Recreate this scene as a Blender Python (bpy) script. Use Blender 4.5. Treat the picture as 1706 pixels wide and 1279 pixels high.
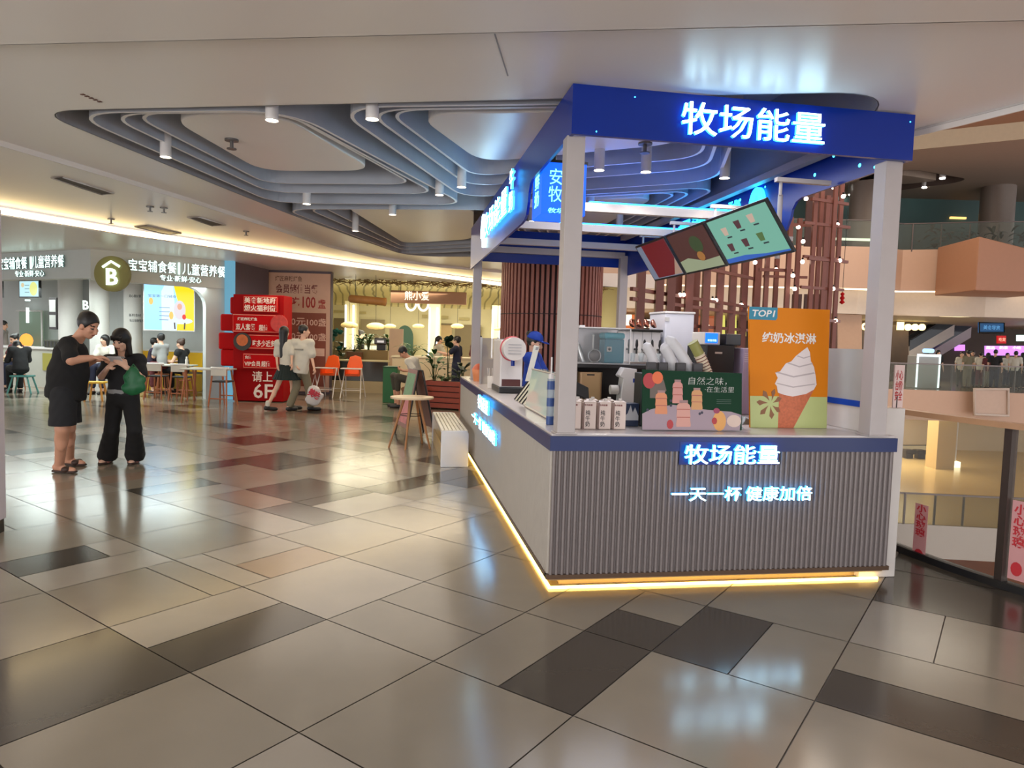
import bpy, bmesh, math, random
import numpy as np
from mathutils import Vector, Matrix

for _o in list(bpy.data.objects):
    bpy.data.objects.remove(_o)
SC = bpy.context.scene
COL = SC.collection
R = math.radians
pi = math.pi

# ------------------------------------------------------------------ camera, world, big lights, exposure
EYE = Vector((0.0, 0.0, 1.6))
YAW, PITCH, ROLL, FOC = 0.1656, 0.0645, 0.0297, 1163.3
PPX, PPY = 853.0, 639.5
FWD = Vector((math.sin(YAW) * math.cos(PITCH), math.cos(YAW) * math.cos(PITCH), -math.sin(PITCH)))
_r0 = Vector((math.cos(YAW), -math.sin(YAW), 0.0))
_u0 = _r0.cross(FWD)
RGT = _r0 * math.cos(ROLL) + _u0 * math.sin(ROLL)
UPV = _u0 * math.cos(ROLL) - _r0 * math.sin(ROLL)
W2 = Vector((math.sin(YAW), math.cos(YAW), 0.0))      # level forward
R2 = Vector((math.cos(YAW), -math.sin(YAW), 0.0))     # level right
cam_d = bpy.data.cameras.new('camera')
cam = bpy.data.objects.new('camera', cam_d)
COL.objects.link(cam)
cam_d.sensor_width = 36.0
cam_d.lens = FOC / 1706.0 * 36.0
cam_d.clip_end = 300
cam.matrix_world = Matrix(((RGT.x, UPV.x, -FWD.x, EYE.x), (RGT.y, UPV.y, -FWD.y, EYE.y), (RGT.z, UPV.z, -FWD.z, EYE.z), (0, 0, 0, 1)))
SC.camera = cam

SC.view_settings.view_transform = 'Standard'
SC.view_settings.look = 'None'
SC.view_settings.gamma = 1.0
SC.view_settings.exposure = 0.3
SC.view_settings.use_curve_mapping = False

world = bpy.data.worlds.new('mall_air')
SC.world = world
world.use_nodes = True
_bg = world.node_tree.nodes['Background']
_bg.inputs[0].default_value = (0.97, 0.97, 1.0, 1)
_bg.inputs[1].default_value = 2.0

def lamp(name, kind, loc, energy, color=(1, 0.9, 0.78), size=1.0, size_y=None, direction=(0, 0, -1), spot=None, blend=0.6, radius=0.05):
    d = bpy.data.lights.new(name, kind)
    d.energy = energy
    d.color = color
    if kind == 'AREA':
        d.size = size
        if size_y:
            d.shape = 'RECTANGLE'; d.size_y = size_y
    else:
        d.shadow_soft_size = radius
    if kind == 'SPOT':
        d.spot_size = R(spot or 90); d.spot_blend = blend
    o = bpy.data.objects.new(name, d)
    COL.objects.link(o)
    o.location = loc
    o.rotation_euler = Vector(direction).to_track_quat('-Z', 'Y').to_euler()
    return o

# area lamps for the mall's lighting, no fittings drawn: concourse, baby food shop, cafe, atrium levels
WARM = (1.0, 0.9, 0.78)
lamp('concourse_fill', 'AREA', (-1.2, 7.5, 3.1), 10, WARM, 2.5, 6)
lamp('concourse_fill', 'AREA', (-0.5, 12.5, 3.05), 40, WARM, 3, 5)
lamp('concourse_fill', 'AREA', (-4.6, 8.5, 3.05), 12, WARM, 2, 4)
lamp('concourse_fill', 'AREA', (1.0, 1.5, 3.05), 6, WARM, 5, 3)
lamp('shop_light', 'AREA', (-6.3, 17.3, 2.55), 120, (0.86, 1.0, 0.97), 4, 1.2)
lamp('shop_light', 'AREA', (-9.5, 19.3, 2.55), 80, (0.9, 1.0, 0.95), 2.5, 1.2)
lamp('cafe_light', 'AREA', (1.0, 22.6, 2.9), 300, (1.0, 0.92, 0.66), 6, 2.6)
lamp('cafe_light', 'AREA', (1.2, 21.4, 1.6), 60, (1.0, 0.92, 0.66), 5, 1.0, (0.17, 0.9, 0.35))
lamp('atrium_light', 'AREA', (14.5, 23.0, 9.0), 700, (1.0, .86, .72), 12, 6)
lamp('atrium_light', 'AREA', (8.5, 13.0, 9.0), 500, (1.0, .86, .72), 6, 6)
lamp('level_light', 'AREA', (19.0, 32.0, 2.9), 500, (1.0, .88, .70), 16, 5)
lamp('lower_level_light', 'AREA', (20.0, 36.0, -1.5), 2200, (1.0, .86, .62), 18, 8)
lamp('concourse_fill', 'AREA', (-0.6, 16.4, 2.9), 60, (1, .9, .74), 5, 1.5)  # added lamp, brightens the cafe counter front
lamp('left_fill', 'AREA', (-7.5, -1.0, 1.7), 190, (1, .97, .94), 5, 2.2, (.55, .8, .22))  # unseen lamp added behind the viewer to lift the left side
lamp('kiosk_light', 'AREA', (2.15, 6.0, 3.05), 34, (0.92, 0.94, 1.0), 1.6, 2.6)


# ------------------------------------------------------------------ small tools
def at(px, py, d):
    """point of the photo's ray (px, py) at level distance d in front of the eye"""
    v = FWD + RGT * ((px - PPX) / FOC) - UPV * ((py - PPY) / FOC)
    return EYE + v * (d / v.dot(W2))

def atz(px, py, z):
    v = FWD + RGT * ((px - PPX) / FOC) - UPV * ((py - PPY) / FOC)
    return EYE + v * ((z - EYE.z) / v.z)

def atx(px, py, x):
    v = FWD + RGT * ((px - PPX) / FOC) - UPV * ((py - PPY) / FOC)
    return EYE + v * ((x - EYE.x) / v.x)

def aty(px, py, y):
    v = FWD + RGT * ((px - PPX) / FOC) - UPV * ((py - PPY) / FOC)
    return EYE + v * ((y - EYE.y) / v.y)

def dp(s, d, z):
    """level frame of the hall: s to the right, d ahead, z up"""
    p = W2 * d + R2 * s
    return Vector((p.x, p.y, z))

def V(*a):
    return Vector(a)

def lin(c):
    return tuple(((x / 255.0) / 12.92 if x <= 10 else (((x / 255.0) + 0.055) / 1.055) ** 2.4) for x in c)

_mats = {}
def mat(name, rgb, rough=0.5, metal=0.0, emit=None, es=0.0, alpha=1.0, trans=0.0, noise=0.06, scale=8.0, spec=0.5, coat=0.0):
    """principled material; rgb is 0-255 display colour, broken up by a little noise"""
    if name in _mats:
        return _mats[name]
    m = bpy.data.materials.new(name)
    m.use_nodes = True
    nt = m.node_tree
    b = nt.nodes['Principled BSDF']
    col = lin(rgb)
    b.inputs['Base Color'].default_value = (*col, 1)
    b.inputs['Roughness'].default_value = rough
    b.inputs['Metallic'].default_value = metal
    b.inputs['Specular IOR Level'].default_value = spec
    b.inputs['Coat Weight'].default_value = coat
    b.inputs['Coat Roughness'].default_value = 0.08
    if noise > 0:
        tc = nt.nodes.new('ShaderNodeTexCoord')
        n = nt.nodes.new('ShaderNodeTexNoise')
        n.inputs['Scale'].default_value = scale
        n.inputs['Detail'].default_value = 4
        nt.links.new(tc.outputs['Object'], n.inputs['Vector'])
        mx = nt.nodes.new('ShaderNodeMix'); mx.data_type = 'RGBA'
        mx.inputs['A'].default_value = (*[c * (1 - noise) for c in col], 1)
        mx.inputs['B'].default_value = (*[min(1, c * (1 + noise)) for c in col], 1)
        nt.links.new(n.outputs['Fac'], mx.inputs['Factor'])
        nt.links.new(mx.outputs['Result'], b.inputs['Base Color'])
    if emit:
        b.inputs['Emission Color'].default_value = (*lin(emit), 1)
        b.inputs['Emission Strength'].default_value = es
    if alpha < 1:
        b.inputs['Alpha'].default_value = alpha
    if trans > 0:
        b.inputs['Transmission Weight'].default_value = trans
    _mats[name] = m
    return m

def glow(name, rgb, s):
    return mat(name, (20, 20, 20), 0.6, emit=rgb, es=s, noise=0)

def glass(name, rgb=(225, 240, 235), a=0.12, rough=0.03):
    """thin pane: mostly clear, the rest a glossy tint"""
    if name in _mats:
        return _mats[name]
    m = bpy.data.materials.new(name); m.use_nodes = True
    nt = m.node_tree
    for n in list(nt.nodes):
        nt.nodes.remove(n)
    out = nt.nodes.new('ShaderNodeOutputMaterial')
    t = nt.nodes.new('ShaderNodeBsdfTransparent'); t.inputs[0].default_value = (*lin(rgb), 1)
    g = nt.nodes.new('ShaderNodeBsdfPrincipled'); g.inputs['Base Color'].default_value = (*lin(rgb), 1); g.inputs['Roughness'].default_value = rough
    fr = nt.nodes.new('ShaderNodeFresnel'); fr.inputs[0].default_value = 1.3
    ad = nt.nodes.new('ShaderNodeMath'); ad.operation = 'ADD'; ad.inputs[1].default_value = a; ad.use_clamp = True
    mx = nt.nodes.new('ShaderNodeMixShader')
    nt.links.new(fr.outputs[0], ad.inputs[0]); nt.links.new(ad.outputs[0], mx.inputs[0])
    nt.links.new(t.outputs[0], mx.inputs[1]); nt.links.new(g.outputs[0], mx.inputs[2]); nt.links.new(mx.outputs[0], out.inputs[0])
    _mats[name] = m
    return m

def basis(zdir, hint=None):
    z = Vector(zdir).normalized()
    h = Vector(hint) if hint is not None else (Vector((0, 0, 1)) if abs(z.z) < 0.95 else Vector((0, 1, 0)))
    x = h.cross(z)
    if x.length < 1e-6:
        x = Vector((1, 0, 0))
    x.normalize()
    return x, z.cross(x), z

class MB:
    """collects polygons and links them as one mesh object"""
    def __init__(s):
        s.v = []; s.f = []; s.m = []; s.sm = []; s.mi = 0; s.smooth = False
    def _add(s, vs, fs, smooth=None):
        o = len(s.v)
        s.v.extend([tuple(v) for v in vs])
        for f in fs:
            s.f.append([i + o for i in f]); s.m.append(s.mi); s.sm.append(s.smooth if smooth is None else smooth)
        return s
    def mat(s, i):
        s.mi = i; return s
    def box(s, a, b):
        x0, y0, z0 = [min(p, q) for p, q in zip(a, b)]; x1, y1, z1 = [max(p, q) for p, q in zip(a, b)]
        vs = [(x0, y0, z0), (x1, y0, z0), (x1, y1, z0), (x0, y1, z0), (x0, y0, z1), (x1, y0, z1), (x1, y1, z1), (x0, y1, z1)]
        return s._add(vs, [(0, 3, 2, 1), (4, 5, 6, 7), (0, 1, 5, 4), (1, 2, 6, 5), (2, 3, 7, 6), (3, 0, 4, 7)], False)
    def obox(s, c, ax, ay, az):
        """oriented box: centre and three half-axis vectors"""
        c, ax, ay, az = map(Vector, (c, ax, ay, az))
        vs = [c + ax * i + ay * j + az * k for k in (-1, 1) for j in (-1, 1) for i in (-1, 1)]
        return s._add(vs, [(0, 2, 3, 1), (4, 5, 7, 6), (0, 1, 5, 4), (1, 3, 7, 5), (3, 2, 6, 7), (2, 0, 4, 6)], False)
    def quad(s, *p):
        return s._add(p, [tuple(range(len(p)))], False)
    def prism(s, poly, z0, z1):
        n = len(poly)
        vs = [(x, y, z0) for x, y in poly] + [(x, y, z1) for x, y in poly]
        fs = [tuple(range(n - 1, -1, -1)), tuple(range(n, 2 * n))] + [(i, (i + 1) % n, n + (i + 1) % n, n + i) for i in range(n)]
        return s._add(vs, fs, False)
    def slab(s, pts, vec):
        """planar polygon pushed along a vector"""
        n = len(pts); pts = [Vector(p) for p in pts]; vec = Vector(vec)
        vs = pts + [p + vec for p in pts]
        fs = [tuple(range(n - 1, -1, -1)), tuple(range(n, 2 * n))] + [(i, (i + 1) % n, n + (i + 1) % n, n + i) for i in range(n)]
        return s._add(vs, fs, False)
    def cyl(s, a, b, r0, r1=None, n=16, caps=True):
        r1 = r0 if r1 is None else r1
        a, b = Vector(a), Vector(b)
        x, y, z = basis(b - a)
        vs = []
        for p, r in ((a, r0), (b, r1)):
            for i in range(n):
                t = 2 * pi * i / n
                vs.append(p + x * (r * math.cos(t)) + y * (r * math.sin(t)))
        s._add(vs, [(i, (i + 1) % n, n + (i + 1) % n, n + i) for i in range(n)], True)
        if caps:
            s._add(vs[:n], [tuple(range(n - 1, -1, -1))], False); s._add(vs[n:], [tuple(range(n))], False)
        return s
    def tube(s, pts, r, n=8, closed=False):
        pts = [Vector(p) for p in pts]; N = len(pts)
        rr = r if isinstance(r, (list, tuple)) else [r] * N
        vs = []; x = None
        for i, p in enumerate(pts):
            if closed:
                d = pts[(i + 1) % N] - pts[i - 1]
            else:
                d = pts[min(i + 1, N - 1)] - pts[max(i - 1, 0)]
            d.normalize()
            if x is None:
                x, _, _ = basis(d)
            else:
                x = (x - d * x.dot(d)); x.normalize()
            y = d.cross(x)
            for k in range(n):
                t = 2 * pi * k / n
                vs.append(p + x * (rr[i] * math.cos(t)) + y * (rr[i] * math.sin(t)))
        fs = []
        for i in range(N if closed else N - 1):
            a, b = i * n, ((i + 1) % N) * n
            fs += [(a + k, a + (k + 1) % n, b + (k + 1) % n, b + k) for k in range(n)]
        s._add(vs, fs, True)
        if not closed:
            s._add(vs[:n], [tuple(range(n - 1, -1, -1))], False); s._add(vs[-n:], [tuple(range(n))], False)
        return s
    def lathe(s, prof, c=(0, 0, 0), n=24, axis=(0, 0, 1), smooth=True):
        x, y, z = basis(axis); c = Vector(c); vs = []
        for r, h in prof:
            for k in range(n):
                t = 2 * pi * k / n
                vs.append(c + z * h + x * (r * math.cos(t)) + y * (r * math.sin(t)))
        fs = []
        for i in range(len(prof) - 1):
            a, b = i * n, (i + 1) * n
            fs += [(a + k, a + (k + 1) % n, b + (k + 1) % n, b + k) for k in range(n)]
        s._add(vs, fs, smooth)
        if prof[0][0] > 1e-5: s._add(vs[:n], [tuple(range(n - 1, -1, -1))], False)
        if prof[-1][0] > 1e-5: s._add(vs[-n:], [tuple(range(n))], False)
        return s
    def ell(s, c, r, n=16, m=10, rot=None):
        c = Vector(c); vs = []
        for j in range(m + 1):
            ph = pi * j / m
            for k in range(n):
                t = 2 * pi * k / n
                p = Vector((r[0] * math.sin(ph) * math.cos(t), r[1] * math.sin(ph) * math.sin(t), r[2] * math.cos(ph)))
                vs.append(c + (rot @ p if rot else p))
        fs = []
        for j in range(m):
            a, b = j * n, (j + 1) * n
            fs += [(a + k, b + k, b + (k + 1) % n, a + (k + 1) % n) for k in range(n)]
        return s._add(vs, fs, True)
    def ribbon(s, pts, z0, z1, th=0.0, closed=False):
        """upright strip along a plan polyline, th thick"""
        P = [Vector((p[0], p[1], 0)) for p in pts]; N = len(P); A = []; B = []
        for i in range(N):
            if closed: d = P[(i + 1) % N] - P[i - 1]
            else: d = P[min(i + 1, N - 1)] - P[max(i - 1, 0)]
            d.normalize(); nrm = Vector((-d.y, d.x, 0))
            A.append(P[i] + nrm * th / 2); B.append(P[i] - nrm * th / 2)
        vs = []
        for a, b in zip(A, B):
            vs += [(a.x, a.y, z0), (a.x, a.y, z1), (b.x, b.y, z1), (b.x, b.y, z0)]
        fs = []
        for i in range(N if closed else N - 1):
            p, q = 4 * i, 4 * ((i + 1) % N)
            fs += [(p + k, p + (k + 1) % 4, q + (k + 1) % 4, q + k) for k in range(4)]
        if not closed: fs += [(0, 1, 2, 3), (4 * N - 1, 4 * N - 2, 4 * N - 3, 4 * N - 4)]
        return s._add(vs, fs, False)
    def build(s, name, mats, parent=None, bev=0.0, bseg=2, kind=None, label=None):
        me = bpy.data.meshes.new(name)
        me.from_pydata(s.v, [], s.f)
        for m in (mats if isinstance(mats, (list, tuple)) else [mats]):
            me.materials.append(m)
        me.polygons.foreach_set('material_index', s.m)
        me.polygons.foreach_set('use_smooth', s.sm)
        me.update()
        return place(name, me, parent, bev, bseg, kind, label)

def place(name, me, parent=None, bev=0.0, bseg=2, kind=None, label=None):
    o = bpy.data.objects.new(name, me)
    COL.objects.link(o)
    if parent is not None:
        o.parent = parent
        o.matrix_parent_inverse = worldmat(parent).inverted()
    if bev > 0:
        b = o.modifiers.new('bevel', 'BEVEL'); b.width = bev; b.segments = bseg; b.limit_method = 'ANGLE'; b.angle_limit = R(40)
    if kind: o['kind'] = kind
    if label: o['label'] = label
    return o

def worldmat(o):
    m = Matrix.Translation(o.location) @ o.rotation_euler.to_matrix().to_4x4()
    if o.parent is not None:
        m = worldmat(o.parent) @ o.matrix_parent_inverse @ m
    return m

def tag(o, label, cat, group=None):
    o['label'] = label; o['category'] = cat
    if group: o['group'] = group
    return o

def thing(name, label, cat, loc=(0, 0, 0), rz=0.0, group=None):
    o = bpy.data.objects.new(name, None); COL.objects.link(o)
    o.empty_display_size = 0.1
    o.location = loc; o.rotation_euler = (0, 0, rz)
    return tag(o, label, cat, group)

def dup(root, loc, rz, label, group=None):
    def cp(o, par):
        c = o.copy(); COL.objects.link(c)
        if par is not None:
            c.parent = par; c.matrix_parent_inverse = o.matrix_parent_inverse.copy()
        for ch in list(o.children): cp(ch, c)
        return c
    r = cp(root, None)
    r.location = loc; r.rotation_euler = (0, 0, rz); r['label'] = label
    if group: r['group'] = group
    return r

def struct(name, mb, m, bev=0.0):
    return mb.build(name, m, None, bev, kind='structure')

def _text_mesh(body, bold, extrude):
    cu = bpy.data.curves.new('t', 'FONT')
    cu.body = body; cu.offset = bold; cu.extrude = extrude; cu.resolution_u = 2; cu.space_line = 1.0
    cu.align_x = 'LEFT'
    ob = bpy.data.objects.new('t', cu); COL.objects.link(ob)
    dg = bpy.context.evaluated_depsgraph_get(); dg.update()
    me = bpy.data.meshes.new_from_object(ob.evaluated_get(dg), depsgraph=dg)
    bpy.data.objects.remove(ob); bpy.data.curves.remove(cu)
    return me

def text(name, body, m, centre, right, up, w, h, depth=0.01, bold=0.012, parent=None, italic=0.0, label=None):
    """lettering fitted into a w x h box on the plane spanned by right and up, standing out by depth"""
    me = _text_mesh(body, bold, 0.5)
    right = Vector(right).normalized(); up = Vector(up).normalized(); nrm = right.cross(up)
    xs = [v.co.x for v in me.vertices]; ys = [v.co.y for v in me.vertices]
    x0, x1, y0, y1 = min(xs), max(xs), min(ys), max(ys)
    c = Vector(centre)
    for v in me.vertices:
        fy = (v.co.y - y0) / (y1 - y0) - 0.5
        fx = (v.co.x - x0) / (x1 - x0) - 0.5
        v.co = c + right * (fx * w + italic * fy * h) + up * (fy * h) + nrm * (depth * (v.co.z + 0.5))
    me.materials.clear()
    for q in (m if isinstance(m, (list, tuple)) else [m]): me.materials.append(q)
    if isinstance(m, (list, tuple)) and len(m) > 1:     # faces first, returns and backs second
        for p in me.polygons:
            p.material_index = 0 if p.normal.dot(nrm) > 0.7 else 1
    return place(name, me, parent, label=label)

def flat(name, pts2, m, origin, right, up, depth, parent, label=None):
    """printed shape: a thin flat outline given in the plane's own coordinates"""
    origin, right, up = Vector(origin), Vector(right).normalized(), Vector(up).normalized()
    nrm = right.cross(up)
    b = MB(); b.slab([origin + right * x + up * y for x, y in pts2], nrm * depth)
    return b.build(name, m, parent, label=label)

def roundpoly(pts, r, n=6):
    """plan polygon with its corners rounded"""
    out = []; N = len(pts)
    rr = r if isinstance(r, (list, tuple)) else [r] * N
    for i in range(N):
        p0, p1, p2 = Vector(pts[i - 1]), Vector(pts[i]), Vector(pts[(i + 1) % N])
        a, b = (p0 - p1), (p2 - p1)
        t = min(rr[i], a.length * 0.49, b.length * 0.49)
        a = p1 + a.normalized() * t; b = p1 + b.normalized() * t
        for k in range(n + 1):
            u = k / n
            out.append(tuple(a * (1 - u) ** 2 + p1 * (2 * u * (1 - u)) + b * u ** 2))
    return out

def holed(outer, holes, z, down=True):
    """flat plate with holes, as mesh data"""
    bm = bmesh.new(); edges = []
    for loop in [outer] + holes:
        vs = [bm.verts.new((x, y, z)) for x, y in loop]
        edges += [bm.edges.new((vs[i], vs[(i + 1) % len(vs)])) for i in range(len(vs))]
    bmesh.ops.triangle_fill(bm, use_beauty=True, use_dissolve=False, edges=edges)
    for f in bm.faces:
        if (f.normal.z > 0) == down: f.normal_flip()
    me = bpy.data.meshes.new('plate'); bm.to_mesh(me); bm.free()
    return me

def ellipse(cx, cy, rx, ry, n=28, a0=0.0, a1=2 * pi):
    return [(cx + rx * math.cos(a0 + (a1 - a0) * i / n), cy + ry * math.sin(a0 + (a1 - a0) * i / n)) for i in range(n if a1 - a0 > 6.28 else n + 1)]

def rrect(w, h, r, n=4, cx=0.0, cy=0.0):
    out = []
    for sx, sy, a in ((1, 1, 0), (-1, 1, 90), (-1, -1, 180), (1, -1, 270)):
        for k in range(n + 1):
            t = R(a + 90 * k / n)
            out.append((cx + sx * (w / 2 - r) + r * math.cos(t), cy + sy * (h / 2 - r) + r * math.sin(t)))
    return out

# ------------------------------------------------------------------ shared materials
M_white = mat('white_paint', (205, 198, 192), 0.55)
M_whitegloss = mat('white_gloss', (215, 210, 208), 0.3)
M_ceil = mat('ceiling_paint', (232, 226, 220), 0.32, scale=1.0, noise=0.02)
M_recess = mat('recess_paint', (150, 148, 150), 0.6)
M_fin = mat('fin_paint', (228, 226, 226), 0.45)
M_black = mat('black_plastic', (22, 22, 24), 0.4)
M_dark = mat('dark_metal', (45, 42, 42), 0.4, 0.6)
M_steel = mat('brushed_steel', (180, 178, 176), 0.3, 0.9)
M_navy = mat('navy_gloss', (8, 44, 140), 0.3, spec=.3)
M_wood = mat('light_wood', (176, 134, 92), 0.45, noise=0.15, scale=20)
M_letter = glow('letter_light', (200, 244, 255), 7.5)
M_halo = glow('letter_halo', (60, 170, 255), 3.6)
M_bulb = glow('bulb_light', (255, 226, 180), 14.0)
M_cove = glow('cove_light', (255, 222, 160), 8.0)
M_spot = glow('spot_light', (255, 236, 206), 14.0)
M_green = mat('leaf_green', (44, 86, 40), 0.5, noise=0.3, scale=12)
M_soil = mat('soil', (52, 38, 28), 0.9)
M_red = mat('red_board', (150, 8, 12), 0.6, spec=.1)
M_orange = mat('orange_plastic', (232, 88, 20), 0.4)


# ------------------------------------------------------------------ the setting: floor
EDGE = [(6.8, -6), (5.4, 0.5), (4.62, 2.7), (4.22, 3.9), (4.05, 4.3), (3.98, 4.8), (3.96, 5.6), (3.98, 7), (4.1, 9), (4.3, 12), (4.4, 15), (5, 19),
        (7.5, 25), (12, 27.6), (20.65, 25.86), (25.4, 24.7), (48, 19.5)]

def tile_mat(name, rgb, rough):
    m = bpy.data.materials.new(name); m.use_nodes = True
    nt = m.node_tree; b = nt.nodes['Principled BSDF']
    tc = nt.nodes.new('ShaderNodeTexCoord')
    n1 = nt.nodes.new('ShaderNodeTexNoise'); n1.inputs['Scale'].default_value = 2.2; n1.inputs['Detail'].default_value = 8
    n2 = nt.nodes.new('ShaderNodeTexNoise'); n2.inputs['Scale'].default_value = 60; n2.inputs['Detail'].default_value = 2
    for n in (n1, n2): nt.links.new(tc.outputs['Object'], n.inputs['Vector'])
    c = lin(rgb)
    mx = nt.nodes.new('ShaderNodeMix'); mx.data_type = 'RGBA'
    mx.inputs['A'].default_value = (*[q * 0.86 for q in c], 1); mx.inputs['B'].default_value = (*[q * 1.12 for q in c], 1)
    nt.links.new(n1.outputs['Fac'], mx.inputs['Factor'])
    nt.links.new(mx.outputs['Result'], b.inputs['Base Color'])
    mr = nt.nodes.new('ShaderNodeMapRange'); mr.inputs['To Min'].default_value = rough * 0.8; mr.inputs['To Max'].default_value = rough * 1.25
    nt.links.new(n1.outputs['Fac'], mr.inputs['Value']); nt.links.new(mr.outputs['Result'], b.inputs['Roughness'])
    bp = nt.nodes.new('ShaderNodeBump'); bp.inputs['Strength'].default_value = 0.012; bp.inputs['Distance'].default_value = 0.01
    nt.links.new(n2.outputs['Fac'], bp.inputs['Height']); nt.links.new(bp.outputs['Normal'], b.inputs['Normal'])
    b.inputs['Specular IOR Level'].default_value = 0.6
    return m

TILES = [tile_mat('tile_beige', (136, 126, 110), 0.16), tile_mat('tile_pale', (150, 140, 126), 0.18), tile_mat('tile_taupe', (70, 63, 54), 0.15),
         tile_mat('tile_rose', (140, 118, 100), 0.17), tile_mat('tile_grout', (70, 62, 52), 0.5)]
BE, PA, TA, RO, GR = 0, 1, 2, 3, 4
OX, OY, HH = -0.922, 3.366, 0.5657

def tile_pt(i, j):
    return Vector((OX + (i + j) * HH, OY + (j - i) * HH))

def clip(poly, p, n):
    out = []
    for k in range(len(poly)):
        a, b = poly[k], poly[(k + 1) % len(poly)]
        da, db = (a - p).dot(n), (b - p).dot(n)
        if da >= 0: out.append(a)
        if da * db < 0: out.append(a + (b - a) * (da / (da - db)))
    return out

_segs = []
for a, b in zip(EDGE[:-1], EDGE[1:]):
    a, b = Vector(a), Vector(b); d = (b - a)
    _segs.append((a, d, Vector((-d.y, d.x)).normalized()))

def clip_edge(poly):
    c = sum(poly, Vector((0, 0))) / len(poly)
    best = None
    for a, d, n in _segs:
        t = max(0, min(1, (c - a).dot(d) / d.length_squared)); q = a + d * t
        if best is None or (c - q).length < best[0]: best = ((c - q).length, a, n)
    if best[0] > 1.8:
        return poly if (c - best[1]).dot(best[2]) > 0 else []
    return clip(poly, best[1], best[2])

SPEC = {(-1, -1): [(0, 1, 0, 1, TA)], (-1, 0): [(0, .5, 0, 1, PA), (.5, 1, 0, 1, TA)], (-1, 1): [(0, 1, 0, 1, PA)],
        (-2, 1): [(0, 1, 0, .25, PA), (0, .5, .25, 1, PA), (.5, 1, .25, 1, RO)], (-3, 0): [(.5, 1, 0, 1, PA), (0, .5, 0, .7, TA), (0, .5, .7, 1, PA)],
        (-2, 0): [(0, 1, 0, .75, BE), (0, 1, .75, 1, BE)], (-3, 2): [(0, 1, 0, .5, PA), (0, 1, .5, 1, TA)], (-4, 3): [(0, 1, 0, 1, TA)],
        (-3, 3): [(0, .3, 0, 1, TA), (.3, 1, 0, 1, PA)], (-2, 3): [(0, 1, 0, .75, BE), (0, 1, .75, 1, PA)], (-6, 4): [(0, 1, 0, 1, TA)], (-5, 4): [(0, .25, 0, 1, TA), (.25, 1, 0, 1, BE)],
        (-4, 2): [(0, 1, 0, .5, PA), (0, 1, .5, 1, RO)], (-5, 2): [(.5, 1, 0, 1, PA), (0, .5, 0, 1, TA)], (-5, 3): [(0, 1, 0, 1, BE)], (-4, 4): [(0, 1, 0, .6, BE), (0, 1, .6, 1, PA)],
        (-3, 4): [(0, .5, 0, 1, TA), (.5, 1, 0, 1, BE)], (-2, 4): [(0, 1, 0, .3, PA), (0, 1, .3, 1, BE)], (-9, 5): [(0, 1, .5, 1, PA), (0, 1, 0, .5, RO)],
        (1, 1): [(0, .5, 0, 1, BE), (.5, 1, 0, 1, TA)], (1, 2): [(.5, 1, 0, .5, TA), (0, .5, 0, 1, BE), (.5, 1, .5, 1, BE)],
        (2, 2): [(0, .5, 0, 1, TA), (.5, 1, 0, 1, BE)], (3, 3): [(0, .5, 0, 1, PA), (.5, 1, 0, 1, BE)], (3, 2): [(0, 1, 0, .5, TA), (0, 1, .5, 1, BE)],
        (4, 2): [(0, 1, 0, .5, TA), (0, 1, .5, 1, BE)], (0, 1): [(0, 1, 0, .5, BE), (0, 1, .5, 1, BE)], (3, 4): [(0, 1, 0, 1, TA)], (4, 4): [(0, 1, 0, 1, TA)], (4, 5): [(0, 1, 0, 1, TA)], (3, 5): [(0, 1, 0, 1, TA)],
        (5, 4): [(0, 1, 0, 1, TA)], (-3, -1): [(0, 1, 0, 1, BE)], (-2, -1): [(0, 1, 0, 1, BE)], (-3, 1): [(0, 1, 0, 1, BE)], (-4, 1): [(0, 1, 0, 1, BE)], (-4, 0): [(0, 1, 0, 1, BE)], (2, 1): [(0, 1, 0, 1, BE)],
        (0, 0): [(0, 1, 0, 1, BE)], (0, -1): [(0, 1, 0, 1, BE)], (1, 0): [(0, 1, 0, 1, BE)], (2, 0): [(0, 1, 0, 1, BE)], (3, 1): [(0, 1, 0, 1, BE)], (0, 2): [(0, 1, 0, 1, BE)], (-1, 2): [(0, 1, 0, 1, BE)],
        (-2, 2): [(0, 1, 0, 1, BE)], (-1, 3): [(0, 1, 0, 1, BE)], (0, 3): [(0, 1, 0, 1, BE)], (2, 3): [(0, 1, 0, 1, BE)], (1, 3): [(0, 1, 0, 1, BE)], (1, 4): [(0, 1, 0, 1, BE)], (2, 4): [(0, 1, 0, 1, BE)], (4, 3): [(0, 1, 0, 1, BE)], (4, 1): [(0, 1, 0, 1, BE)]}
rng = random.Random(11)
fb = MB()
fb.mat(GR)
_poly = [(x, y) for x, y in EDGE] + [(48, 62), (-40, 62), (-40, -6)]
def add_plate(mb, poly, z, down=False):
    me = holed(poly, [], z, down)
    o = len(mb.v); mb._add([tuple(v.co) for v in me.vertices], [tuple(p.vertices) for p in me.polygons], False)
    bpy.data.meshes.remove(me)
add_plate(fb, _poly, -0.004)
GAP = 0.0034
def put_tile(i0, i1, j0, j1, tone):
    g = GAP / 0.8
    q = [tile_pt(i0 + g, j0 + g), tile_pt(i1 - g, j0 + g), tile_pt(i1 - g, j1 - g), tile_pt(i0 + g, j1 - g)]
    q = clip_edge(q)
    if len(q) > 2:
        fb.mat(tone); fb.quad(*[(p.x, p.y, 0.0) for p in q])
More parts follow.
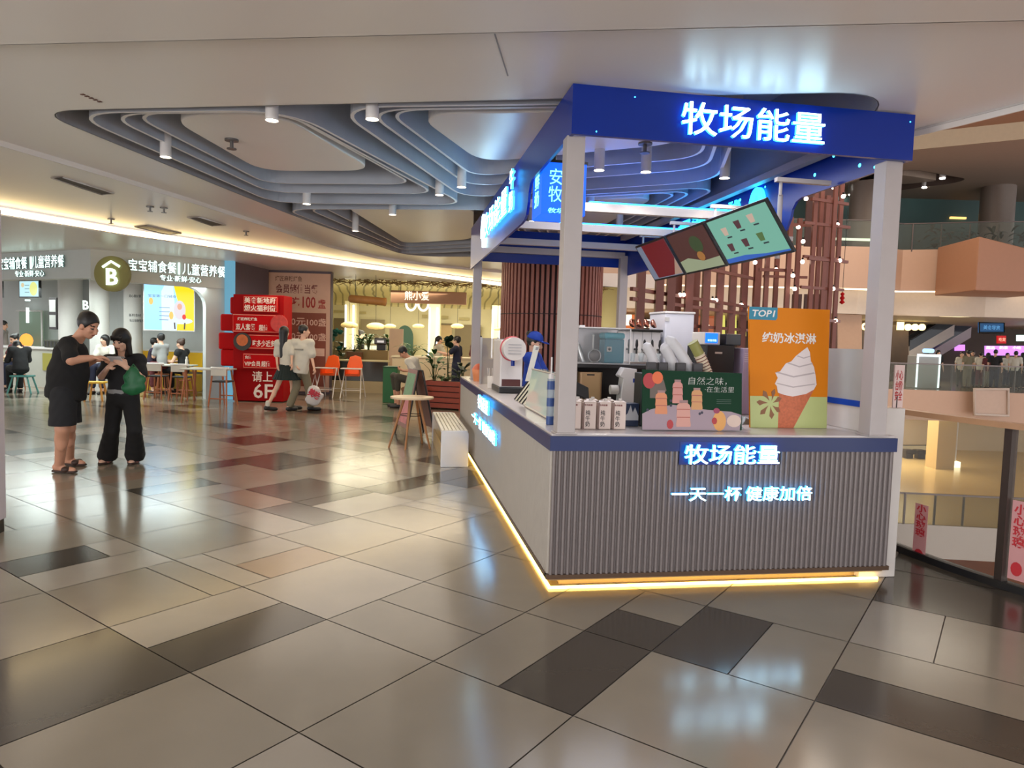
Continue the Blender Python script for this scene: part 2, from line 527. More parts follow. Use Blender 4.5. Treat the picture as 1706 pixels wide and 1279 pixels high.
for i in range(-36, 14):
    for j in range(-14, 34):
        c = tile_pt(i + .5, j + .5)
        if not (-13 < c.x < 6 and -2.5 < c.y < 23): continue
        if (i, j) in SPEC:
            for a, b, u, w, t in SPEC[(i, j)]: put_tile(i + a, i + b, j + u, j + w, t)
            continue
        def tone():
            r = rng.random(); return BE if r < .5 else PA if r < .74 else TA if r < .9 else RO
        r = rng.random()
        if r < .4: put_tile(i, i + 1, j, j + 1, tone())
        elif r < .7:
            k = rng.choice((.25, .5, .5, .75)); put_tile(i, i + k, j, j + 1, tone()); put_tile(i + k, i + 1, j, j + 1, tone())
        else:
            k = rng.choice((.25, .5, .5, .75)); put_tile(i, i + 1, j, j + k, tone()); put_tile(i, i + 1, j + k, j + 1, tone())
fb.mat(BE)
for ix in range(-17, 20):
    for iy in range(-1, 26):
        x, y = ix * 2.4, iy * 2.4
        if -13 < x + 1.2 < 6 and y + 1.2 < 23: continue
        q = clip_edge([Vector((x, y)), Vector((x + 2.39, y)), Vector((x + 2.39, y + 2.39)), Vector((x, y + 2.39))])
        if len(q) > 2: fb.quad(*[(p.x, p.y, -0.001) for p in q])
struct('floor', fb, TILES)

# ------------------------------------------------------------------ ceilings over the concourse
CEDGE = [(5.2, -0.5), (4.75, 1.5), (3.98, 3.2), (3.79, 3.84), (3.67, 4.2), (3.56, 4.5), (3.5, 5), (3.5, 6.5), (3.6, 9), (3.8, 12), (4, 15), (4.6, 19), (7, 25.4)]
COVE = [(-10.2, -0.5), (-9.6, 1), (-7.4, 6.2), (-5.9, 8.6), (-5.0, 9.94), (-4.09, 11.34), (-2.56, 13.13), (-.77, 15.05), (1.73, 17.41), (2.9, 18.6), (4.6, 20.4)]
MID = [(-4.4, 4.95), (-2.14, 4.29), (.45, 3.52), (2.77, 2.84), (4.05, 2.46)] + [(3.98, 3.2), (3.79, 3.84), (3.67, 4.2), (3.56, 4.5), (3.5, 5), (3.5, 6.5), (3.6, 9), (3.8, 12), (4, 15)] + \
      [(2.6, 16.1), (.8, 15.3), (-.4, 14.2), (-1.2, 12.7), (-1.95, 10.4), (-2.45, 8.9), (-2.95, 7.6), (-3.5, 6.3), (-4.2, 5.6)]
MID = [tuple(p) for p in MID]
ZL, ZM, ZH = 3.10, 3.15, 3.8
# lower plate: near the camera and along the shops, with the middle field cut out
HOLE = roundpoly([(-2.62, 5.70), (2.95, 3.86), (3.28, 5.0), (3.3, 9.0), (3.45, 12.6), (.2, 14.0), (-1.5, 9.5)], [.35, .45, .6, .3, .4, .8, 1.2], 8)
def plate_obj(name, me, m):
    o = bpy.data.objects.new(name, me); COL.objects.link(o); me.materials.append(m); o['kind'] = 'structure'; return o
low = [p for p in CEDGE[:2]] + [(4.05, 2.46)] + [MID[3], MID[2], MID[1], MID[0]] + MID[::-1][:9] + [(4, 15), (4.6, 19), (4.6, 20.4)] + COVE[::-1]
low = CEDGE[:2] + [(4.05, 2.46), MID[3], MID[2], MID[1], MID[0]] + [MID[k] for k in range(len(MID) - 1, 13, -1)] + [(4, 15), (4.6, 19)] + COVE[::-1]
plate_obj('ceiling', holed(low, [], ZL), M_ceil)
plate_obj('ceiling', holed(MID, [HOLE], ZM), M_ceil)
b = MB(); b.ribbon(MID, ZL, ZM + .02, 0.012, True); struct('trim_1', b, M_ceil)
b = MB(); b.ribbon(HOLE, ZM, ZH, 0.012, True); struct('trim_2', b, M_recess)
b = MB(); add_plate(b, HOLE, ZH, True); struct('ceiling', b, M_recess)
b = MB(); b.ribbon(CEDGE, ZM - .012, ZM + .9, 0.03); struct('trim_3', b, M_white)
# panel joint in the near soffit
a_, c_ = atz(824, 55, ZM), atz(846, 126, ZM)
b = MB(); b.obox(((a_ + c_) / 2), (c_ - a_) / 2, Vector((.004, 0, 0)), Vector((0, 0, .003))); struct('trim_4', b, M_recess)

def lerp2(a, b, t): return (a[0] + (b[0] - a[0]) * t, a[1] + (b[1] - a[1]) * t)
BAYS = [  # fin loop corners, island corners
    ([(-2.42, 5.74), (-.78, 5.26), (.78, 8.38), (-1.5, 9.0)], [(-1.82, 5.98), (-.92, 5.68), (-.24, 7.36), (-1.42, 7.72)]),
    ([(-.46, 5.1), (2.2, 4.3), (3.0, 6.4), (.72, 7.95)], [(.1, 5.42), (2.1, 4.78), (2.35, 5.6), (.76, 6.72)]),
    ([(-1.46, 9.4), (1.25, 8.55), (2.3, 12.0), (.1, 13.75)], [(-.7, 9.5), (.95, 9.05), (1.25, 11.9), (.1, 12.9)]),
    ([(1.1, 7.95), (3.15, 6.6), (3.2, 8.9), (3.2, 11.6), (2.4, 11.8)], [(1.9, 8.3), (2.9, 7.7), (2.9, 9.2), (2.9, 10.8), (2.5, 11)]),
]
tn = 5
for outer, isl in BAYS:
    b = MB()
    for k, t in enumerate((0.0, 0.36, 0.62)):
        L = roundpoly([lerp2(p, q, t) for p, q in zip(outer, isl)], .42 - .06 * k, 8)
        b.ribbon(L, 3.165 + .035 * k, 3.62, 0.028, True)
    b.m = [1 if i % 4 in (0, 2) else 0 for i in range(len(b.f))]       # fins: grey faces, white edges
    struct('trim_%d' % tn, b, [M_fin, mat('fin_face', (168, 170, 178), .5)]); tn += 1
    I = roundpoly(isl, .36, 8)
    b = MB(); b.prism(I, 3.26, 3.5); o = struct('ceiling', b, M_ceil, 0.012)

# shop side: cove light line and the soffit behind it
b = MB(); b.ribbon([(x - .10, y + .06) for x, y in COVE[2:]], 2.99, 3.085, 0.03); o = b.build('cove_light_strip', M_cove)
tag(o, 'long warm cove light line along the left shop soffit', 'light strip')
SOFF = [(x - .02, y + .01) for x, y in COVE] + [(7.0, 23.0)]
p0 = dp(2.5, 20.6, 0); p1 = dp(-11.2, 20.6, 0)
SOFF = COVE[1:] + [(p0.x + .6, p0.y), (p1.x, p1.y), (-24, 24), (-24, 1)]
plate_obj('ceiling', holed(SOFF, [], 3.2), M_ceil)
b = MB(); b.ribbon(COVE[1:], 2.97, 2.99, 0.03); b.ribbon([(x - .03, y + .02) for x, y in COVE[1:]], 3.08, 3.21, 0.02); struct('trim_9', b, M_ceil)

# ------------------------------------------------------------------ fluted round column behind the kiosk
M_slat = mat('slat_wood', (150, 92, 80), 0.5, noise=0.15)
M_slatd = mat('slat_gap', (46, 26, 24), 0.7)
b = MB(); PC, PR = V(2.68, 12.1, 0), .84
b.mat(1); b.cyl(PC, PC + V(0, 0, 3.15), PR, n=64, caps=False); b.mat(0)
for k in range(64):
    a = 2 * pi * k / 64; n_ = V(math.cos(a), math.sin(a), 0); t_ = V(-n_.y, n_.x, 0)
    b.obox(PC + n_ * (PR + .02) + V(0, 0, 1.575), n_ * .03, t_ * .024, V(0, 0, 1.575))
struct('wall_pillar', b, [M_slat, M_slatd])
b = MB(); b.cyl(PC + V(0, 0, 2.02), PC + V(0, 0, 2.035), PR + .056, n=64); struct('trim_10', b, M_slatd)

# unseen wall added right of the view to dim that side
b = MB(); b.box((13.5, -9, -10), (13.9, 9.5, 10)); struct('wall_right_blocker', b, mat('blocker_tan', (150, 118, 96), .7))

# white totem at the left edge of the view
t = thing('information_totem', 'tall white free-standing panel at the far left edge of the view', 'panel', (-3.4, 5.55, 0))
b = MB(); b.box((-3.75, 5.25, .1), (-2.955, 5.90, 2.46)); b.build('panel', mat('totem_white', (196, 186, 190), .5), t, .01)
b = MB(); b.box((-3.73, 5.27, 0), (-2.965, 5.88, .1)); b.build('plinth', M_dark, t)

# ------------------------------------------------------------------ ceiling fittings
def downlight(label, p, group, zt=3.3, r=.045):
    t = thing('ceiling_downlight', label, 'downlight', (p.x, p.y, p.z), 0, group)
    b = MB(); b.cyl((p.x, p.y, p.z), (p.x, p.y, zt), r, n=20, caps=False); b.cyl((p.x, p.y, zt - .002), (p.x, p.y, zt), r, n=20)
    b.build('housing', M_whitegloss, t)
    b = MB(); b.cyl((p.x, p.y, p.z + .006), (p.x, p.y, p.z + .012), r * .86, n=20); b.build('lens', M_spot, t)
    lamp('downlight_beam', 'SPOT', (p.x, p.y, p.z - .01), 30, (1, .9, .76), spot=110, blend=.8, radius=.04)
for lb, x, y in (('white cylinder downlight at the near side of the big left ceiling bay', 453, 201), ('white cylinder downlight at the left tip of the second ceiling bay', 620, 199),
                 ('white cylinder downlight at the lower left rim of the big left bay', 276, 262), ('white cylinder downlight below the front corner of the big left bay', 511, 340),
                 ('left one of two white downlights close together left of the kiosk sign', 732, 325), ('right one of two white downlights close together left of the kiosk sign', 769, 312),
                 ('small white downlight over the back ceiling bay, nearer the shops', 592, 385), ('small white downlight on the back ceiling bay panel', 654, 358)):
    downlight(lb, atz(x, y, 3.08), 'concourse downlights', 3.62)
for lb, x, y in (('big white downlight above the kiosk beside its front left post', 998, 284), ('white downlight above the middle of the kiosk roof frame', 1076, 287), ('big white downlight above the kiosk nearest the right fascia', 1207, 297),
                 ('white downlight seen under the blue light box', 885, 369), ('white downlight seen just right of the kiosk post behind the light box', 983, 350), ('white downlight above the kiosk roof beam near its back', 1032, 378)):
    downlight(lb, atz(x, y, 3.08), 'downlights above the kiosk', 3.62)
M_spr = mat('sprinkler_metal', (110, 106, 104), .35, .8)
def sprinkler(label, p, ztop, s=1.0):
    t = thing('sprinkler_head', label, 'sprinkler', (p.x, p.y, ztop), 0, 'ceiling sprinklers')
    b = MB(); b.cyl((p.x, p.y, ztop - .012 * s), (p.x, p.y, ztop), .045 * s, n=20); b.build('rosette', M_spr, t)
    b = MB(); b.cyl((p.x, p.y, ztop - .06 * s), (p.x, p.y, ztop - .012), .012 * s, n=10); b.cyl((p.x, p.y, ztop - .066 * s), (p.x, p.y, ztop - .06 * s), .032 * s, n=14); b.build('deflector', M_spr, t)
sprinkler('sprinkler head on the white panel of the big left ceiling bay', atz(386, 232, 3.26), 3.26, 1.3)
sprinkler('sprinkler head seen inside the kiosk roof below the front fascia', atz(1075, 238, 3.26), 3.26, 1.3)
for lb, x, y in (('left of two sprinkler heads above the cove light', 250, 345), ('right of two sprinkler heads above the cove light', 273, 347), ('sprinkler head above the cove light near the left vent', 185, 366), ('sprinkler head over the cove near the dark wall', 410, 386)):
    sprinkler(lb, atz(x, y, 3.09), 3.10)
M_vent = mat('vent_dark', (84, 74, 66), .6)
for lb, q in (('slot air vent in the left ceiling nearest the viewer', [(85, 295), (105, 294), (190, 321), (170, 323)]), ('slot air vent in the left ceiling above the dark wall', [(312, 361), (334, 361), (376, 374), (353, 375)]), ('slot air vent in the left ceiling close to the cove light', [(224, 377), (246, 375), (302, 388), (280, 390)])):
    P4 = [atz(x, y, 3.1) for x, y in q]; c = sum(P4, Vector()) / 4
    t = thing('air_vent', lb, 'vent', (c.x, c.y, 3.09), 0, 'slot vents in the left ceiling')
    b = MB(); b.slab([p + V(0, 0, -.006) for p in P4], (0, 0, .012)); b.build('grille', M_vent, t)
    b = MB(); b.tube([p + V(0, 0, -.008) for p in P4], .008, 4, True); b.build('frame', M_white, t)
t = thing('speaker_grille', 'row of small brown openings in the soffit at the left bay tip', 'grille', atz(150, 163, 3.15))
for k in range(5):
    p = atz(138 + 7 * k, 157 + 3 * k, 3.15); b = MB(); b.obox(p + V(0, 0, -.001), V(.013, -.006, 0), V(.004, .007, 0), V(0, 0, .003)); b.build('slot', mat('slot_brown', (96, 60, 50), .7), t)

# ------------------------------------------------------------------ the drinks kiosk, built too small; scaled about the camera until it meets the floor at the end of this section
_before = set(bpy.data.objects)
X0, X1, Y0, Y1, ZC = 0.93, 3.2, 4.03, 9.95, 1.035
M_rib = mat('rib_bronze', (126, 117, 115), .4, .25, noise=.05)
M_ribs = mat('rib_side', (168, 160, 150), .45, .15, noise=.05)
M_band = mat('band_navy', (20, 38, 92), .3)
M_top = mat('counter_white', (200, 192, 190), .22)
M_post = mat('post_white', (178, 170, 168), .45)
M_beige = mat('plinth_beige', (172, 146, 104), .45, .3)
M_led = glow('led_yellow', (255, 208, 100), 12.0)
kiosk = thing('drink_kiosk', 'large drinks kiosk with navy fascias, white posts and a ribbed bronze counter', 'kiosk', (2.05, 7.0, 0))

def ribs(a, b, n, r, z0, z1, nrm):
    """corrugated sheet between plan points a and b, bulging along nrm"""
    a, b, nrm = Vector(a), Vector(b), Vector(nrm); pts = []
    for k in range(n):
        for t, q in ((0, 0), (.03, .5), (.12, .82), (.31, 1), (.5, .82), (.59, .5), (.62, 0)):
            p = a + (b - a) * ((k + t) / n); pts.append(p + nrm * (r * q))
    pts.append(b)
    m = MB(); vs = [(p.x, p.y, z) for p in pts for z in (z0, z1)]
    m._add(vs, [(2 * i, 2 * i + 2, 2 * i + 3, 2 * i + 1) for i in range(len(pts) - 1)], True)
    return m
ribs((X0, Y0), (X1, Y0), 65, .02, .19, .945, (0, -1)).build('ribbed_front', M_rib, kiosk, label='ribbed bronze counter front')
ribs((X0, Y1), (X0, Y0), 170, .012, .19, .945, (-1, 0)).build('ribbed_side', M_ribs, kiosk, label='finely ribbed pale side of the counter')
b = MB(); b.box((X0 + .005, Y0 + .005, .18), (X1, Y0 + .5, .95)); b.box((X0 + .005, Y0 + .5, .18), (X0 + .52, Y1, .95)); b.box((X1 - .5, Y0 + .5, .18), (X1, Y1, .95)); b.box((X0 + .5, Y1 - .5, .18), (X1 - .5, Y1, .95)); b.build('counter_body', M_top, kiosk)
b = MB(); b.box((X0 - .018, Y0 - .02, .165), (X1 + .004, Y0 + .03, .192)); b.box((X0 - .018, Y0, .165), (X0 + .03, Y1, .192)); b.build('base_trim', mat('base_bronze', (96, 74, 58), .4, .5), kiosk)
b = MB(); b.box((X0 - .02, Y0 - .022, .944), (X1 + .006, Y0 + .01, ZC - .003)); b.build('front_band', M_band, kiosk)
b = MB(); b.box((X0 - .02, Y0 + .01, .944), (X0 + .01, Y1, ZC - .003)); b.build('side_band', M_band, kiosk)
b = MB()
b.box((X0 - .012, Y0 - .014, ZC - .004), (X1, Y0 + .52, ZC + .012)); b.box((X0 - .012, Y0 + .52, ZC - .004), (X0 + .55, Y1, ZC + .012)); b.box((X1 - .52, Y0 + .52, ZC - .004), (X1, Y1, ZC + .012)); b.box((X0 + .55, Y1 - .5, ZC - .004), (X1 - .52, Y1, ZC + .012))
b.build('countertop', M_top, kiosk, .006)
ZF = .0966
b = MB(); b.box((X0 + .012, Y0 + .012, .148), (X1 - .02, Y0 + .06, .166)); b.box((X0 + .012, Y0 + .06, .148), (X0 + .06, 9.9, .166)); b.box((X0 + .09, Y0 + .09, ZF), (X1 - .04, Y0 + .12, .166)); b.box((X0 + .09, Y0 + .12, ZF), (X0 + .12, 9.9, .166)); b.build('plinth', M_beige, kiosk)
b = MB(); b.box((X0 + .005, Y0 + .005, ZF + .001), (X1 - .05, Y0 + .02, ZF + .014)); b.box((X0 + .005, Y0 + .02, ZF + .001), (X0 + .02, 9.9, ZF + .014)); b.build('led_strip', M_led, kiosk, label='yellow light strip along the foot of the counter')
b = MB(); b.box((3.036, 4.07, ZF), (3.299, 4.13, 1.222)); b.build('end_panel', M_white, kiosk, .006)
for nm, x, y, w in (('post', .945, 3.985, .108), ('post', 2.985, 3.985, .115), ('post', .99, 9.25, .11), ('post', 3.0, 9.25, .11)):
    b = MB(); b.box((x, y, ZC + .012), (x + w, y + w, 2.775)); b.box((x - .012, y - .012, ZC + .012), (x + w + .012, y + w + .012, ZC + .022)); b.build(nm, M_post, kiosk, .004)
# roof frame
b = MB()
for y in (5.82, 6.9, 8.1): b.box((1.02, y, 2.70), (3.06, y + .07, 2.77))
b.box((1.02, 4.1, 2.90), (1.09, 9.3, 2.97)); b.box((3.0, 4.1, 2.985), (3.07, 9.3, 3.04)); b.box((1.02, 9.26, 2.74), (3.06, 9.33, 2.82))
b.build('roof_frame', M_post, kiosk)
for y in (5.83, 6.91):
    b = MB(); b.box((1.6, y, 2.772), (2.95, y + .05, 2.785)); b.build('blue_light_bar', glow('bar_blue', (20, 120, 255), 14), kiosk)
for y in (4.68, 5.72, 6.62, 7.5):
    b = MB(); b.cyl((2.68, y, 2.675), (2.68, y, 2.785), .012, n=8); b.box((2.64, y - .02, 2.77), (3.06, y + .02, 2.80)); b.build('screen_hanger', M_post, kiosk)
b = MB(); b.cyl((2.98, 5.2, 2.3), (2.98, 5.2, 2.8), .02, n=8); b.box((2.86, 5.17, 2.44), (3.09, 5.22, 2.475)); b.build('screen_brace', M_post, kiosk)
# fascias
FZ0, FZ1 = 2.768, 3.045
front = MB(); front.box((.955, 3.93, FZ0), (3.118, 3.958, FZ1)); front = front.build('front_fascia', M_navy, kiosk)
def side_profile(y_a, y_b):
    return [(3.958, FZ0), (4.9, FZ0)] + [(5.1 + .14 * math.sin(R(a)) + .0, FZ0 - .14 + .14 * math.cos(R(a))) for a in (0, 30, 60, 90)] + [(5.26, 2.6), (5.3, 2.545), (5.38, 2.52), (5.5, 2.51), (9.36, 2.51), (9.36, FZ1), (3.958, FZ1)]
def side_fascia(x0, x1, nm):
    m = MB(); pr = side_profile(0, 0); m.slab([(x0, y, z) for y, z in pr], (x1 - x0, 0, 0)); return m.build(nm, M_navy, kiosk)
left = side_fascia(.955, .975, 'left_fascia')
right = side_fascia(3.098, 3.118, 'right_fascia')
back = MB(); back.box((.975, 9.34, 2.62), (3.098, 9.36, FZ1)); back = back.build('back_fascia', M_navy, kiosk)
# lettering
L2 = [M_letter, M_halo]
NX, UP = V(1, 0, 0), V(0, 0, 1)
text('lettering', '牧场能量', L2, (2.045, 3.912, 2.90), NX, UP, .90, .185, .02, .004, front, label='glowing letters on the front fascia')
text('lettering', '牧场能量', L2, (.925, 6.78, 2.79), V(0, -1, 0), UP, 1.62, .245, .02, .004, left)
text('lettering', '牛\n奶', L2, (.925, 5.76, 2.82), V(0, -1, 0), UP, .2, .34, .02, .004, left)
M_cyan = glow('cyan_light', (30, 190, 255), 7.0)
text('lettering', '牧场能量', M_cyan, (3.09, 6.8, 2.88), V(0, 1, 0), UP, 1.42, .14, .04, .015, right, label='cyan letters seen from behind on the right fascia')
def logo(parent, x, y, z, s, d, m):
    """oval mark with a peak cut out and a small wedge below"""
    rt = V(0, d, 0)
    dome = [(s * .5 * math.cos(R(a)), s * (.62 * math.sin(R(a)))) for a in range(0, 181, 12)] + [(-.5 * s, -.2 * s), (-.2 * s, -.12 * s), (-.02 * s, .34 * s), (.12 * s, .30 * s), (.24 * s, -.1 * s), (.5 * s, -.2 * s)]
    flat('logo_mark', dome, m, (x, y, z), rt, UP, .03, parent)
    flat('logo_mark', [(-.2 * s, -.24 * s), (.2 * s, -.24 * s), (.02 * s, -.6 * s)], m, (x, y, z), rt, UP, .03, parent)
logo(left, .955, 7.86, 2.79, .3, -1, M_letter)
logo(right, 3.098, 5.76, 2.83, .24, -1, M_cyan)
rs = random.Random(3)
M_star = glow('star_light', (60, 220, 255), 6)
for k in range(14):
    y, z = rs.uniform(4.2, 5.0), rs.uniform(2.8, 3.02)
    if k > 6: y, z = rs.uniform(5.4, 6.6), rs.uniform(2.54, 2.98)
    m = MB(); r = rs.choice((.006, .008, .013)); m.cyl((3.096, y, z), (3.0985, y, z), r, n=8); m.build('star_light', M_star, right)
for x, z in ((1.32, 3.0), (3.085, 3.0), (1.1, 2.79)):
    m = MB(); m.cyl((x, 3.927, z), (x, 3.9305, z), .0035, n=8); m.build('star_light', M_star, front)
# front counter letters
fb_ = V(0, 0, 0)
text('lettering', '牧场能量', L2, (2.05, 3.985, .932), NX, UP, .62, .12, .02, .006, kiosk, label='glowing letters on the navy counter band')
text('lettering', '一天一杯', L2, (1.895, 3.985, .687), NX, UP, .455, .088, .016, .004, kiosk, label='glowing slogan on the ribbed front')
text('lettering', '健康加倍', L2, (2.375, 3.985, .687), NX, UP, .445, .092, .016, .004, kiosk)
text('lettering', '牧场能量', L2, (.89, 6.98, .93), V(0, -1, 0), UP, .82, .14, .02, .006, kiosk)
text('lettering', '一天一杯 健康加倍', L2, (.89, 7.0, .715), V(0, -1, 0), UP, 1.95, .125, .02, .004, kiosk)
b = MB(); b.box((1.72, 4.006, .862), (2.38, 4.012, 1.005)); b.build('letter_backing', mat('backing_blue', (8, 36, 100), .3), kiosk)
# right side screen panel and cupboards
b = MB(); b.box((3.09, 4.12, 1.25), (3.115, 5.25, 1.6)); b.build('side_screen', mat('screen_white', (176, 174, 170), .35), kiosk)
b = MB(); b.box((3.075, 4.12, 1.212), (3.12, 5.25, 1.252)); b.build('screen_stripe', mat('stripe_blue', (16, 66, 168), .4), kiosk)
b = MB(); b.box((3.085, 4.12, ZC + .012), (3.118, 5.25, 1.212)); b.build('side_cupboard', M_white, kiosk, .004)
# inner back bar
b = MB(); b.box((1.5, 5.15, .0), (2.66, 6.6, 1.0)); b.box((1.3, 5.12, 1.0), (2.68, 6.62, 1.03)); bar = b.build('back_bar', M_steel, kiosk, .004)
b = MB(); b.box((1.345, 5.14, 1.40), (2.35, 5.6, 1.425)); b.box((1.345, 5.58, 1.03), (2.35, 5.6, 1.40)); b.box((1.345, 5.14, 1.03), (1.36, 5.6, 1.4)); b.box((2.33, 5.14, 1.03), (2.35, 5.6, 1.4)); b.build('bar_shelf', M_dark, kiosk)

# blue hanging light box
t = thing('hanging_light_box', 'small glowing blue box sign hanging beside the front left post', 'sign', (1.15, 5.06, 2.48))
M_lbox = glow('light_box_blue', (6, 84, 255), 1.6)
b = MB(); b.box((.99, 4.9, 2.49), (1.31, 5.23, 2.85)); b.build('box', M_lbox, t)
b = MB(); b.box((.982, 4.893, 2.848), (1.318, 5.238, 2.866)); b.build('top_cap', M_dark, t)
b = MB(); b.cyl((1.11, 5.06, 2.866), (1.11, 5.06, 3.3), .014, n=8); b.build('rod', M_dark, t)
M_lt = glow('light_box_text', (120, 245, 255), 2.4)
text('lettering', '安\n牧', M_lt, (1.09, 4.899, 2.69), NX, UP, .1, .23, .004, -.004, t)
text('lettering', '慕\n场', M_lt, (1.23, 4.899, 2.69), NX, UP, .1, .23, .004, -.004, t)
text('lettering', '鲜\n奶', M_lt, (.989, 5.06, 2.68), V(0, -1, 0), UP, .15, .24, .004, .002, t)
text('lettering', '牧场能量', M_lt, (1.16, 4.899, 2.515), NX, UP, .24, .035, .004, .01, t, .3)

# three menu screens
def screen(ya, yb, label, art):
    ax = (yb - ya) / 2; c = V(2.725, (ya + yb) / 2 + .07, 2.475)
    rt = V(0, -1, 0); up = V(-.25, 0, .37).normalized(); n = rt.cross(up)
    hw, hh = ax - .008, .225
    t = thing('menu_screen', label, 'screen', c, 0, 'menu screens hung over the counter')
    b = MB(); b.obox(c - n * .016, rt * hw, up * hh, n * .011); b.build('frame', M_black, t, .003)
    o = c - n * .0045
    art(t, o, rt, up, hw - .022, hh - .022)
def poly_screen(t, o, rt, up, w, h, m, pts, nm='screen_image', lift=.001):
    n = rt.cross(up); flat(nm, [(x * w, y * h) for x, y in pts], m, o + n * lift, rt, up, .0012, t)
FULL = [(-1, -1), (1, -1), (1, 1), (-1, 1)]
def art_near(t, o, rt, up, w, h):
    poly_screen(t, o, rt, up, w, h, glow('screen_mint', (140, 212, 188), .5), FULL)
    poly_screen(t, o, rt, up, w, h, glow('screen_blue', (40, 96, 190), .7), [(-1, -1), (1, -1), (1, -.93), (.3, -.9), (-.3, -.78), (-1, -.8)], lift=.0024)
    cup = glow('screen_cup', (226, 196, 176), .55); dk = glow('screen_cup_dark', (96, 52, 60), .5); gr = glow('screen_cup_green', (96, 130, 70), .5)
    for k, (x, y, m) in enumerate(((-.55, .42, cup), (-.05, .55, dk), (.42, .62, cup), (-.62, -.3, dk), (-.1, -.25, dk), (.42, -.18, gr))):
        poly_screen(t, o, rt, up, w, h, m, [(x - .07, y - .2), (x + .07, y - .2), (x + .1, y + .14), (x - .1, y + .14)], 'screen_cup', .0024)
        poly_screen(t, o, rt, up, w, h, glow('screen_ink', (40, 60, 66), .4), [(x - .02, y - .34), (x + .14, y - .34), (x + .14, y - .28), (x - .02, y - .28)], 'screen_caption', .0024)
def art_mid(t, o, rt, up, w, h):
    poly_screen(t, o, rt, up, w, h, glow('screen_brown', (96, 52, 44), .45), FULL)
    poly_screen(t, o, rt, up, w, h, glow('screen_pale', (176, 186, 150), .5), [(-1, -1), (1, -1), (1, -.55), (.2, -.6), (-.5, -.3), (-1, -.4)], lift=.0024)
    poly_screen(t, o, rt, up, w, h, glow('screen_leaf', (62, 84, 44), .5), ellipse(.25, .25, .3, .42, 14), lift=.0036)
    poly_screen(t, o, rt, up, w, h, glow('screen_gold', (190, 128, 60), .5), ellipse(.2, -.35, .18, .24, 10), lift=.0048)
def art_far(t, o, rt, up, w, h):
    poly_screen(t, o, rt, up, w, h, glow('screen_grey', (150, 160, 184), .4), FULL)
    poly_screen(t, o, rt, up, w, h, glow('screen_red', (136, 22, 34), .42), [(-.62, 1), (1, 1), (1, -.1), (.5, -.95), (-.62, -.95)], lift=.0024)
    poly_screen(t, o, rt, up, w, h, glow('screen_cream', (196, 160, 140), .5), [(1, -.1), (.5, -.95), (1, -.95)], lift=.0036)
screen(4.67, 5.70, 'nearest menu screen, mint green with rows of cups', art_near)
screen(5.72, 6.60, 'middle menu screen, brown with a green shape', art_mid)
screen(6.62, 7.48, 'farthest menu screen, mostly red with a pale edge', art_far)

# ------------------------------------------------------------------ things on the kiosk counters
ZT = ZC + .0138
M_card = mat('carton_card', (214, 196, 186), .45)
M_cardside = mat('carton_side', (120, 92, 84), .5)
M_ink = mat('print_ink', (46, 38, 40), .6)
def carton():
    t = thing('milk_carton', 'milk carton', 'carton', (0, 0, 0), 0, 'milk cartons on the front counter')
    b = MB(); b.box((-.042, -.03, 0), (.042, .03, .168)); b.build('body', M_card, t, .003)
    b = MB(); b.slab([(-.042, -.03, .168), (.042, -.03, .168), (.03, -.004, .176), (-.03, -.004, .176)], (0, 0, .004)); b.slab([(-.042, .03, .168), (.042, .03, .168), (.03, .0, .176), (-.03, .0, .176)], (0, 0, .004)); b.build('fold', M_card, t)
    b = MB(); b.cyl((.012, 0, .172), (.012, 0, .192), .012, n=14); b.build('cap', M_white, t)
    b = MB(); b.box((-.0425, -.0302, .0), (-.034, -.0308, .168)); b.build('edge_stripe', M_cardside, t)
    text('lettering', '纯\n牛\n奶', M_ink, (-.012, -.0302, .068), V(1, 0, 0), UP, .03, .105, .001, .012, t)
    text('lettering', '牧场能量', mat('ink_red', (120, 40, 36), .6), (-.008, -.0302, .152), V(1, 0, 0), UP, .05, .012, .001, .01, t)
    return t
C0 = carton(); first = True
for k, (x, y, lb) in enumerate(((1.108, 4.25, 'milk carton mostly hidden behind the front left post'), (1.205, 4.25, 'milk carton second from the front left post'), (1.302, 4.25, 'milk carton third from the front left post'), (1.40, 4.25, 'milk carton at the right end of the front row'),
                                (1.15, 4.36, 'milk carton in the back row nearest the post'), (1.25, 4.36, 'milk carton in the middle of the back row'), (1.36, 4.36, 'milk carton in the back row farthest from the post'))):
    if k == 0: C0.location = (x, y, ZT); C0['label'] = lb
    else: dup(C0, (x, y, ZT), 0, lb)
# printed box with a mountain
t = thing('printed_box', 'small dark blue box with a white mountain print beside the milk cartons', 'box', (1.535, 4.42, ZT))
b = MB(); b.box((1.49, 4.38, ZT), (1.585, 4.46, ZT + .15)); b.build('box', mat('box_navy', (44, 56, 84), .4), t, .003)
flat('mountain_print', [(0, 0), (.09, 0), (.09, .03), (.065, .085), (.05, .05), (.035, .1), (.015, .045), (0, .03)], mat('print_white', (206, 206, 210), .5), (1.492, 4.379, ZT + .04), NX, UP, .001, t)
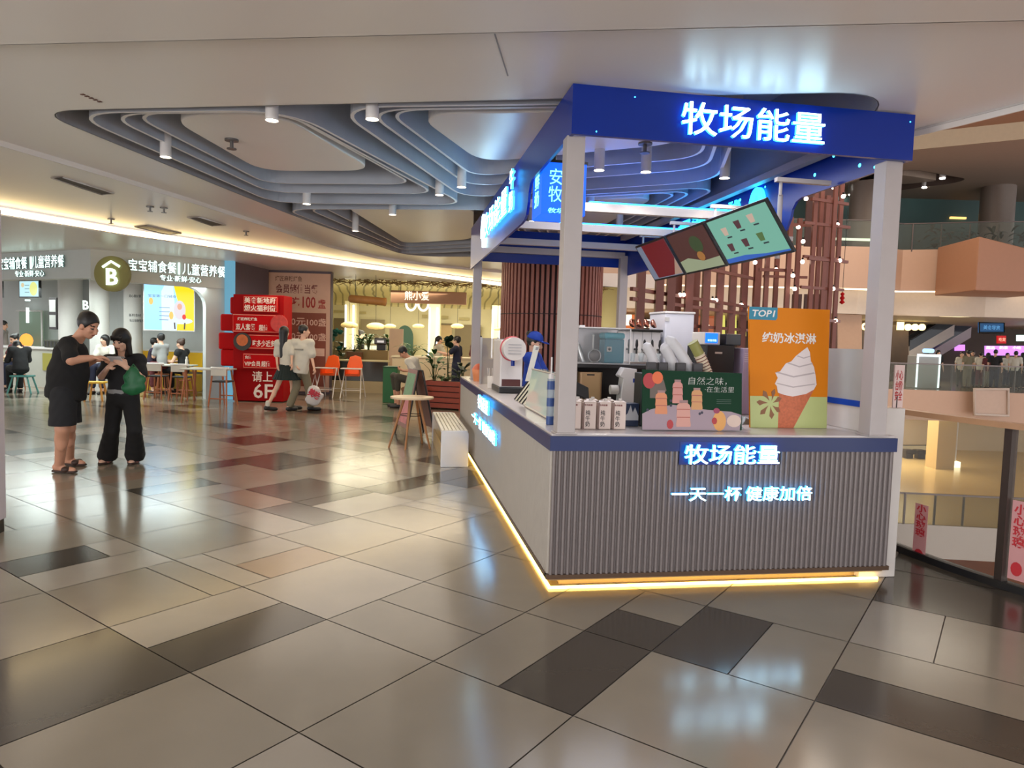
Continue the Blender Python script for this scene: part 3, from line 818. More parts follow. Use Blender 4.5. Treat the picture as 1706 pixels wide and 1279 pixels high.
# yogurt poster board
t = thing('yogurt_poster_board', 'green landscape poster board with fruit yogurt jars leaning on the front counter', 'poster', (1.87, 4.23, ZT))
po, pu = V(1.54, 4.185, ZT + .004), V(0, .1, 1).normalized()
def pf(nm, pts, m, lift=.0, o=None, par=None):
    n = NX.cross(pu); return flat(nm, pts, m, po + n * (.001 + lift), NX, pu, .0008, par or t)
b = MB(); b.slab([po + NX * x + pu * y for x, y in ((0, 0), (.675, 0), (.675, .37), (0, .38))], V(0, .01, 0)); b.build('board', mat('board_green', (20, 58, 38), .55, spec=.15), t)
pf('cloth_print', [(0, 0), (.66, 0), (.672, .1), (.6, .12), (.44, .13), (.3, .15), (.2, .16), (.06, .13), (0, .1)], mat('print_cloth', (160, 140, 150), .4))
M_straw = mat('print_berry', (176, 40, 44), .4); M_peach = mat('print_peach', (214, 136, 92), .4)
pf('apple_print', ellipse(.045, .31, .042, .05, 16), M_straw, .001); pf('peach_print', ellipse(.1, .33, .036, .04, 16), mat('print_apricot', (224, 104, 48), .4), .0012)
pf('basket_print', [(.05, .27), (.14, .32), (.16, .25), (.12, .2), (.05, .2)], mat('print_basket', (104, 92, 84), .5), .0006)
def jar(x, y, w, h, m):
    pf('jar_print', [(x - w / 2, y), (x + w / 2, y), (x + w * .52, y + h * .1), (x + w * .46, y + h * .32), (x + w * .5, y + h * .38), (x + w * .46, y + h * .62), (x + w * .5, y + h * .68), (x + w * .44, y + h * .82), (x + w * .3, y + h * .88), (x + w * .3, y + h),
                     (x - w * .3, y + h), (x - w * .3, y + h * .88), (x - w * .44, y + h * .82), (x - w * .5, y + h * .68), (x - w * .46, y + h * .62), (x - w * .5, y + h * .38), (x - w * .46, y + h * .32), (x - w * .52, y + h * .1)], m, .0014)
    pf('jar_lid_print', [(x - w * .3, y + h * .9), (x + w * .3, y + h * .9), (x + w * .28, y + h), (x - w * .28, y + h)], mat('print_lid', (156, 122, 120), .4), .0026)
    for q in (.34, .64): pf('jar_band_print', [(x - w * .46, y + h * q), (x + w * .46, y + h * q), (x + w * .46, y + h * (q + .035)), (x - w * .46, y + h * (q + .035))], mat('print_jam', (176, 92, 80), .4), .0026)
jar(.125, .1, .08, .15, M_peach); jar(.235, .17, .07, .15, mat('print_pink', (206, 140, 130), .4)); jar(.365, .13, .075, .14, mat('print_gold', (206, 150, 96), .4)); jar(.275, .02, .095, .17, mat('print_rose', (208, 152, 138), .4))
pf('strawberry_print', ellipse(.185, .035, .022, .03, 12), M_straw, .0016); pf('peach_half_print', ellipse(.52, .06, .045, .065, 14), mat('print_mango', (222, 160, 84), .4), .0012); pf('strawberry_half_print', ellipse(.485, .06, .018, .022, 12), M_straw, .0028)
pf('cup_print', ellipse(.62, .06, .05, .04, 14), mat('print_cup', (214, 190, 176), .4), .0012); pf('plum_print', ellipse(.5, .125, .022, .018, 12), mat('print_plum', (150, 50, 84), .4), .0014)
for x, y in ((.385, .105), (.4, .112), (.19, .185), (.19, .155), (.035, .125)): pf('blueberry_print', ellipse(x, y, .009, .009, 8), mat('print_blue', (40, 36, 60), .4), .0016)
M_chalk = mat('print_chalk', (206, 206, 200), .5)
n_ = NX.cross(pu)
text('lettering', '自然之味，', M_chalk, po + NX * .44 + pu * .315 + n_ * .002, NX, pu, .26, .05, .001, -.012, t, .1)
text('lettering', '·在生活里', M_chalk, po + NX * .52 + pu * .262 + n_ * .002, NX, pu, .2, .036, .001, -.012, t, .1)
for k in range(3): pf('small_print', [(.5, .195 - .012 * k), (.6, .195 - .012 * k), (.6, .197 - .012 * k), (.5, .197 - .012 * k)], mat('print_grey', (110, 130, 120), .5), .001)
# clear cup beside the board
t = thing('clear_plastic_cup', 'clear faceted plastic cup between the two poster boards', 'cup', (2.26, 4.3, ZT))
b = MB(); b.lathe([(.022, 0), (.03, .004), (.012, .02), (.03, .05), (.038, .085), (.036, .085), (.028, .05), (.0, .03)], (2.26, 4.3, ZT), 9, smooth=False); b.build('cup', glass('cup_clear', (235, 238, 240), .25), t)
# ice cream poster
t = thing('ice_cream_poster_board', 'tall orange poster board with a soft ice cream cone and a blue corner tag', 'poster', (2.63, 4.42, ZT))
po, pu = V(2.375, 4.37, ZT), V(0, .03, 1).normalized(); n_ = NX.cross(pu)
QW, QH = .565, .815
b = MB(); b.slab([po + NX * x + pu * y for x, y in ((0, 0), (QW, 0), (QW - .01, QH), (-.04, QH))], V(0, .02, 0)); b.build('board', mat('poster_orange', (222, 130, 18), .5, spec=.2, noise=.1, scale=2), t)
pf('ground_print', [(0, 0), (QW, 0), (QW - .006, .215), (-.012, .215)], mat('poster_lime', (186, 196, 128), .4))
pf('cone_print', [(.2, 0), (.315, 0), (.47, .29), (.2, .25)], mat('poster_cone', (196, 104, 66), .5, noise=.35, scale=60), .001)
swirl = [(.19, .24), (.18, .285), (.165, .3), (.185, .34), (.165, .375), (.2, .385), (.225, .42), (.24, .44), (.28, .455), (.31, .49), (.36, .53), (.395, .555), (.415, .52), (.425, .46), (.45, .42), (.465, .36), (.475, .3), (.455, .265), (.4, .235), (.3, .215), (.24, .225)]
pf('ice_cream_print', swirl, mat('poster_cream', (226, 214, 212), .4), .0018)
M_fold = mat('poster_fold', (186, 172, 172), .4)
for pts in ([(.18, .3), (.3, .275), (.46, .3), (.46, .307), (.3, .284), (.18, .307)], [(.17, .375), (.3, .345), (.46, .375), (.45, .384), (.3, .355), (.18, .383)], [(.25, .44), (.34, .415), (.44, .44), (.435, .448), (.34, .424), (.26, .447)], [(.32, .49), (.37, .475), (.42, .49), (.418, .497), (.37, .483), (.325, .496)]): pf('fold_print', pts, M_fold, .003)
for k in range(7):
    a = R(15 + 51 * k); c, s_ = math.cos(a), math.sin(a); q = [(.02, 0), (.085, -.006), (.105, .012), (.075, .03), (.05, .012)]
    pts = [(.14 + (x * c - y * s_) * (.8 if x * c > 0 else 1), .165 + x * s_ + y * c) for x, y in q]
    if max(p[0] for p in pts) < .235: pf('wafer_print', pts, mat('poster_wafer', (140, 92, 58), .5), .0012)
pf('tag_print', [(-.04, QH - .085), (.155, QH - .085), (.165, QH - .07), (.165, QH), (-.04, QH)], mat('poster_teal', (30, 132, 160), .4), .001)
M_pw = mat('poster_white', (236, 232, 226), .4)
text('lettering', 'TOP1', M_pw, po + NX * .062 + pu * (QH - .042) + n_ * .0028, NX, pu, .165, .046, .001, .02, t, .2)
text('lettering', '纯奶冰淇淋', M_pw, po + NX * .26 + pu * .612 + n_ * .002, NX, pu, .40, .074, .001, .02, t)
b = MB(); b.slab([po + V(.2, .02, 0), po + V(.36, .02, 0), po + V(.3, .2, 0), po + V(.26, .2, 0)], (0, 0, .004)); b.build('stand', M_dark, t)

# clear tool case on the bar shelf
SZ = 1.427
t = thing('clear_tool_case', 'clear acrylic case of bar tools standing on the shelf behind the post', 'case', (1.56, 5.36, SZ))
b = MB(); b.quad((1.345, 5.2, SZ + .004), (1.79, 5.2, SZ + .004), (1.79, 5.2, SZ + .275), (1.345, 5.2, SZ + .275)); b.build('front_pane', glass('acrylic_clear', (240, 242, 244), .10), t)
b = MB(); b.box((1.345, 5.52, SZ), (1.79, 5.53, SZ + .275)); b.build('rear_panel', mat('case_steel', (150, 142, 140), .25, .7), t)
b = MB()
for x in (1.345, 1.784): b.box((x, 5.195, SZ), (x + .008, 5.205, SZ + .28)); b.box((x, 5.52, SZ), (x + .008, 5.53, SZ + .28))
b.box((1.345, 5.195, SZ + .274), (1.79, 5.53, SZ + .282)); b.box((1.345, 5.195, SZ), (1.79, 5.53, SZ + .004)); b.box((1.41, 5.3, SZ + .282), (1.45, 5.34, SZ + .296)); b.build('frame', M_whitegloss, t)
SZ += .005
t = thing('teal_canister', 'teal plastic canister with a round latch inside the clear case', 'canister', (1.69, 5.36, SZ))
b = MB(); b.box((1.61, 5.28, SZ), (1.77, 5.44, SZ + .19)); b.build('body', mat('teal_plastic', (14, 120, 140), .35), t, .012, 3)
b = MB(); b.slab([(1.605, 5.275, SZ + .19), (1.775, 5.275, SZ + .19), (1.775, 5.445, SZ + .19), (1.605, 5.445, SZ + .19)], (0, 0, .05)); b.build('lid', mat('teal_light', (40, 160, 176), .35), t, .02, 3)
b = MB(); b.box((1.625, 5.272, SZ + .09), (1.665, 5.281, SZ + .13)); b.build('latch', M_white, t, .003)
b = MB(); b.cyl((1.645, 5.268, SZ + .11), (1.645, 5.272, SZ + .11), .011, n=12); b.build('latch_hole', M_black, t)
t = thing('mesh_sieve', 'round mesh sieve standing in the clear case left of the teal canister', 'sieve', (1.53, 5.3, SZ))
b = MB(); b.tube([(1.535 + .05 * math.cos(a), 5.3, SZ + .055 + .05 * math.sin(a)) for a in [2 * pi * k / 20 for k in range(20)]], .005, 6, True); b.build('rim', M_steel, t)
b = MB(); b.ell((1.535, 5.305, SZ + .055), (.048, .02, .048), 16, 8); b.build('mesh', mat('sieve_mesh', (120, 112, 108), .5, .6), t)
t = thing('wire_whisk', 'wire whisk standing upright in the clear case', 'whisk', (1.55, 5.4, SZ))
b = MB()
for k in range(4):
    a = pi * k / 4; b.tube([V(1.55 + math.cos(a) * r, 5.4 + math.sin(a) * r, SZ + z) for r, z in ((.004, .1), (.022, .05), (.02, .02), (0, .004), (-.02, .02), (-.022, .05), (-.004, .1))], .002, 5)
b.build('wires', M_steel, t)
b = MB(); b.cyl((1.55, 5.4, SZ + .1), (1.55, 5.4, SZ + .21), .007, n=8); b.ell((1.55, 5.4, SZ + .215), (.01, .01, .01), 8, 6); b.build('handle', M_white, t)
t = thing('ice_scoop', 'steel scoop leaning in the clear case at the left', 'scoop', (1.42, 5.3, SZ))
b = MB(); b.tube([(1.445, 5.3, SZ + .006), (1.43, 5.31, SZ + .06), (1.412, 5.33, SZ + .14)], [.014, .02, .012], 10); b.build('bowl', M_steel, t)
b = MB(); b.cyl((1.412, 5.33, SZ + .14), (1.40, 5.34, SZ + .17), .007, n=8); b.build('handle', M_whitegloss, t)
# under the shelf
t = thing('beige_tin', 'beige upright tin standing under the bar shelf', 'tin', (1.49, 5.32, 1.0488))
b = MB(); b.prism(rrect(.2, .2, .03, 4, 1.49, 5.33), 1.0488, 1.36); b.build('body', mat('tin_beige', (206, 166, 122), .35, .3), t)
b = MB(); b.box((1.46, 5.226, 1.335), (1.52, 5.229, 1.345)); b.build('slot', M_black, t)
t = thing('order_tablet', 'dark order tablet tilted on a stand above the milk cartons', 'tablet', (1.2, 4.47, ZT))
b = MB(); b.obox((1.2, 4.46, 1.275), V(.06, 0, -.028), V(0, .014, .04), V(.003, -.002, .006)); b.build('screen', M_black, t, .003)
b = MB(); b.cyl((1.2, 4.47, ZT), (1.2, 4.465, 1.27), .012, n=8); b.box((1.16, 4.44, ZT), (1.24, 4.5, ZT + .01)); b.build('stand', M_dark, t)
t = thing('coffee_grinder', 'white coffee grinder with a spout standing in front of the bar shelf', 'grinder', (1.70, 5.06, 1.031))
b = MB(); b.slab([(1.66, 5.02, 1.1), (1.77, 5.02, 1.1), (1.79, 5.02, 1.4), (1.69, 5.02, 1.41), (1.655, 5.02, 1.35), (1.66, 5.02, 1.34), (1.685, 5.02, 1.33)], (0, .11, 0)); b.build('body', M_whitegloss, t, .01, 3)
b = MB(); b.cyl((1.6, 5.07, 1.24), (1.66, 5.07, 1.24), .035, n=16); b.build('spout', M_white, t)
b = MB(); b.box((1.62, 5.02, 1.031), (1.78, 5.13, 1.1)); b.build('base', M_whitegloss, t, .008)
b = MB(); b.box((1.76, 5.015, 1.3), (1.775, 5.02, 1.33)); b.build('switch', M_navy, t)
t = thing('steel_jug', 'small steel jug with a handle right of the white grinder', 'jug', (1.9, 5.1, 1.031))
b = MB(); b.lathe([(.05, 0), (.055, .02), (.05, .14), (.035, .2), (.045, .26), (.04, .262), (.03, .2), (.04, .14), (0, .03)], (1.9, 5.08, 1.031), 18); b.build('body', M_steel, t)
b = MB(); b.tube([(1.93, 5.06, 1.28), (1.98, 5.05, 1.27), (1.985, 5.05, 1.18), (1.94, 5.06, 1.12)], .006, 6); b.build('handle', M_steel, t)
# drinks tap tower
t = thing('drink_tap_tower', 'white drinks tap tower with black tap handles and a dark lid', 'tap tower', (2.19, 6.15, 1.031))
b = MB(); b.box((2.02, 6.03, 1.031), (2.36, 6.3, 1.7)); b.build('body', M_whitegloss, t, .008)
b = MB(); b.box((2.005, 6.0, 1.7), (2.37, 6.32, 1.722)); b.build('lid', M_dark, t, .008)
for k in range(3): b = MB(); b.box((2.1 + .085 * k, 6.027, 1.46), (2.103 + .085 * k, 6.031, 1.7)); b.build('panel_seam', M_recess, t)
for k in range(5):
    x = 2.045 + .072 * k
    b = MB(); b.cyl((x, 5.97, 1.54), (x, 6.03, 1.54), .01, n=8); b.cyl((x, 5.975, 1.5), (x, 5.975, 1.545), .009, n=8); b.lathe([(.006, .0), (.014, .03), (.011, .07), (.004, .085)], (x, 5.975, 1.545), 10); b.build('tap', M_black, t)
b = MB(); b.box((2.0, 5.86, 1.40), (2.38, 6.03, 1.432)); b.build('drip_tray', M_steel, t, .003)
b = MB(); b.box((2.02, 5.88, 1.031), (2.36, 6.03, 1.40)); b.build('cabinet', mat('tower_grey', (96, 92, 94), .4, .4), t)
def tumbler(x, y, lb, first=[None]):
    if first[0] is None:
        q = thing('glass_tumbler', lb, 'glass', (x, y, 1.4335), 0, 'glasses under the drink taps')
        b = MB(); b.lathe([(.02, 0), (.027, .075), (.0255, .075), (.019, .004), (0, .004)], (x, y, 1.4335), 14); b.build('tumbler', glass('tumbler_glass', (232, 236, 238), .3), q); first[0] = q
    else: dup(first[0], (x, y, 1.4335), 0, lb)
for k, lb in enumerate(('leftmost glass tumbler on the tap drip tray', 'second glass tumbler from the left on the tap drip tray', 'third glass tumbler from the left on the tap drip tray', 'rightmost glass tumbler on the tap drip tray')): tumbler(2.06 + .08 * k, 5.92, lb)
b0 = None
for k, lb in enumerate(('leftmost copper bowl turned on edge on the tap tower lid', 'second copper bowl from the left on the tap tower lid', 'third copper bowl from the left on the tap tower lid', 'fourth copper bowl on the tap tower lid beside the white cabinet')):
    x = 2.1 + .068 * k
    if b0 is None:
        b0 = thing('copper_bowl', lb, 'bowl', (x, 6.12, 1.722), 0, 'copper bowls on the tap tower')
        b = MB(); b.lathe([(0, 0), (.02, .004), (.038, .02), (.042, .04), (.04, .04), (.034, .02), (0, .008)], (x - .012, 6.12, 1.764), 18, axis=(.75, -.5, .35)); b.build('bowl', mat('copper', (176, 122, 104), .22, .9), b0)
    else: dup(b0, (x, 6.12, 1.722), 0, lb)
t = thing('white_cabinet', 'tall white machine cabinet right of the tap tower', 'cabinet', (2.53, 6.2, 1.031))
b = MB(); b.box((2.385, 6.0, 1.031), (2.66, 6.4, 1.87)); b.build('body', mat('cabinet_white', (214, 214, 224), .35), t, .008)
b = MB(); b.box((2.378, 5.99, 1.87), (2.668, 6.41, 1.89)); b.build('lid', M_whitegloss, t, .006)
b = MB(); b.box((2.38, 5.994, 1.80), (2.42, 6.001, 1.835)); b.build('label_plate', M_steel, t)
# cup stacks in a leaning dispenser behind the green board
t = thing('cup_dispenser', 'black four-slot cup dispenser behind the green poster board', 'dispenser', (1.9, 4.46, ZT))
b = MB(); b.box((1.60, 4.40, ZT), (2.08, 4.54, 1.40)); b.build('base', M_black, t, .006)
for k, (px, _) in enumerate(((1085, 0), (1104, 0), (1134, 0), (1162, 0))):
    c = aty(px, 614, 4.39); b = MB(); b.box((c.x - .033, 4.375, 1.39), (c.x + .033, 4.41, 1.475)); b.build('slot_plate', mat('slot_grey', (60, 56, 58), .4), t, .006)
M_lidw = mat('lid_white', (216, 214, 216), .35); M_cupg = mat('cup_green', (150, 148, 84), .5); M_cupc = mat('cup_cream', (224, 208, 182), .5); M_cups = mat('cup_stripe', (122, 74, 60), .5)
def stack(pts, lb, kind, r):
    P = [aty(x, y, 4.46) for x, y in pts]
    # fine path through three points
    path = [(P[0] * (1 - u) ** 2 + P[1] * 2 * u * (1 - u) + P[2] * u * u) for u in [k / 36 for k in range(37)]]
    q = thing('cup_stack', lb, 'cup stack', P[0], 0, 'stacks in the cup dispenser')
    if kind == 'lid':
        b = MB(); b.tube(path, [r * (1 + .07 * (k % 2)) * (1 if k < 33 else max(.35, 1 - (k - 32) * .16)) for k in range(37)], 18); b.build('lids', M_lidw, q)
    else:
        b = MB(); b.tube(path[:25], [r * (.98 if k % 3 else 1.08) for k in range(25)], 18); b.build('cream_cups', M_cupc, q)
        for k in range(0, 24, 3):
            b = MB(); b.tube([path[k], path[k] + (path[k + 1] - path[k]) * .8], r * 1.1, 18); b.build('rim_stripe', M_cups, q)
        b = MB(); b.tube(path[24:], [r * .98] * 12 + [r * 1.06], 18); b.build('green_cup', M_cupg, q)
stack([(1094, 622), (1087, 590), (1074, 572)], 'leftmost stack of white cup lids in the dispenser', 'lid', .033)
stack([(1124, 624), (1118, 592), (1103, 574)], 'short middle stack of white cup lids in the dispenser', 'lid', .034)
stack([(1152, 624), (1140, 592), (1110, 561)], 'tallest stack of white cup lids in the dispenser', 'lid', .037)
stack([(1180, 628), (1172, 602), (1154, 570)], 'stack of striped paper cups topped by a green cup', 'cup', .036)
# coffee machine and cabinet
t = thing('coffee_machine', 'black coffee machine with a small glowing blue display on top', 'coffee machine', (2.55, 5.4, 1.031))
b = MB(); b.box((2.43, 5.22, 1.3), (2.668, 5.6, 1.60)); b.box((2.43, 5.42, 1.06), (2.668, 5.6, 1.3)); b.box((2.43, 5.22, 1.031), (2.668, 5.6, 1.07)); b.build('body', M_black, t, .006)
b = MB(); b.box((2.425, 5.26, 1.60), (2.56, 5.5, 1.70)); b.build('display_housing', M_white, t, .006)
b = MB(); b.box((2.432, 5.254, 1.615), (2.535, 5.262, 1.692)); b.build('display', glow('display_blue', (20, 110, 255), 1.6), t)
text('display_text', '欢迎光临', glow('display_text', (190, 235, 255), 2), (2.487, 5.253, 1.636), NX, UP, .075, .018, .001, .01, t)
b = MB(); b.box((2.60, 5.24, 1.60), (2.73, 5.5, 1.69)); b.build('hopper', mat('hopper_black', (30, 28, 34), .25), t, .006)
b = MB(); b.cyl((2.52, 5.3, 1.3), (2.52, 5.3, 1.24), .02, n=12); b.build('spout', M_steel, t)
b = MB(); b.box((2.5, 5.214, 1.53), (2.56, 5.221, 1.545)); b.build('badge', M_steel, t)
t = thing('lilac_cabinet', 'pale lilac cabinet with fine print left of the orange poster', 'cabinet', (2.86, 5.3, ZT))
b = MB(); b.box((2.735, 5.2, ZT), (3.0, 5.55, 1.58)); b.build('body', mat('lilac_white', (176, 158, 184), .45), t, .006)
for k in range(5): b = MB(); b.box((2.745, 5.197, 1.535 - .016 * k), (2.86, 5.2005, 1.541 - .016 * k)); b.build('small_print', mat('print_lilac', (208, 196, 210), .5), t)

# ---- left counter
t = thing('soft_serve_machine', 'white soft ice cream machine on the left counter', 'ice cream machine', (1.17, 7.2, ZT))
b = MB(); b.box((1.04, 6.98, ZT + .06), (1.27, 7.5, 1.59)); b.build('body', M_whitegloss, t, .01, 3)
b = MB(); b.box((1.03, 6.95, ZT), (1.29, 7.52, ZT + .06)); b.build('base', M_black, t, .008)
b = MB(); b.cyl((1.155, 6.80, 1.5), (1.155, 6.985, 1.5), .115, n=24); b.build('head', M_white, t, .02, 3)
b = MB(); b.tube([(1.155 + .118 * math.cos(a), 6.95, 1.5 + .118 * math.sin(a)) for a in [2 * pi * k / 24 for k in range(24)]], .01, 6, True); b.build('head_ring', mat('ring_pink', (196, 84, 90), .4), t)
for k in range(4): b = MB(); b.box((1.09, 6.796, 1.45 + .03 * k), (1.22, 6.801, 1.456 + .03 * k)); b.build('vent_slot', M_recess, t)
b = MB(); b.cyl((1.155, 6.975, 1.27), (1.155, 6.985, 1.27), .055, n=24); b.build('dial', M_whitegloss, t, .003)
b = MB(); b.box((1.06, 6.975, 1.12), (1.25, 6.985, 1.19)); b.build('drip_window', mat('window_brown', (86, 48, 46), .3), t)
b = MB(); b.cyl((1.155, 6.9, 1.39), (1.155, 6.9, 1.33), .02, n=12); b.build('nozzle', M_navy, t)
t = thing('straw_holder', 'white holder with paper straws beside the ice cream machine', 'straw holder', (1.06, 7.75, ZT))
b = MB(); b.lathe([(.045, 0), (.05, .13), (.047, .13), (.042, .005), (0, .005)], (1.06, 7.72, ZT), 16); b.build('holder', M_white, t)
rs = random.Random(5)
for k in range(8):
    a = rs.uniform(0, 6.28); p = V(1.06 + .03 * math.cos(a), 7.72 + .03 * math.sin(a), ZT + .01); b = MB(); b.cyl(p, p + V(.02 * math.cos(a), .02 * math.sin(a), .21), .005, n=6); b.build('straw', M_white, t)
t = thing('orange_tub', 'small orange tub at the far end of the left counter', 'tub', (1.04, 9.0, ZT))
b = MB(); b.lathe([(.06, 0), (.075, .09), (.085, .15), (.08, .155), (.06, .16), (0, .17)], (1.04, 8.85, ZT), 18); b.build('tub', mat('tub_orange', (226, 140, 90), .4), t)
b = MB(); b.lathe([(.085, .15), (.06, .19), (.03, .22), (0, .225)], (1.04, 8.85, ZT), 18); b.build('lid', mat('tub_lid', (206, 96, 60), .4), t)
t = thing('glass_guard', 'steel framed glass guard standing behind the orange tub', 'guard', (1.25, 8.3, ZT))
b = MB(); b.box((1.0, 8.3, ZT), (1.4, 8.306, 1.6)); b.build('pane', glass('guard_glass', (206, 200, 196), .35), t)
for x in (1.0, 1.2, 1.4): b = MB(); b.box((x - .012, 8.29, ZT), (x + .012, 8.315, 1.61)); b.build('frame_bar', M_steel, t)
t = thing('clear_menu_stand', 'leaning clear acrylic stand with pale slips on the left counter', 'menu stand', (1.12, 5.95, ZT))
q = [atz(855, 667, ZT), atz(878, 680, ZT)]; u1, u2 = aty(866, 622, 5.95), aty(898, 621, 5.45)
A, B_, D_, C_ = V(1.07, 6.2, ZT), V(1.07, 5.68, ZT), V(1.24, 6.15, 1.30), V(1.24, 5.62, 1.30)
b = MB(); b.slab([A, B_, C_, D_], (.012, 0, .004)); b.build('pane', glass('stand_acrylic', (220, 218, 210), .2), t)
for k in range(4):
    u = .08 + .25 * k; a0 = A.lerp(B_, u); a1 = D_.lerp(C_, u); n2 = V(-.01, 0, .006)
    b = MB(); b.slab([a0 + n2, a0 + (B_ - A) * .17 + n2, a1 + (C_ - D_) * .17 + n2, a1 + n2], (.003, 0, 0)); b.build('slip', mat('slip_cream', (196, 190, 170), .5), t)
    b = MB(); b.cyl(a0 + n2 * 1.5, a1 + n2 * 1.5, .006, n=6); b.build('rib', M_dark, t)
t = thing('white_tag_stick', 'tall narrow white tag leaning out of the clear stand', 'tag', (1.2, 5.75, ZT))
b = MB(); b.slab([aty(875, 635, 5.72), aty(884, 635, 5.72), aty(899, 577, 5.72), aty(890, 575, 5.72)], (0, .008, 0)); b.build('board', mat('tag_white', (224, 220, 208), .4), t)
b = MB(); b.slab([aty(892, 583, 5.715), aty(896, 583, 5.715), aty(898, 578, 5.715), aty(893, 578, 5.715)], (0, .004, 0)); b.build('print', M_recess, t)
t = thing('glass_display_case', 'low green-tinted glass display case at the front end of the left counter', 'display case', (1.25, 5.0, ZT))
G = glass('case_glass', (206, 226, 216), .10)
for nm, q in (('pane', [(1.05, 4.54, ZT), (1.05, 5.6, ZT), (1.10, 5.6, 1.36), (1.10, 4.54, 1.36)]), ('pane', [(1.05, 4.54, ZT), (1.2, 4.54, ZT), (1.2, 4.54, 1.36), (1.10, 4.54, 1.36)]), ('pane', [(1.10, 4.54, 1.36), (1.2, 4.54, 1.36), (1.2, 5.6, 1.36), (1.10, 5.6, 1.36)])):
    b = MB(); b.quad(*q); b.build(nm, G, t)
b = MB(); b.tube([(1.05, 4.54, ZT + .006), (1.05, 5.6, ZT + .006)], .008, 6); b.tube([(1.10, 4.54, 1.36), (1.10, 5.6, 1.36)], .008, 6); b.tube([(1.05, 4.54, ZT), (1.10, 4.54, 1.36)], .007, 6); b.build('frame', M_steel, t)
b = MB(); b.box((1.06, 4.56, ZT), (1.195, 5.58, ZT + .03)); b.build('tray', mat('case_tray', (150, 176, 166), .3), t)
t = thing('slim_dispenser', 'slim clear dispenser with blue labels at the counter corner beside the post', 'dispenser', (1.02, 4.42, ZT))
cx, cy = 1.0, 4.44
b = MB(); b.cyl((cx, cy, ZT), (cx, cy, ZT + .3), .024, n=14); b.build('tube', glass('dispenser_clear', (206, 214, 224), .35), t)
for z in (.0, .12, .23): b = MB(); b.cyl((cx, cy, ZT + z), (cx, cy, ZT + z + .055), .0255, n=14); b.build('blue_label', mat('label_blue', (40, 70, 130), .4), t)
b = MB(); b.cyl((cx, cy, ZT + .3), (cx, cy, ZT + .33), .018, n=12); b.cyl((cx, cy, ZT + .33), (cx, cy, ZT + .44), .006, n=8); b.build('plunger', M_whitegloss, t)
c1 = dup(C0, (1.13, 4.62, ZT + .032), R(-75), 'milk carton inside the glass case end nearest the post', 'milk cartons at the counter corner')
c2 = dup(C0, (1.14, 4.74, ZT + .032), R(-75), 'milk carton behind the slim blue-labelled dispenser', 'milk cartons at the counter corner')
t = thing('notice_strip', 'red and white notice strip standing on the white end panel of the kiosk', 'notice', (3.29, 4.1, 1.2225))
b = MB(); b.box((3.226, 4.10, 1.2235), (3.297, 4.11, 1.504)); b.build('board', mat('notice_white', (214, 190, 184), .5), t)
text('lettering', '小心\n台阶\n安全', mat('notice_red', (176, 44, 44), .5), (3.261, 4.0995, 1.37), NX, UP, .055, .2, .001, .02, t)
b = MB(); b.box((3.25, 4.097, 1.2235), (3.256, 4.0995, 1.3)); b.build('dark_line', M_dark, t)

# kiosk group scaled about the camera; the counter front stands 1.0 m high and 2.43 m wide on the floor
KS, K_OLD, K_NEW = 1.064, V(X0, Y0, .0966), V(.9895, 4.288, .0005)
for o in [q for q in bpy.data.objects if q not in _before and q.parent is None]:
    o.location = K_NEW + (o.location - K_OLD) * KS
    o.scale = (KS, KS, KS)

# ------------------------------------------------------------------ baby food shop at the left
M_shopw = mat('shop_wall', (190, 194, 192), .6, noise=.04)
M_shopp = mat('shop_pillar', (216, 214, 210), .55, noise=.04)
M_sign = [glow('shop_sign_light', (222, 255, 246), 2.2), glow('shop_sign_side', (170, 220, 210), .12)]
def pxy(px, d): p = at(px, 560, d); return (p.x, p.y)
CA = Vector(pxy(152, 14.6)); CB = Vector(pxy(389, 16.4)); CC = Vector(pxy(-190, 18.6))
def wallbox(mb, a, b, z0, z1, th):
    """upright slab along a-b, thickness pushed to the far side"""
    a, b = Vector(a), Vector(b); d = (b - a).normalized(); n = Vector((-d.y, d.x))
    if n.y < 0: n = -n
    mb.prism([(a.x, a.y), (b.x, b.y), (b.x + n.x * th, b.y + n.y * th), (a.x + n.x * th, a.y + n.y * th)], z0, z1)
    return Vector((d.x, d.y, 0)), Vector((n.x, n.y, 0))
b = MB(); dR, nR = wallbox(b, CA, CB, 2.56, 3.2, .25); struct('wall_header', b, M_shopw)
b = MB(); dL, nL = wallbox(b, CC, CA, 2.60, 3.2, .25); struct('wall_header', b, M_shopw)
# right end of the shop front, with the quarter arch
E0 = Vector(pxy(343, 16.05))
arch = [(0, 2.56), (0, 2.2)] if False else None
b = MB()
prof = [(0, 0), (0, 2.12)] + [(-.42 + .42 * math.cos(R(a)), 2.12 + .44 * math.sin(R(a))) for a in range(15, 91, 15)] + [(CB - E0).length * 0 + -.42 * 0 + 0 and (0, 0) or (-.42, 2.57)] + [((CB - E0).length, 2.57), ((CB - E0).length, 0)]
prof = [p for i, p in enumerate(prof) if i == 0 or p != prof[i - 1]]
o3 = V(E0.x, E0.y, 0)
b.slab([o3 + dR * x + UP * z for x, z in prof], nR * .25); struct('wall_shop_front', b, M_shopw)
# interior walls
BA, BB, BCc = Vector(pxy(-190, 21.2)), Vector(pxy(196, 20.0)), Vector(pxy(372, 18.3))
b = MB(); wallbox(b, BB, BCc, 0, 3.2, .15); wallbox(b, BA, BB, 0, 3.2, .15); struct('wall_shop_back', b, M_shopw)
for px, w, d in ((118, .3, 19.6), (166, .22, 17.6), (222, .22, 18.2)):
    p = Vector(pxy(px, d)); b = MB(); b.cyl((p.x, p.y, 0), (p.x, p.y, 3.195), w, n=24); struct('wall_pillar', b, M_shopp)
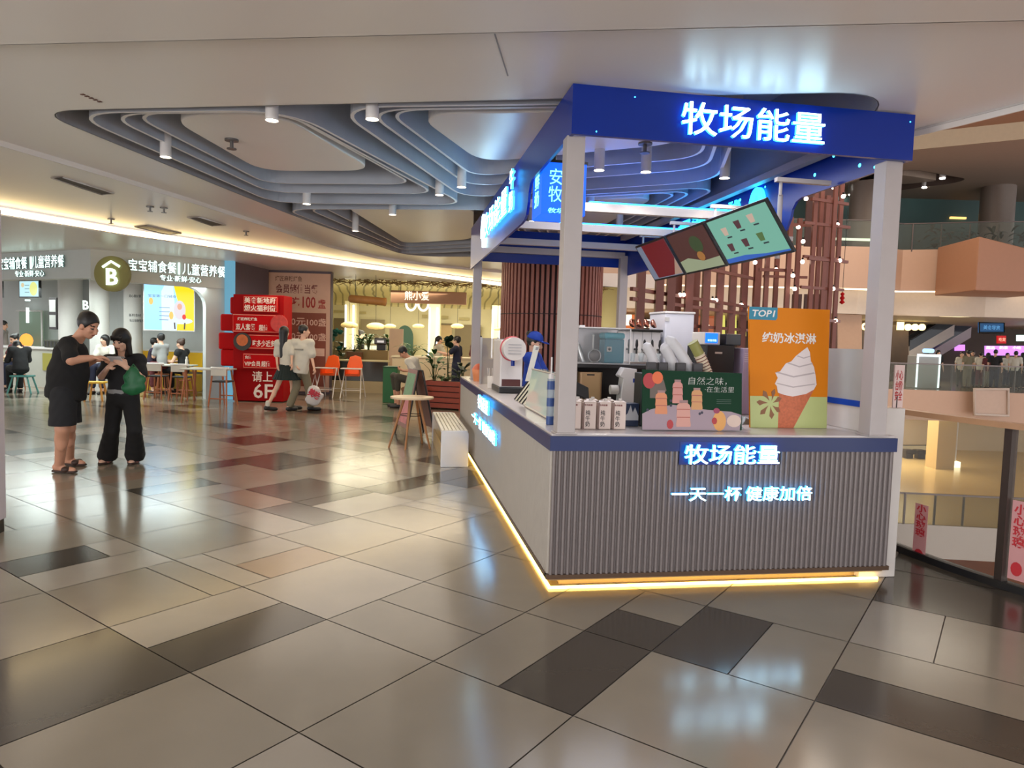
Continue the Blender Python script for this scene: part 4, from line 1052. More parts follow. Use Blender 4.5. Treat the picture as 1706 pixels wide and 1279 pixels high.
# sign lettering
def on_header(px, d, z):
    return at(px, 560, d)
def header_pt(a, dvec, t, z, nrm, out):
    return V(a.x, a.y, z) + dvec * t - nrm * out
def tpx(a, dvec, px):
    # distance along the header at which the photo's column px meets it
    q0 = at(px, 600, 1.0); ray = Vector((q0.x, q0.y)); A = Vector((a.x, a.y)); D = Vector((dvec.x, dvec.y))
    det = D.x * (-ray.y) + ray.x * D.y
    return ((-A.x) * (-ray.y) + ray.x * (-A.y)) / det
t = thing('shop_sign', 'glowing white shop sign on the right header of the baby food shop', 'sign', header_pt(CA, dR, 1.2, 2.6, nR, .05))
def sign_line(t, a, dv, nv, px0, px1, z, h, body, m, bold=.006):
    t0, t1 = tpx(a, dv, px0), tpx(a, dv, px1)
    text('lettering', body, m, header_pt(a, dv, (t0 + t1) / 2, z, nv, .035), dv, UP, abs(t1 - t0), h, .025, bold, t)
sign_line(t, CA, dR, nR, 214, 293, 2.94, .25, '宝宝辅食餐', M_sign)
sign_line(t, CA, dR, nR, 303, 374, 2.94, .26, '儿童营养餐', M_sign)
t0 = tpx(CA, dR, 298); b = MB(); c = header_pt(CA, dR, t0, 2.94, nR, .03); b.obox(c, dR * .015, nR * .01, UP * .13); b.build('divider', M_sign[0], t)
sign_line(t, CA, dR, nR, 266, 334, 2.71, .13, '专业·新鲜·安心', M_sign)
t = thing('shop_sign', 'glowing white shop sign on the left header of the baby food shop', 'sign', header_pt(CC, dL, 2.6, 2.6, nL, .05))
sign_line(t, CC, dL, nL, 4, 52, 2.96, .27, '宝宝辅食餐', M_sign); sign_line(t, CC, dL, nL, 60, 113, 2.97, .27, '儿童营养餐', M_sign)
t0 = tpx(CC, dL, 56); b = MB(); c = header_pt(CC, dL, t0, 2.96, nL, .03); b.obox(c, dL * .015, nL * .01, UP * .13); b.build('divider', M_sign[0], t)
sign_line(t, CC, dL, nL, 32, 80, 2.72, .14, '专业·新鲜·安心', M_sign)
# round medallion on the corner
mp = at(186, 456, 14.3); mn = -W2; mr = R2
t = thing('round_shop_medallion', 'round olive shop medallion with a glowing letter mark at the shop corner', 'sign', mp)
b = MB(); b.cyl(mp, mp + W2 * .08, .36, n=40); b.build('disc', mat('medallion_olive', (128, 122, 62), .5), t, .01)
b = MB(); b.cyl(mp + W2 * .08, mp + W2 * .5, .04, n=8); b.build('bracket', M_dark, t)
M_mark = glow('medallion_light', (226, 255, 236), 2.0)
text('lettering', 'B', M_mark, mp - W2 * .02 + UP * -.06 + R2 * .02, R2, UP, .24, .34, .015, .02, t)
b = MB(); b.tube([mp - W2 * .02 + R2 * x + UP * z for x, z in ((-.17, .13), (0, .25), (.17, .15))], .025, 6); b.build('roof_mark', M_mark, t)
# wall screen
sc = at(282, 512, 17.2); rt = (at(323, 512, 17.4) - at(240, 512, 17.0)); rt.z = 0; hw = rt.length / 2; rt.normalize(); nn = rt.cross(UP)
t = thing('wall_screen', 'large lit wall screen with a blue and yellow baby food picture', 'screen', sc)
b = MB(); b.obox(sc - nn * .04, rt * (hw + .02), UP * .575, nn * .03); b.build('frame', M_whitegloss, t, .005)
def ws(nm, pts, m, l): flat(nm, [(x * hw, z * .555) for x, z in pts], m, sc + nn * (-.009 + l), rt, UP, .001, t)
ws('screen_sky', FULL, glow('ws_blue', (150, 206, 250), 1.25), 0)
ws('screen_white', [(-.3, -1), (-.32, .7), (-.2, .95), (.1, 1), (.16, 1), (.3, -1)], glow('ws_pale', (196, 226, 244), 1.25), .002)
ws('screen_yellow', [(.17, 1), (1, 1), (1, -1), (.3, -1), (.36, .2)], glow('ws_yellow', (238, 206, 20), 1.1), .004)
ws('screen_table', ellipse(.45, -.58, .5, .14, 18), glow('ws_table', (206, 226, 232), 1.1), .006)
ws('screen_table_leg', [(.2, -.95), (.26, -.95), (.24, -.66), (.18, -.66)], glow('ws_leg', (90, 70, 60), .8), .007); ws('screen_table_leg', [(.58, -.95), (.64, -.95), (.66, -.66), (.6, -.66)], glow('ws_leg', (90, 70, 60), .8), .007)
ws('screen_bowl', ellipse(.42, -.1, .24, .42, 18), glow('ws_bowl', (214, 206, 214), 1.0), .009); ws('screen_fruit', ellipse(.6, -.4, .08, .12, 12), glow('ws_fruit', (220, 40, 30), 1), .011); ws('screen_fruit', ellipse(.42, .05, .1, .14, 12), glow('ws_peach', (220, 160, 130), 1), .011)
ws('screen_fruit', ellipse(-.73, .25, .09, .16, 12), glow('ws_gold', (226, 190, 90), 1), .006); ws('screen_fruit', ellipse(.08, -.35, .09, .18, 12), glow('ws_gold', (226, 190, 90), 1), .009)
text('screen_text', '宝宝第一口辅食', glow('ws_text', (70, 80, 110), .8), sc + nn * -.003 + rt * (-.28 * hw) + UP * .27, rt, UP, .62, .07, .001, .0, t)
for k in range(4): ws('screen_caption', [(-.4, .0 - .18 * k), (.02, .0 - .18 * k), (.02, -.03 - .18 * k), (-.4, -.03 - .18 * k)], glow('ws_caption', (120, 150, 190), .8), .005)
# menu screens over the left counter
for lb, x0, x1 in (('lit menu screen over the shop counter under the left sign', 18, 77), ('lit menu screen cut by the left edge of the view over the shop counter', -46, 15)):
    c = at((x0 + x1) / 2, 481, 18.3); rt2 = dL; w = (at(x1, 481, 18.3) - at(x0, 481, 18.3)).length / 2; n2 = rt2.cross(UP)
    t = thing('menu_screen', lb, 'screen', c, 0, 'menu screens in the baby food shop')
    b = MB(); b.obox(c - n2 * .04, rt2 * (w * .98), UP * .225, n2 * .03); b.build('frame', M_black, t)
    flat('screen_image', [(-w * .92, -.2), (w * .92, -.2), (w * .92, .2), (-w * .92, .2)], glow('ms_pale', (176, 216, 226), 1.1), c - n2 * .009, rt2, UP, .001, t)
    flat('screen_image', ellipse(w * .45, 0, w * .38, .18, 16), glow('ms_yellow', (206, 210, 130), 1.1), c - n2 * .007, rt2, UP, .001, t)
    flat('screen_image', ellipse(-w * .6, .1, w * .16, .06, 10), glow('ms_orange', (206, 190, 150), 1), c - n2 * .007, rt2, UP, .001, t)
    for k in range(3): flat('screen_caption', [(-w * .4, .1 - .09 * k), (w * .05, .1 - .09 * k), (w * .05, .085 - .09 * k), (-w * .4, .085 - .09 * k)], glow('ms_ink', (110, 130, 130), .8), c - n2 * .007, rt2, UP, .001, t)
# counter and kitchen behind it
ka, kb = Vector(pxy(-60, 18.9)), Vector(pxy(104, 17.7))
t = thing('shop_counter', 'pale service counter with a lit front panel in the baby food shop', 'counter', (kb.x, kb.y, 0))
b = MB(); dk, nk = wallbox(b, ka, kb, .0, .98, .6); b.build('body', mat('counter_pale', (190, 190, 180), .5), t)
b = MB(); a2 = ka - Vector((nk.x, nk.y)) * .03; b2 = kb - Vector((nk.x, nk.y)) * .03; wallbox(b, a2, b2, .98, 1.02, .66); b.build('top', M_whitegloss, t)
pa, pb_ = at(72, 611, 17.75), at(100, 611, 17.6)
t0 = (Vector((pa.x, pa.y)) - ka).length; c = V(ka.x, ka.y, .66) + dk * (t0 + .25) - nk * .012
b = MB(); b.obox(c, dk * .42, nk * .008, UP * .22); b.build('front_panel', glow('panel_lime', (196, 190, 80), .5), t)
t = thing('black_crate', 'black basket standing on the shop counter', 'basket', V(kb.x, kb.y, 1.02) - dk * .6 + nk * .3)
c = V(kb.x, kb.y, 1.022) - dk * .55 + nk * .3; b = MB(); b.obox(c + UP * .10, dk * .3, nk * .18, UP * .1); b.build('basket', mat('crate_black', (40, 38, 24), .6), t, .04, 3)
b = MB()
for k in range(5): b.obox(c + UP * .1 + dk * (-.24 + .12 * k) - nk * .183, dk * .02, nk * .002, UP * .07)
b.build('slots', M_black, t)
w = at(45, 555, 20.35); t = thing('kitchen_window', 'glazed kitchen hatch glowing behind the shop counter', 'hatch', w)
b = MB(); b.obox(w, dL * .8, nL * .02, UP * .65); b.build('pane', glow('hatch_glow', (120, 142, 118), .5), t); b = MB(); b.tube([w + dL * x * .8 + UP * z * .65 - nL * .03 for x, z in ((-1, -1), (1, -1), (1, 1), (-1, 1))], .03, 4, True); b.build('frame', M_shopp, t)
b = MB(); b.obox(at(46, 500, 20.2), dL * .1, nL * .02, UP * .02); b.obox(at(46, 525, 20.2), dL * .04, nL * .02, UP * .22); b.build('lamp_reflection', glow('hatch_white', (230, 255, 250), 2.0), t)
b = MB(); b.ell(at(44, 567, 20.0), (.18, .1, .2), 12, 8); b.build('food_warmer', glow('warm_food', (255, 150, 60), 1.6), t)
w = at(89, 522, 17.6); t = thing('wall_notice', 'framed white notices on the wall right of the kitchen hatch', 'notice', w)
b = MB(); b.obox(w, dL * .16, nL * .02, UP * .4); b.build('frame', M_dark, t)
for z in (.19, -.19): b = MB(); b.obox(w - nL * .022 + UP * z, dL * .13, nL * .004, UP * .15); b.build('sheet', mat('sheet_grey', (170, 172, 168), .5), t)
for k, (px, py, tx) in enumerate(((225, 493, '用心做好餐'), (225, 525, '新鲜食材'), (228, 534, '每日现做辅食'))):
    p = at(px, py, 17.62); q = thing('wall_lettering', ['upper line of black wall lettering left of the wall screen', 'middle line of black wall lettering left of the wall screen', 'lowest line of black wall lettering left of the wall screen'][k], 'lettering', p)
    text('letters', tx, mat('letters_dark', (50, 52, 54), .6), p, R2, UP, .3 if k < 2 else .36, .075, .006, .0, q)
p = at(143, 508, 17.1); q = thing('wall_mark', 'small glowing white mark on the shop pillar above the man', 'lettering', p); text('letter', 'B', M_mark, p, R2, UP, .14, .22, .01, .02, q)
# yellow bench, tables, stools
ya, yb = Vector(pxy(226, 18.6)), Vector(pxy(337, 18.1))
t = thing('yellow_bench', 'yellow padded wall bench under the wall screen', 'bench', (ya.x, ya.y, 0))
b = MB(); wallbox(b, ya, yb, .5, 1.0, .08); b.build('backrest', mat('bench_yellow', (226, 176, 20), .5), t, .01)
b = MB(); dv_, nv_ = wallbox(b, ya, yb, 1.0, 1.04, .12); b.build('top_rail', M_shopp, t)
b = MB(); n2 = Vector((nv_.x, nv_.y)); wallbox(b, ya - n2 * .4, yb - n2 * .4, 0, .44, .4); b.build('seat', mat('bench_seat', (206, 160, 40), .5), t, .01)
ca, cb_ = Vector(pxy(341, 17.0)), Vector(pxy(372, 16.9))
t = thing('teal_screen', 'pale teal low partition at the right end of the yellow bench', 'partition', (ca.x, ca.y, 0)); b = MB(); wallbox(b, ca, cb_, 0, .9, .05); b.build('panel', mat('teal_pale', (120, 170, 166), .5), t); b = MB(); wallbox(b, ca, cb_, .9, .94, .07); b.build('rail', M_whitegloss, t)
M_tbl = mat('table_white', (196, 194, 184), .35); M_leg = mat('leg_wood', (166, 96, 58), .5, noise=.15)
def shop_table(px, d, w, lb, first=[None]):
    p = at(px, 600, d)
    if first[0]: return dup(first[0], (p.x, p.y, 0), -YAW, lb)
    t = thing('dining_table', lb, 'table', (p.x, p.y, 0), 0, 'white tables of the baby food shop'); first[0] = t
    x, y = p.x, p.y
    b = MB(); b.box((x - .5, y - .32, .72), (x + .5, y + .32, .75)); b.build('tabletop', M_tbl, t, .006)
    for sx in (-1, 1):
        for sy in (-1, 1):
            b = MB(); b.cyl((x + sx * .4, y + sy * .24, .72), (x + sx * .47, y + sy * .3, 0), .025, .018, 8); b.build('leg', M_leg, t)
    t.rotation_euler = (0, 0, -YAW); return t
shop_table(285, 16.6, 1, 'white dining table with wooden legs right of the woman, left end of the row'); shop_table(348, 15.45, 1, 'white dining table with wooden legs beside the red pillar display')
def baby_chair(px, d, rz, lb, first=[None]):
    p = at(px, 600, d)
    if first[0]: return dup(first[0], (p.x, p.y, 0), rz, lb)
    t = thing('wooden_high_chair', lb, 'high chair', (0, 0, 0), 0, 'white and wood chairs at the shop tables'); first[0] = t
    b = MB()
    for k in range(9):
        a = R(20 + 140 * k / 8)
    pts = [(.2 * math.cos(R(a)), -.04 + .12 * math.sin(R(a - 180)) * 1, 0) for a in range(0, 181, 20)]
    b.tube([V(.19 * math.cos(R(a)), -.13 - .06 * math.sin(R(a)), .80) for a in range(0, 181, 18)], .028, 8); b.build('back_rim', M_whitegloss, t)
    b = MB(); b.obox((0, -.19, .72), V(.17, 0, 0), V(0, .012, 0), V(0, 0, .08)); b.build('backrest', mat('chair_white', (206, 202, 192), .4), t, .012)
    b = MB(); b.obox((0, 0, .52), V(.17, 0, 0), V(0, .16, 0), V(0, 0, .018)); b.build('seat', mat('chair_seat_black', (40, 36, 34), .6), t, .01)
    for sx in (-1, 1):
        for sy in (-1, 1):
            b = MB(); b.cyl((sx * .15, sy * .15, .8 if sy < 0 else .52), (sx * .2, sy * .24, 0), .02, .018, 8); b.build('leg', M_leg, t)
    b = MB(); b.cyl((-.19, -.2, .16), (.19, -.2, .16), .014, n=6); b.build('stretcher', M_leg, t); b = MB(); b.cyl((-.19, .2, .2), (.19, .2, .2), .014, n=6); b.build('stretcher', M_leg, t)
    t.location = (p.x, p.y, 0); t.rotation_euler = (0, 0, rz); return t
baby_chair(263, 15.85, -YAW, 'white backed wooden chair nearest the standing woman'); baby_chair(303, 15.75, -YAW + .1, 'white backed wooden chair in the middle of the shop table row'); baby_chair(372, 14.8, -YAW - .1, 'white backed wooden chair right beside the red pillar display')
t = thing('bottle', 'white bottle on the shop table in front of the seated woman', 'bottle', at(311, 600, 16.5)); p = at(311, 600, 16.5); t.location = (p.x, p.y, .752)
b = MB(); b.lathe([(.035, 0), (.036, .12), (.02, .16), (.02, .2), (0, .2)], (p.x, p.y, .752), 12); b.build('bottle', M_white, t)
t = thing('yellow_stool', 'small yellow stool between the man and the woman', 'stool', at(160, 645, 15.4)); p = at(160, 645, 15.0); t.location = (p.x, p.y, 0)
b = MB(); b.obox((p.x, p.y, .4), V(.18, 0, 0), V(0, .15, 0), V(0, 0, .02)); b.build('seat', mat('stool_yellow', (226, 176, 40), .5), t, .01)
for sx in (-1, 1):
    for sy in (-1, 1): b = MB(); b.cyl((p.x + sx * .12, p.y + sy * .1, .38), (p.x + sx * .18, p.y + sy * .14, 0), .022, n=8); b.build('leg', mat('stool_wood', (206, 146, 60), .5), t)
p = at(38, 640, 16.2); t = thing('teal_stool', 'low teal stool under the person in black at the far left', 'stool', (p.x, p.y, 0))
b = MB(); b.obox((p.x, p.y, .40), V(.2, 0, 0), V(0, .17, 0), V(0, 0, .02)); b.build('seat', mat('stool_teal', (70, 128, 122), .5), t, .01)
for sx in (-1, 1):
    for sy in (-1, 1): b = MB(); b.cyl((p.x + sx * .15, p.y + sy * .12, .39), (p.x + sx * .25, p.y + sy * .17, 0), .02, n=8); b.build('leg', mat('stool_teal', (70, 128, 122), .5), t)
p = at(-22, 625, 16.6); t = thing('dining_table', 'small lit table at the far left edge in front of the woman with a bun', 'table', (p.x, p.y, 0))
b = MB(); b.obox((p.x, p.y, .73), R2 * .42, W2 * .3, UP * .02); b.build('tabletop', mat('table_wood', (206, 176, 120), .4), t, .005)
b = MB(); b.cyl((p.x, p.y, .02), (p.x, p.y, .71), .04, n=10); b.cyl((p.x, p.y, 0), (p.x, p.y, .02), .2, n=16); b.build('pedestal', M_dark, t)
# dark wall strip, light column and posters
WA, WB = CB, Vector(pxy(447, 18.2)); b = MB(); wallbox(b, WA, WB, 0, 3.2, .2); struct('wall_dark', b, mat('wall_plum', (84, 74, 86), .6))
b = MB(); p = at(383, 500, 16.25); b.obox(V(p.x, p.y, 1.6), R2 * .1, W2 * .06, UP * 1.598); struct('trim_20', b, glow('column_blue', (120, 190, 220), .55))
# big poster wall
PA_, PB_ = Vector(pxy(444, 18.3)), Vector(pxy(551, 18.3))
b = MB(); wallbox(b, PA_, PB_, 0, 3.2, .2); struct('wall_poster', b, mat('wall_plum', (84, 74, 86), .6))
dP = Vector((PB_.x - PA_.x, PB_.y - PA_.y, 0)); LW = dP.length; dP.normalize(); nP = dP.cross(UP); o_ = V(PA_.x, PA_.y, 0) + nP * .03
t = thing('member_poster', 'tall tan wall poster with dark red lettering behind the walking couple', 'poster', V(PA_.x, PA_.y, 0))
M_tan = mat('poster_tan', (196, 158, 138), .5); M_pr = mat('poster_red', (150, 30, 26), .5); M_pb = mat('poster_brown', (128, 66, 50), .5); M_pc = mat('poster_pale', (214, 176, 160), .5)
flat('sheet', [(.02, .06), (LW - .02, .06), (LW - .02, 3.14), (.02, 3.14)], M_tan, o_ - nP * .02, dP, UP, .01, t)
def onp(fx, z, l=.0): return o_ + nP * (-.009 + l) + dP * (fx * LW) + UP * z
text('lettering', '烤匠麻辣烤鱼', mat('poster_ink', (110, 72, 52), .5), onp(.34, 2.99), dP, UP, .7, .14, .002, .01, t)
text('lettering', '会员储值当餐', mat('poster_inkred', (112, 44, 34), .5), onp(.47, 2.73), dP, UP, 1.1, .24, .002, .02, t)
text('lettering', '爱吃', M_pr, onp(.38, 2.40), dP, UP, .44, .25, .002, .02, t); text('lettering', '100', M_pr, onp(.66, 2.39), dP, UP, .34, .3, .002, .02, t); text('lettering', '盏', M_pr, onp(.86, 2.36), dP, UP, .2, .24, .002, .02, t)
flat('price_panel', [(.2, .2), (LW - .12, .2), (LW - .12, 2.12), (.2, 2.12)], M_pb, onp(0, 0), dP, UP, .004, t)
for z, tx in ((1.88, '30元'), (1.5, '50元')): text('lettering', tx, M_pc, onp(.46, z, .005), dP, UP, .5, .2, .002, .01, t)
for z, tx in ((1.88, '100盏'), (1.5, '100盏')): text('lettering', tx, M_pc, onp(.78, z, .005), dP, UP, .5, .2, .002, .01, t)
flat('note_strip', [(.9, 1.0), (LW - .15, 1.0), (LW - .15, 1.2), (.9, 1.2)], M_pc, onp(0, 0, .004), dP, UP, .002, t)
# red pillar display
rp = at(438, 600, 16.1); rx, ry = R2, W2
t = thing('red_pillar_display', 'tall red pillar display with stepped banners and the words 6F near its foot', 'display', (rp.x, rp.y, 0))
o_ = V(rp.x, rp.y, 0)
b = MB(); b.obox(o_ + UP * 1.22, R2 * .57, W2 * .3, UP * 1.2); b.build('pillar', M_red, t, .01)
M_banner = mat('banner_red', (188, 8, 14), .6, spec=.1); M_bline = mat('banner_line', (226, 150, 130), .5); M_btext = mat('banner_text', (240, 226, 214), .5)
def banner(x0, x1, z0, z1, nm='banner'):
    c = o_ - W2 * .34; k = flat(nm, [(x0, z0), (x1, z0), (x1, z1), (x0, z1)], M_banner, c, R2, UP, .035, t)
    bb = MB(); bb.tube([c - W2 * .038 + R2 * x + UP * z for x, z in ((x0 + .02, z0 + .02), (x1 - .02, z0 + .02), (x1 - .02, z1 - .02), (x0 + .02, z1 - .02))], .008, 4, True); bb.build('outline', M_bline, k)
    return k
def bt(tx, x, z, w, h, par, m=M_btext): text('lettering', tx, m, o_ - W2 * .378 + R2 * x + UP * z, R2, UP, w, h, .004, .015, par)
k = banner(-.32, .46, 2.03, 2.385); bt('美食新地府', .06, 2.29, .7, .14, k); bt('烟火福利街', .06, 2.12, .7, .14, k)
k = banner(-.56, .6, 1.57, 1.98); bt('双人套餐', -.26, 1.69, .44, .15, k); bt('超值', .14, 1.68, .2, .14, k); bt('烤匠麻辣烤鱼', -.22, 1.87, .44, .07, k)
b = MB(); b.cyl(o_ - W2 * .37 + R2 * .5 + UP * 1.79, o_ - W2 * .41 + R2 * .5 + UP * 1.79, .19, n=20); b.build('round_dish', mat('dish_red', (190, 50, 40), .5, noise=.4, scale=14), k)
k = banner(-.22, .52, 1.2, 1.53); bt('吃多少返多少', .2, 1.33, .6, .15, k)
b = MB(); b.cyl(o_ - W2 * .37 + R2 * -.32 + UP * 1.36, o_ - W2 * .41 + R2 * -.32 + UP * 1.36, .2, n=20); b.build('dish_ring', mat('dish_dark', (40, 34, 22), .5), k)
b = MB(); b.cyl(o_ - W2 * .41 + R2 * -.32 + UP * 1.39, o_ - W2 * .42 + R2 * -.32 + UP * 1.39, .13, n=16); b.build('dish_food', mat('dish_food', (196, 96, 30), .5, noise=.4, scale=14), k)
k = banner(-.32, .46, .76, 1.1); bt('VIP会员', -.1, .87, .36, .12, k); bt('超值', .2, .87, .2, .13, k); bt('充值', -.2, 1.01, .14, .08, k)
bt2 = lambda tx, x, z, w, h: text('lettering', tx, M_btext, o_ - W2 * .303 + R2 * x + UP * z, R2, UP, w, h, .004, .012, t)
bt2('请上', .1, .58, .46, .24); bt2('6F', .12, .25, .44, .33)
for z, w in ((2.17, .12), (1.78, .34), (1.36, .38), (.98, .33)):
    b = MB(); b.obox(o_ - R2 * (.57 + w / 2) + UP * z, R2 * (w / 2), W2 * .2, UP * .19); b.build('side_lobe', mat('lobe_red', (170, 10, 14), .6, spec=.1), t, .04, 3)

def perch(px, d, h, lb):  # stools added as supports under the seated people
    p = at(px, 600, d); t = thing('added_stool', lb, 'stool', (p.x, p.y, 0), 0, 'added stools under the seated guests')
    b = MB(); b.cyl((p.x, p.y, h - .03), (p.x, p.y, h), .16, n=20); b.build('seat', M_leg, t)
    for a in (45, 135, 225, 315): b = MB(); b.cyl((p.x + .1 * math.cos(R(a)), p.y + .1 * math.sin(R(a)), h - .03), (p.x + .15 * math.cos(R(a)), p.y + .15 * math.sin(R(a)), 0), .015, n=6); b.build('leg', M_leg, t)
perch(252, 17.4, .36, 'added wooden stool under the seated person in dark purple'); perch(270, 17.0, .5, 'added wooden stool under the small child'); perch(306, 17.2, .36, 'added wooden stool under the seated person with bare arms'); perch(178, 16.9, .42, 'added wooden stool under the seated person in a white top'); perch(30, 17.1, .37, 'added wooden stool under the person with a hair bun')

# ------------------------------------------------------------------ cafe at the back
M_cream = mat('cafe_cream', (216, 208, 172), .6, noise=.03)
M_creamd = mat('cafe_cream_dark', (176, 164, 118), .6)
def wavy(name, rgb):
    """cream plaster with wandering grooves"""
    m = bpy.data.materials.new(name); m.use_nodes = True; nt = m.node_tree; b = nt.nodes['Principled BSDF']
    tc = nt.nodes.new('ShaderNodeTexCoord'); w = nt.nodes.new('ShaderNodeTexWave'); w.inputs['Scale'].default_value = 1.1; w.inputs['Distortion'].default_value = 7; w.inputs['Detail'].default_value = 1.5; w.inputs['Detail Scale'].default_value = .5
    nt.links.new(tc.outputs['Object'], w.inputs['Vector'])
    cr = nt.nodes.new('ShaderNodeValToRGB'); c = lin(rgb)
    cr.color_ramp.elements[0].position = .0; cr.color_ramp.elements[0].color = (*[q * .45 for q in c], 1); cr.color_ramp.elements[1].position = .22; cr.color_ramp.elements[1].color = (*c, 1)
    nt.links.new(w.outputs['Fac'], cr.inputs['Fac']); nt.links.new(cr.outputs['Color'], b.inputs['Base Color']); b.inputs['Roughness'].default_value = .6
    return m
CD0, CD1 = 20.6, 26.0
def sx(px, d): return d * (px - PPX) / FOC
b = MB()
L0, L1, R0_, R1_ = sx(545, CD0), sx(545, CD1), sx(850, CD0), sx(850, CD1)
N = 16
for k in range(N):
    u, w = k / N, (k + 1) / N
    f = lambda q: (CD0 + (CD1 - CD0) * math.sin(q * pi / 2), 3.38 - .72 * (1 - math.cos(q * pi / 2)))
    (d0, z0), (d1, z1) = f(u), f(w)
    b._add([dp(-7, d0, z0), dp(3, d0, z0), dp(3, d1, z1), dp(-7, d1, z1)], [(0, 1, 2, 3)], True)
struct('ceiling', b, wavy('cafe_ceiling', (222, 210, 160)))
b = MB(); b.slab([dp(-7, CD1, 0), dp(3, CD1, 0), dp(3, CD1, 2.66), dp(-7, CD1, 2.66)], W2 * .2); struct('wall_cafe_back', b, M_cream)
b = MB(); b.slab([dp(3, CD0, 0), dp(3, CD1, 0), dp(3, CD1, 3.42), dp(3, CD0, 3.42)], R2 * .2); struct('wall_cafe_right', b, M_cream)
b = MB(); b.slab([dp(-7, CD0, 0), dp(-7, CD1, 0), dp(-7, CD1, 3.42), dp(-7, CD0, 3.42)], R2 * -.2); struct('wall_cafe_left', b, M_cream)
b = MB(); b.slab([dp(-11.5, CD0, 3.2), dp(4.2, CD0, 3.2), dp(4.2, CD0, 3.6), dp(-11.5, CD0, 3.6)], W2 * .1); struct('trim_21', b, M_ceil)
# thatch valance
t = thing('thatch_valance', 'ragged brown thatch valance along the top of the cafe front', 'valance', dp(-2, 20.3, 2.8))
b = MB(); rs = random.Random(8)
for k in range(420):
    s_ = rs.uniform(sx(550, 20.3), 2.6); z = rs.uniform(3.10, 3.19); d = rs.uniform(20.15, 20.5)
    p = dp(s_, d, z); q = p + R2 * rs.uniform(-.35, .35) + UP * rs.uniform(-.12, .0) + W2 * rs.uniform(-.05, .05); b.cyl(p, q, .012, .006, 4)
o = b.build('thatch', mat('thatch_brown', (126, 100, 62), .8, noise=.3, scale=14), t)
o['kind'] = 'stuff'
# lit columns
for nm, px in (('left lit column of the cafe', 584), ('middle lit column of the cafe', 722), ('right lit column of the cafe beside the wood pillar', 826)):
    s_ = sx(px, 24.5); t = thing('lit_column', 'cream ' + nm + ' with two white light lines', 'column', dp(s_, 24.5, 0), 0, 'lit columns of the cafe')
    b = MB(); b.obox(dp(s_, 24.5, 1.37), R2 * .2, W2 * .2, UP * 1.37); b.build('shaft', M_cream, t)
    for e in (-.17, .1): b = MB(); b.obox(dp(s_ + e, 24.29, 1.4), R2 * .022, W2 * .008, UP * 1.2); b.build('light_line', glow('line_white', (236, 246, 255), 3.5), t)
# dark openings and arch door
def panel(nm, lb, cat, x0, x1, y0, y1, d, m, th=.05, grp=None):
    p = [at(x0, y1, d), at(x1, y1, d), at(x1, y0, d), at(x0, y0, d)]
    p = [V(q.x, q.y, q.z) for q in p]; z0 = (p[0].z + p[1].z) / 2; z1 = (p[2].z + p[3].z) / 2
    p = [V(p[0].x, p[0].y, z0), V(p[1].x, p[1].y, z0), V(p[1].x, p[1].y, z1), V(p[0].x, p[0].y, z1)]
    t = thing(nm, lb, cat, (p[0] + p[1]) / 2, 0, grp); b = MB(); b.slab(p, W2 * -th); b.build('panel', m, t); return t, p
t, p = panel('display_fridge', 'glowing display fridge with a dark head between the cafe columns', 'fridge', 600, 640, 532, 596, 25.6, mat('fridge_head', (130, 118, 92), .5))
for k in range(3):
    for j in range(2): b = MB(); c = p[0].lerp(p[1], .5) + UP * (.16 + .22 * k) - W2 * .07; b.obox(c + R2 * ((j - .5) * .4), R2 * .19, W2 * .01, UP * .07); b.build('shelf_light', glow('shelf_lime', (236, 240, 190), 1.2), t)
t, p = panel('kitchen_pass', 'dark kitchen opening left of the left lit column', 'opening', 556, 574, 530, 590, 25.8, mat('opening_brown', (110, 96, 70), .6))
t, p = panel('cafe_doorway', 'tall brown doorway right of the middle lit column', 'doorway', 733, 752, 540, 600, 25.8, mat('doorway_tan', (176, 150, 110), .6))
b = MB(); b.obox((p[2] + p[3]) / 2 - W2 * .06, R2 * .22, W2 * .02, UP * .03); b.build('lintel_bar', mat('opening_brown', (110, 96, 70), .6), t)
t, p = panel('cafe_opening', 'dark cafe opening at the right edge behind the woman in navy', 'opening', 757, 800, 541, 600, 25.8, mat('opening_brown', (110, 96, 70), .6))
c = at(674, 600, 25.3); t = thing('arched_green_door', 'dark green arched door in the cafe back wall', 'arched door', V(c.x, c.y, 0))
arch = [(-.3, 0), (.3, 0)] + [(.3 * math.cos(R(a)), 1.55 + .42 * math.sin(R(a))) for a in range(0, 181, 15)]
flat('leaf', arch, mat('door_green', (30, 70, 56), .5), V(c.x, c.y, 0), R2, UP, .05, t)
text('lettering', '好\n吃', mat('door_text', (150, 160, 130), .5), V(c.x, c.y, 1.2) - W2 * .052 + R2 * .02, R2, UP, .1, .3, .004, .01, t)
for lb, x0, x1, y0, y1 in (('air grille left of the left lit column', 556, 573, 517, 521), ('air grille right of the left lit column', 600, 610, 519, 523), ('air grille left of the middle lit column', 703, 712, 524, 529), ('air grille right of the middle lit column', 732, 747, 526, 531), ('air grille at the right end of the cafe wall', 765, 782, 529, 533)):
    panel('wall_grille', lb, 'grille', x0, x1, y0, y1, 25.9, M_creamd, .03, 'air grilles on the cafe wall')
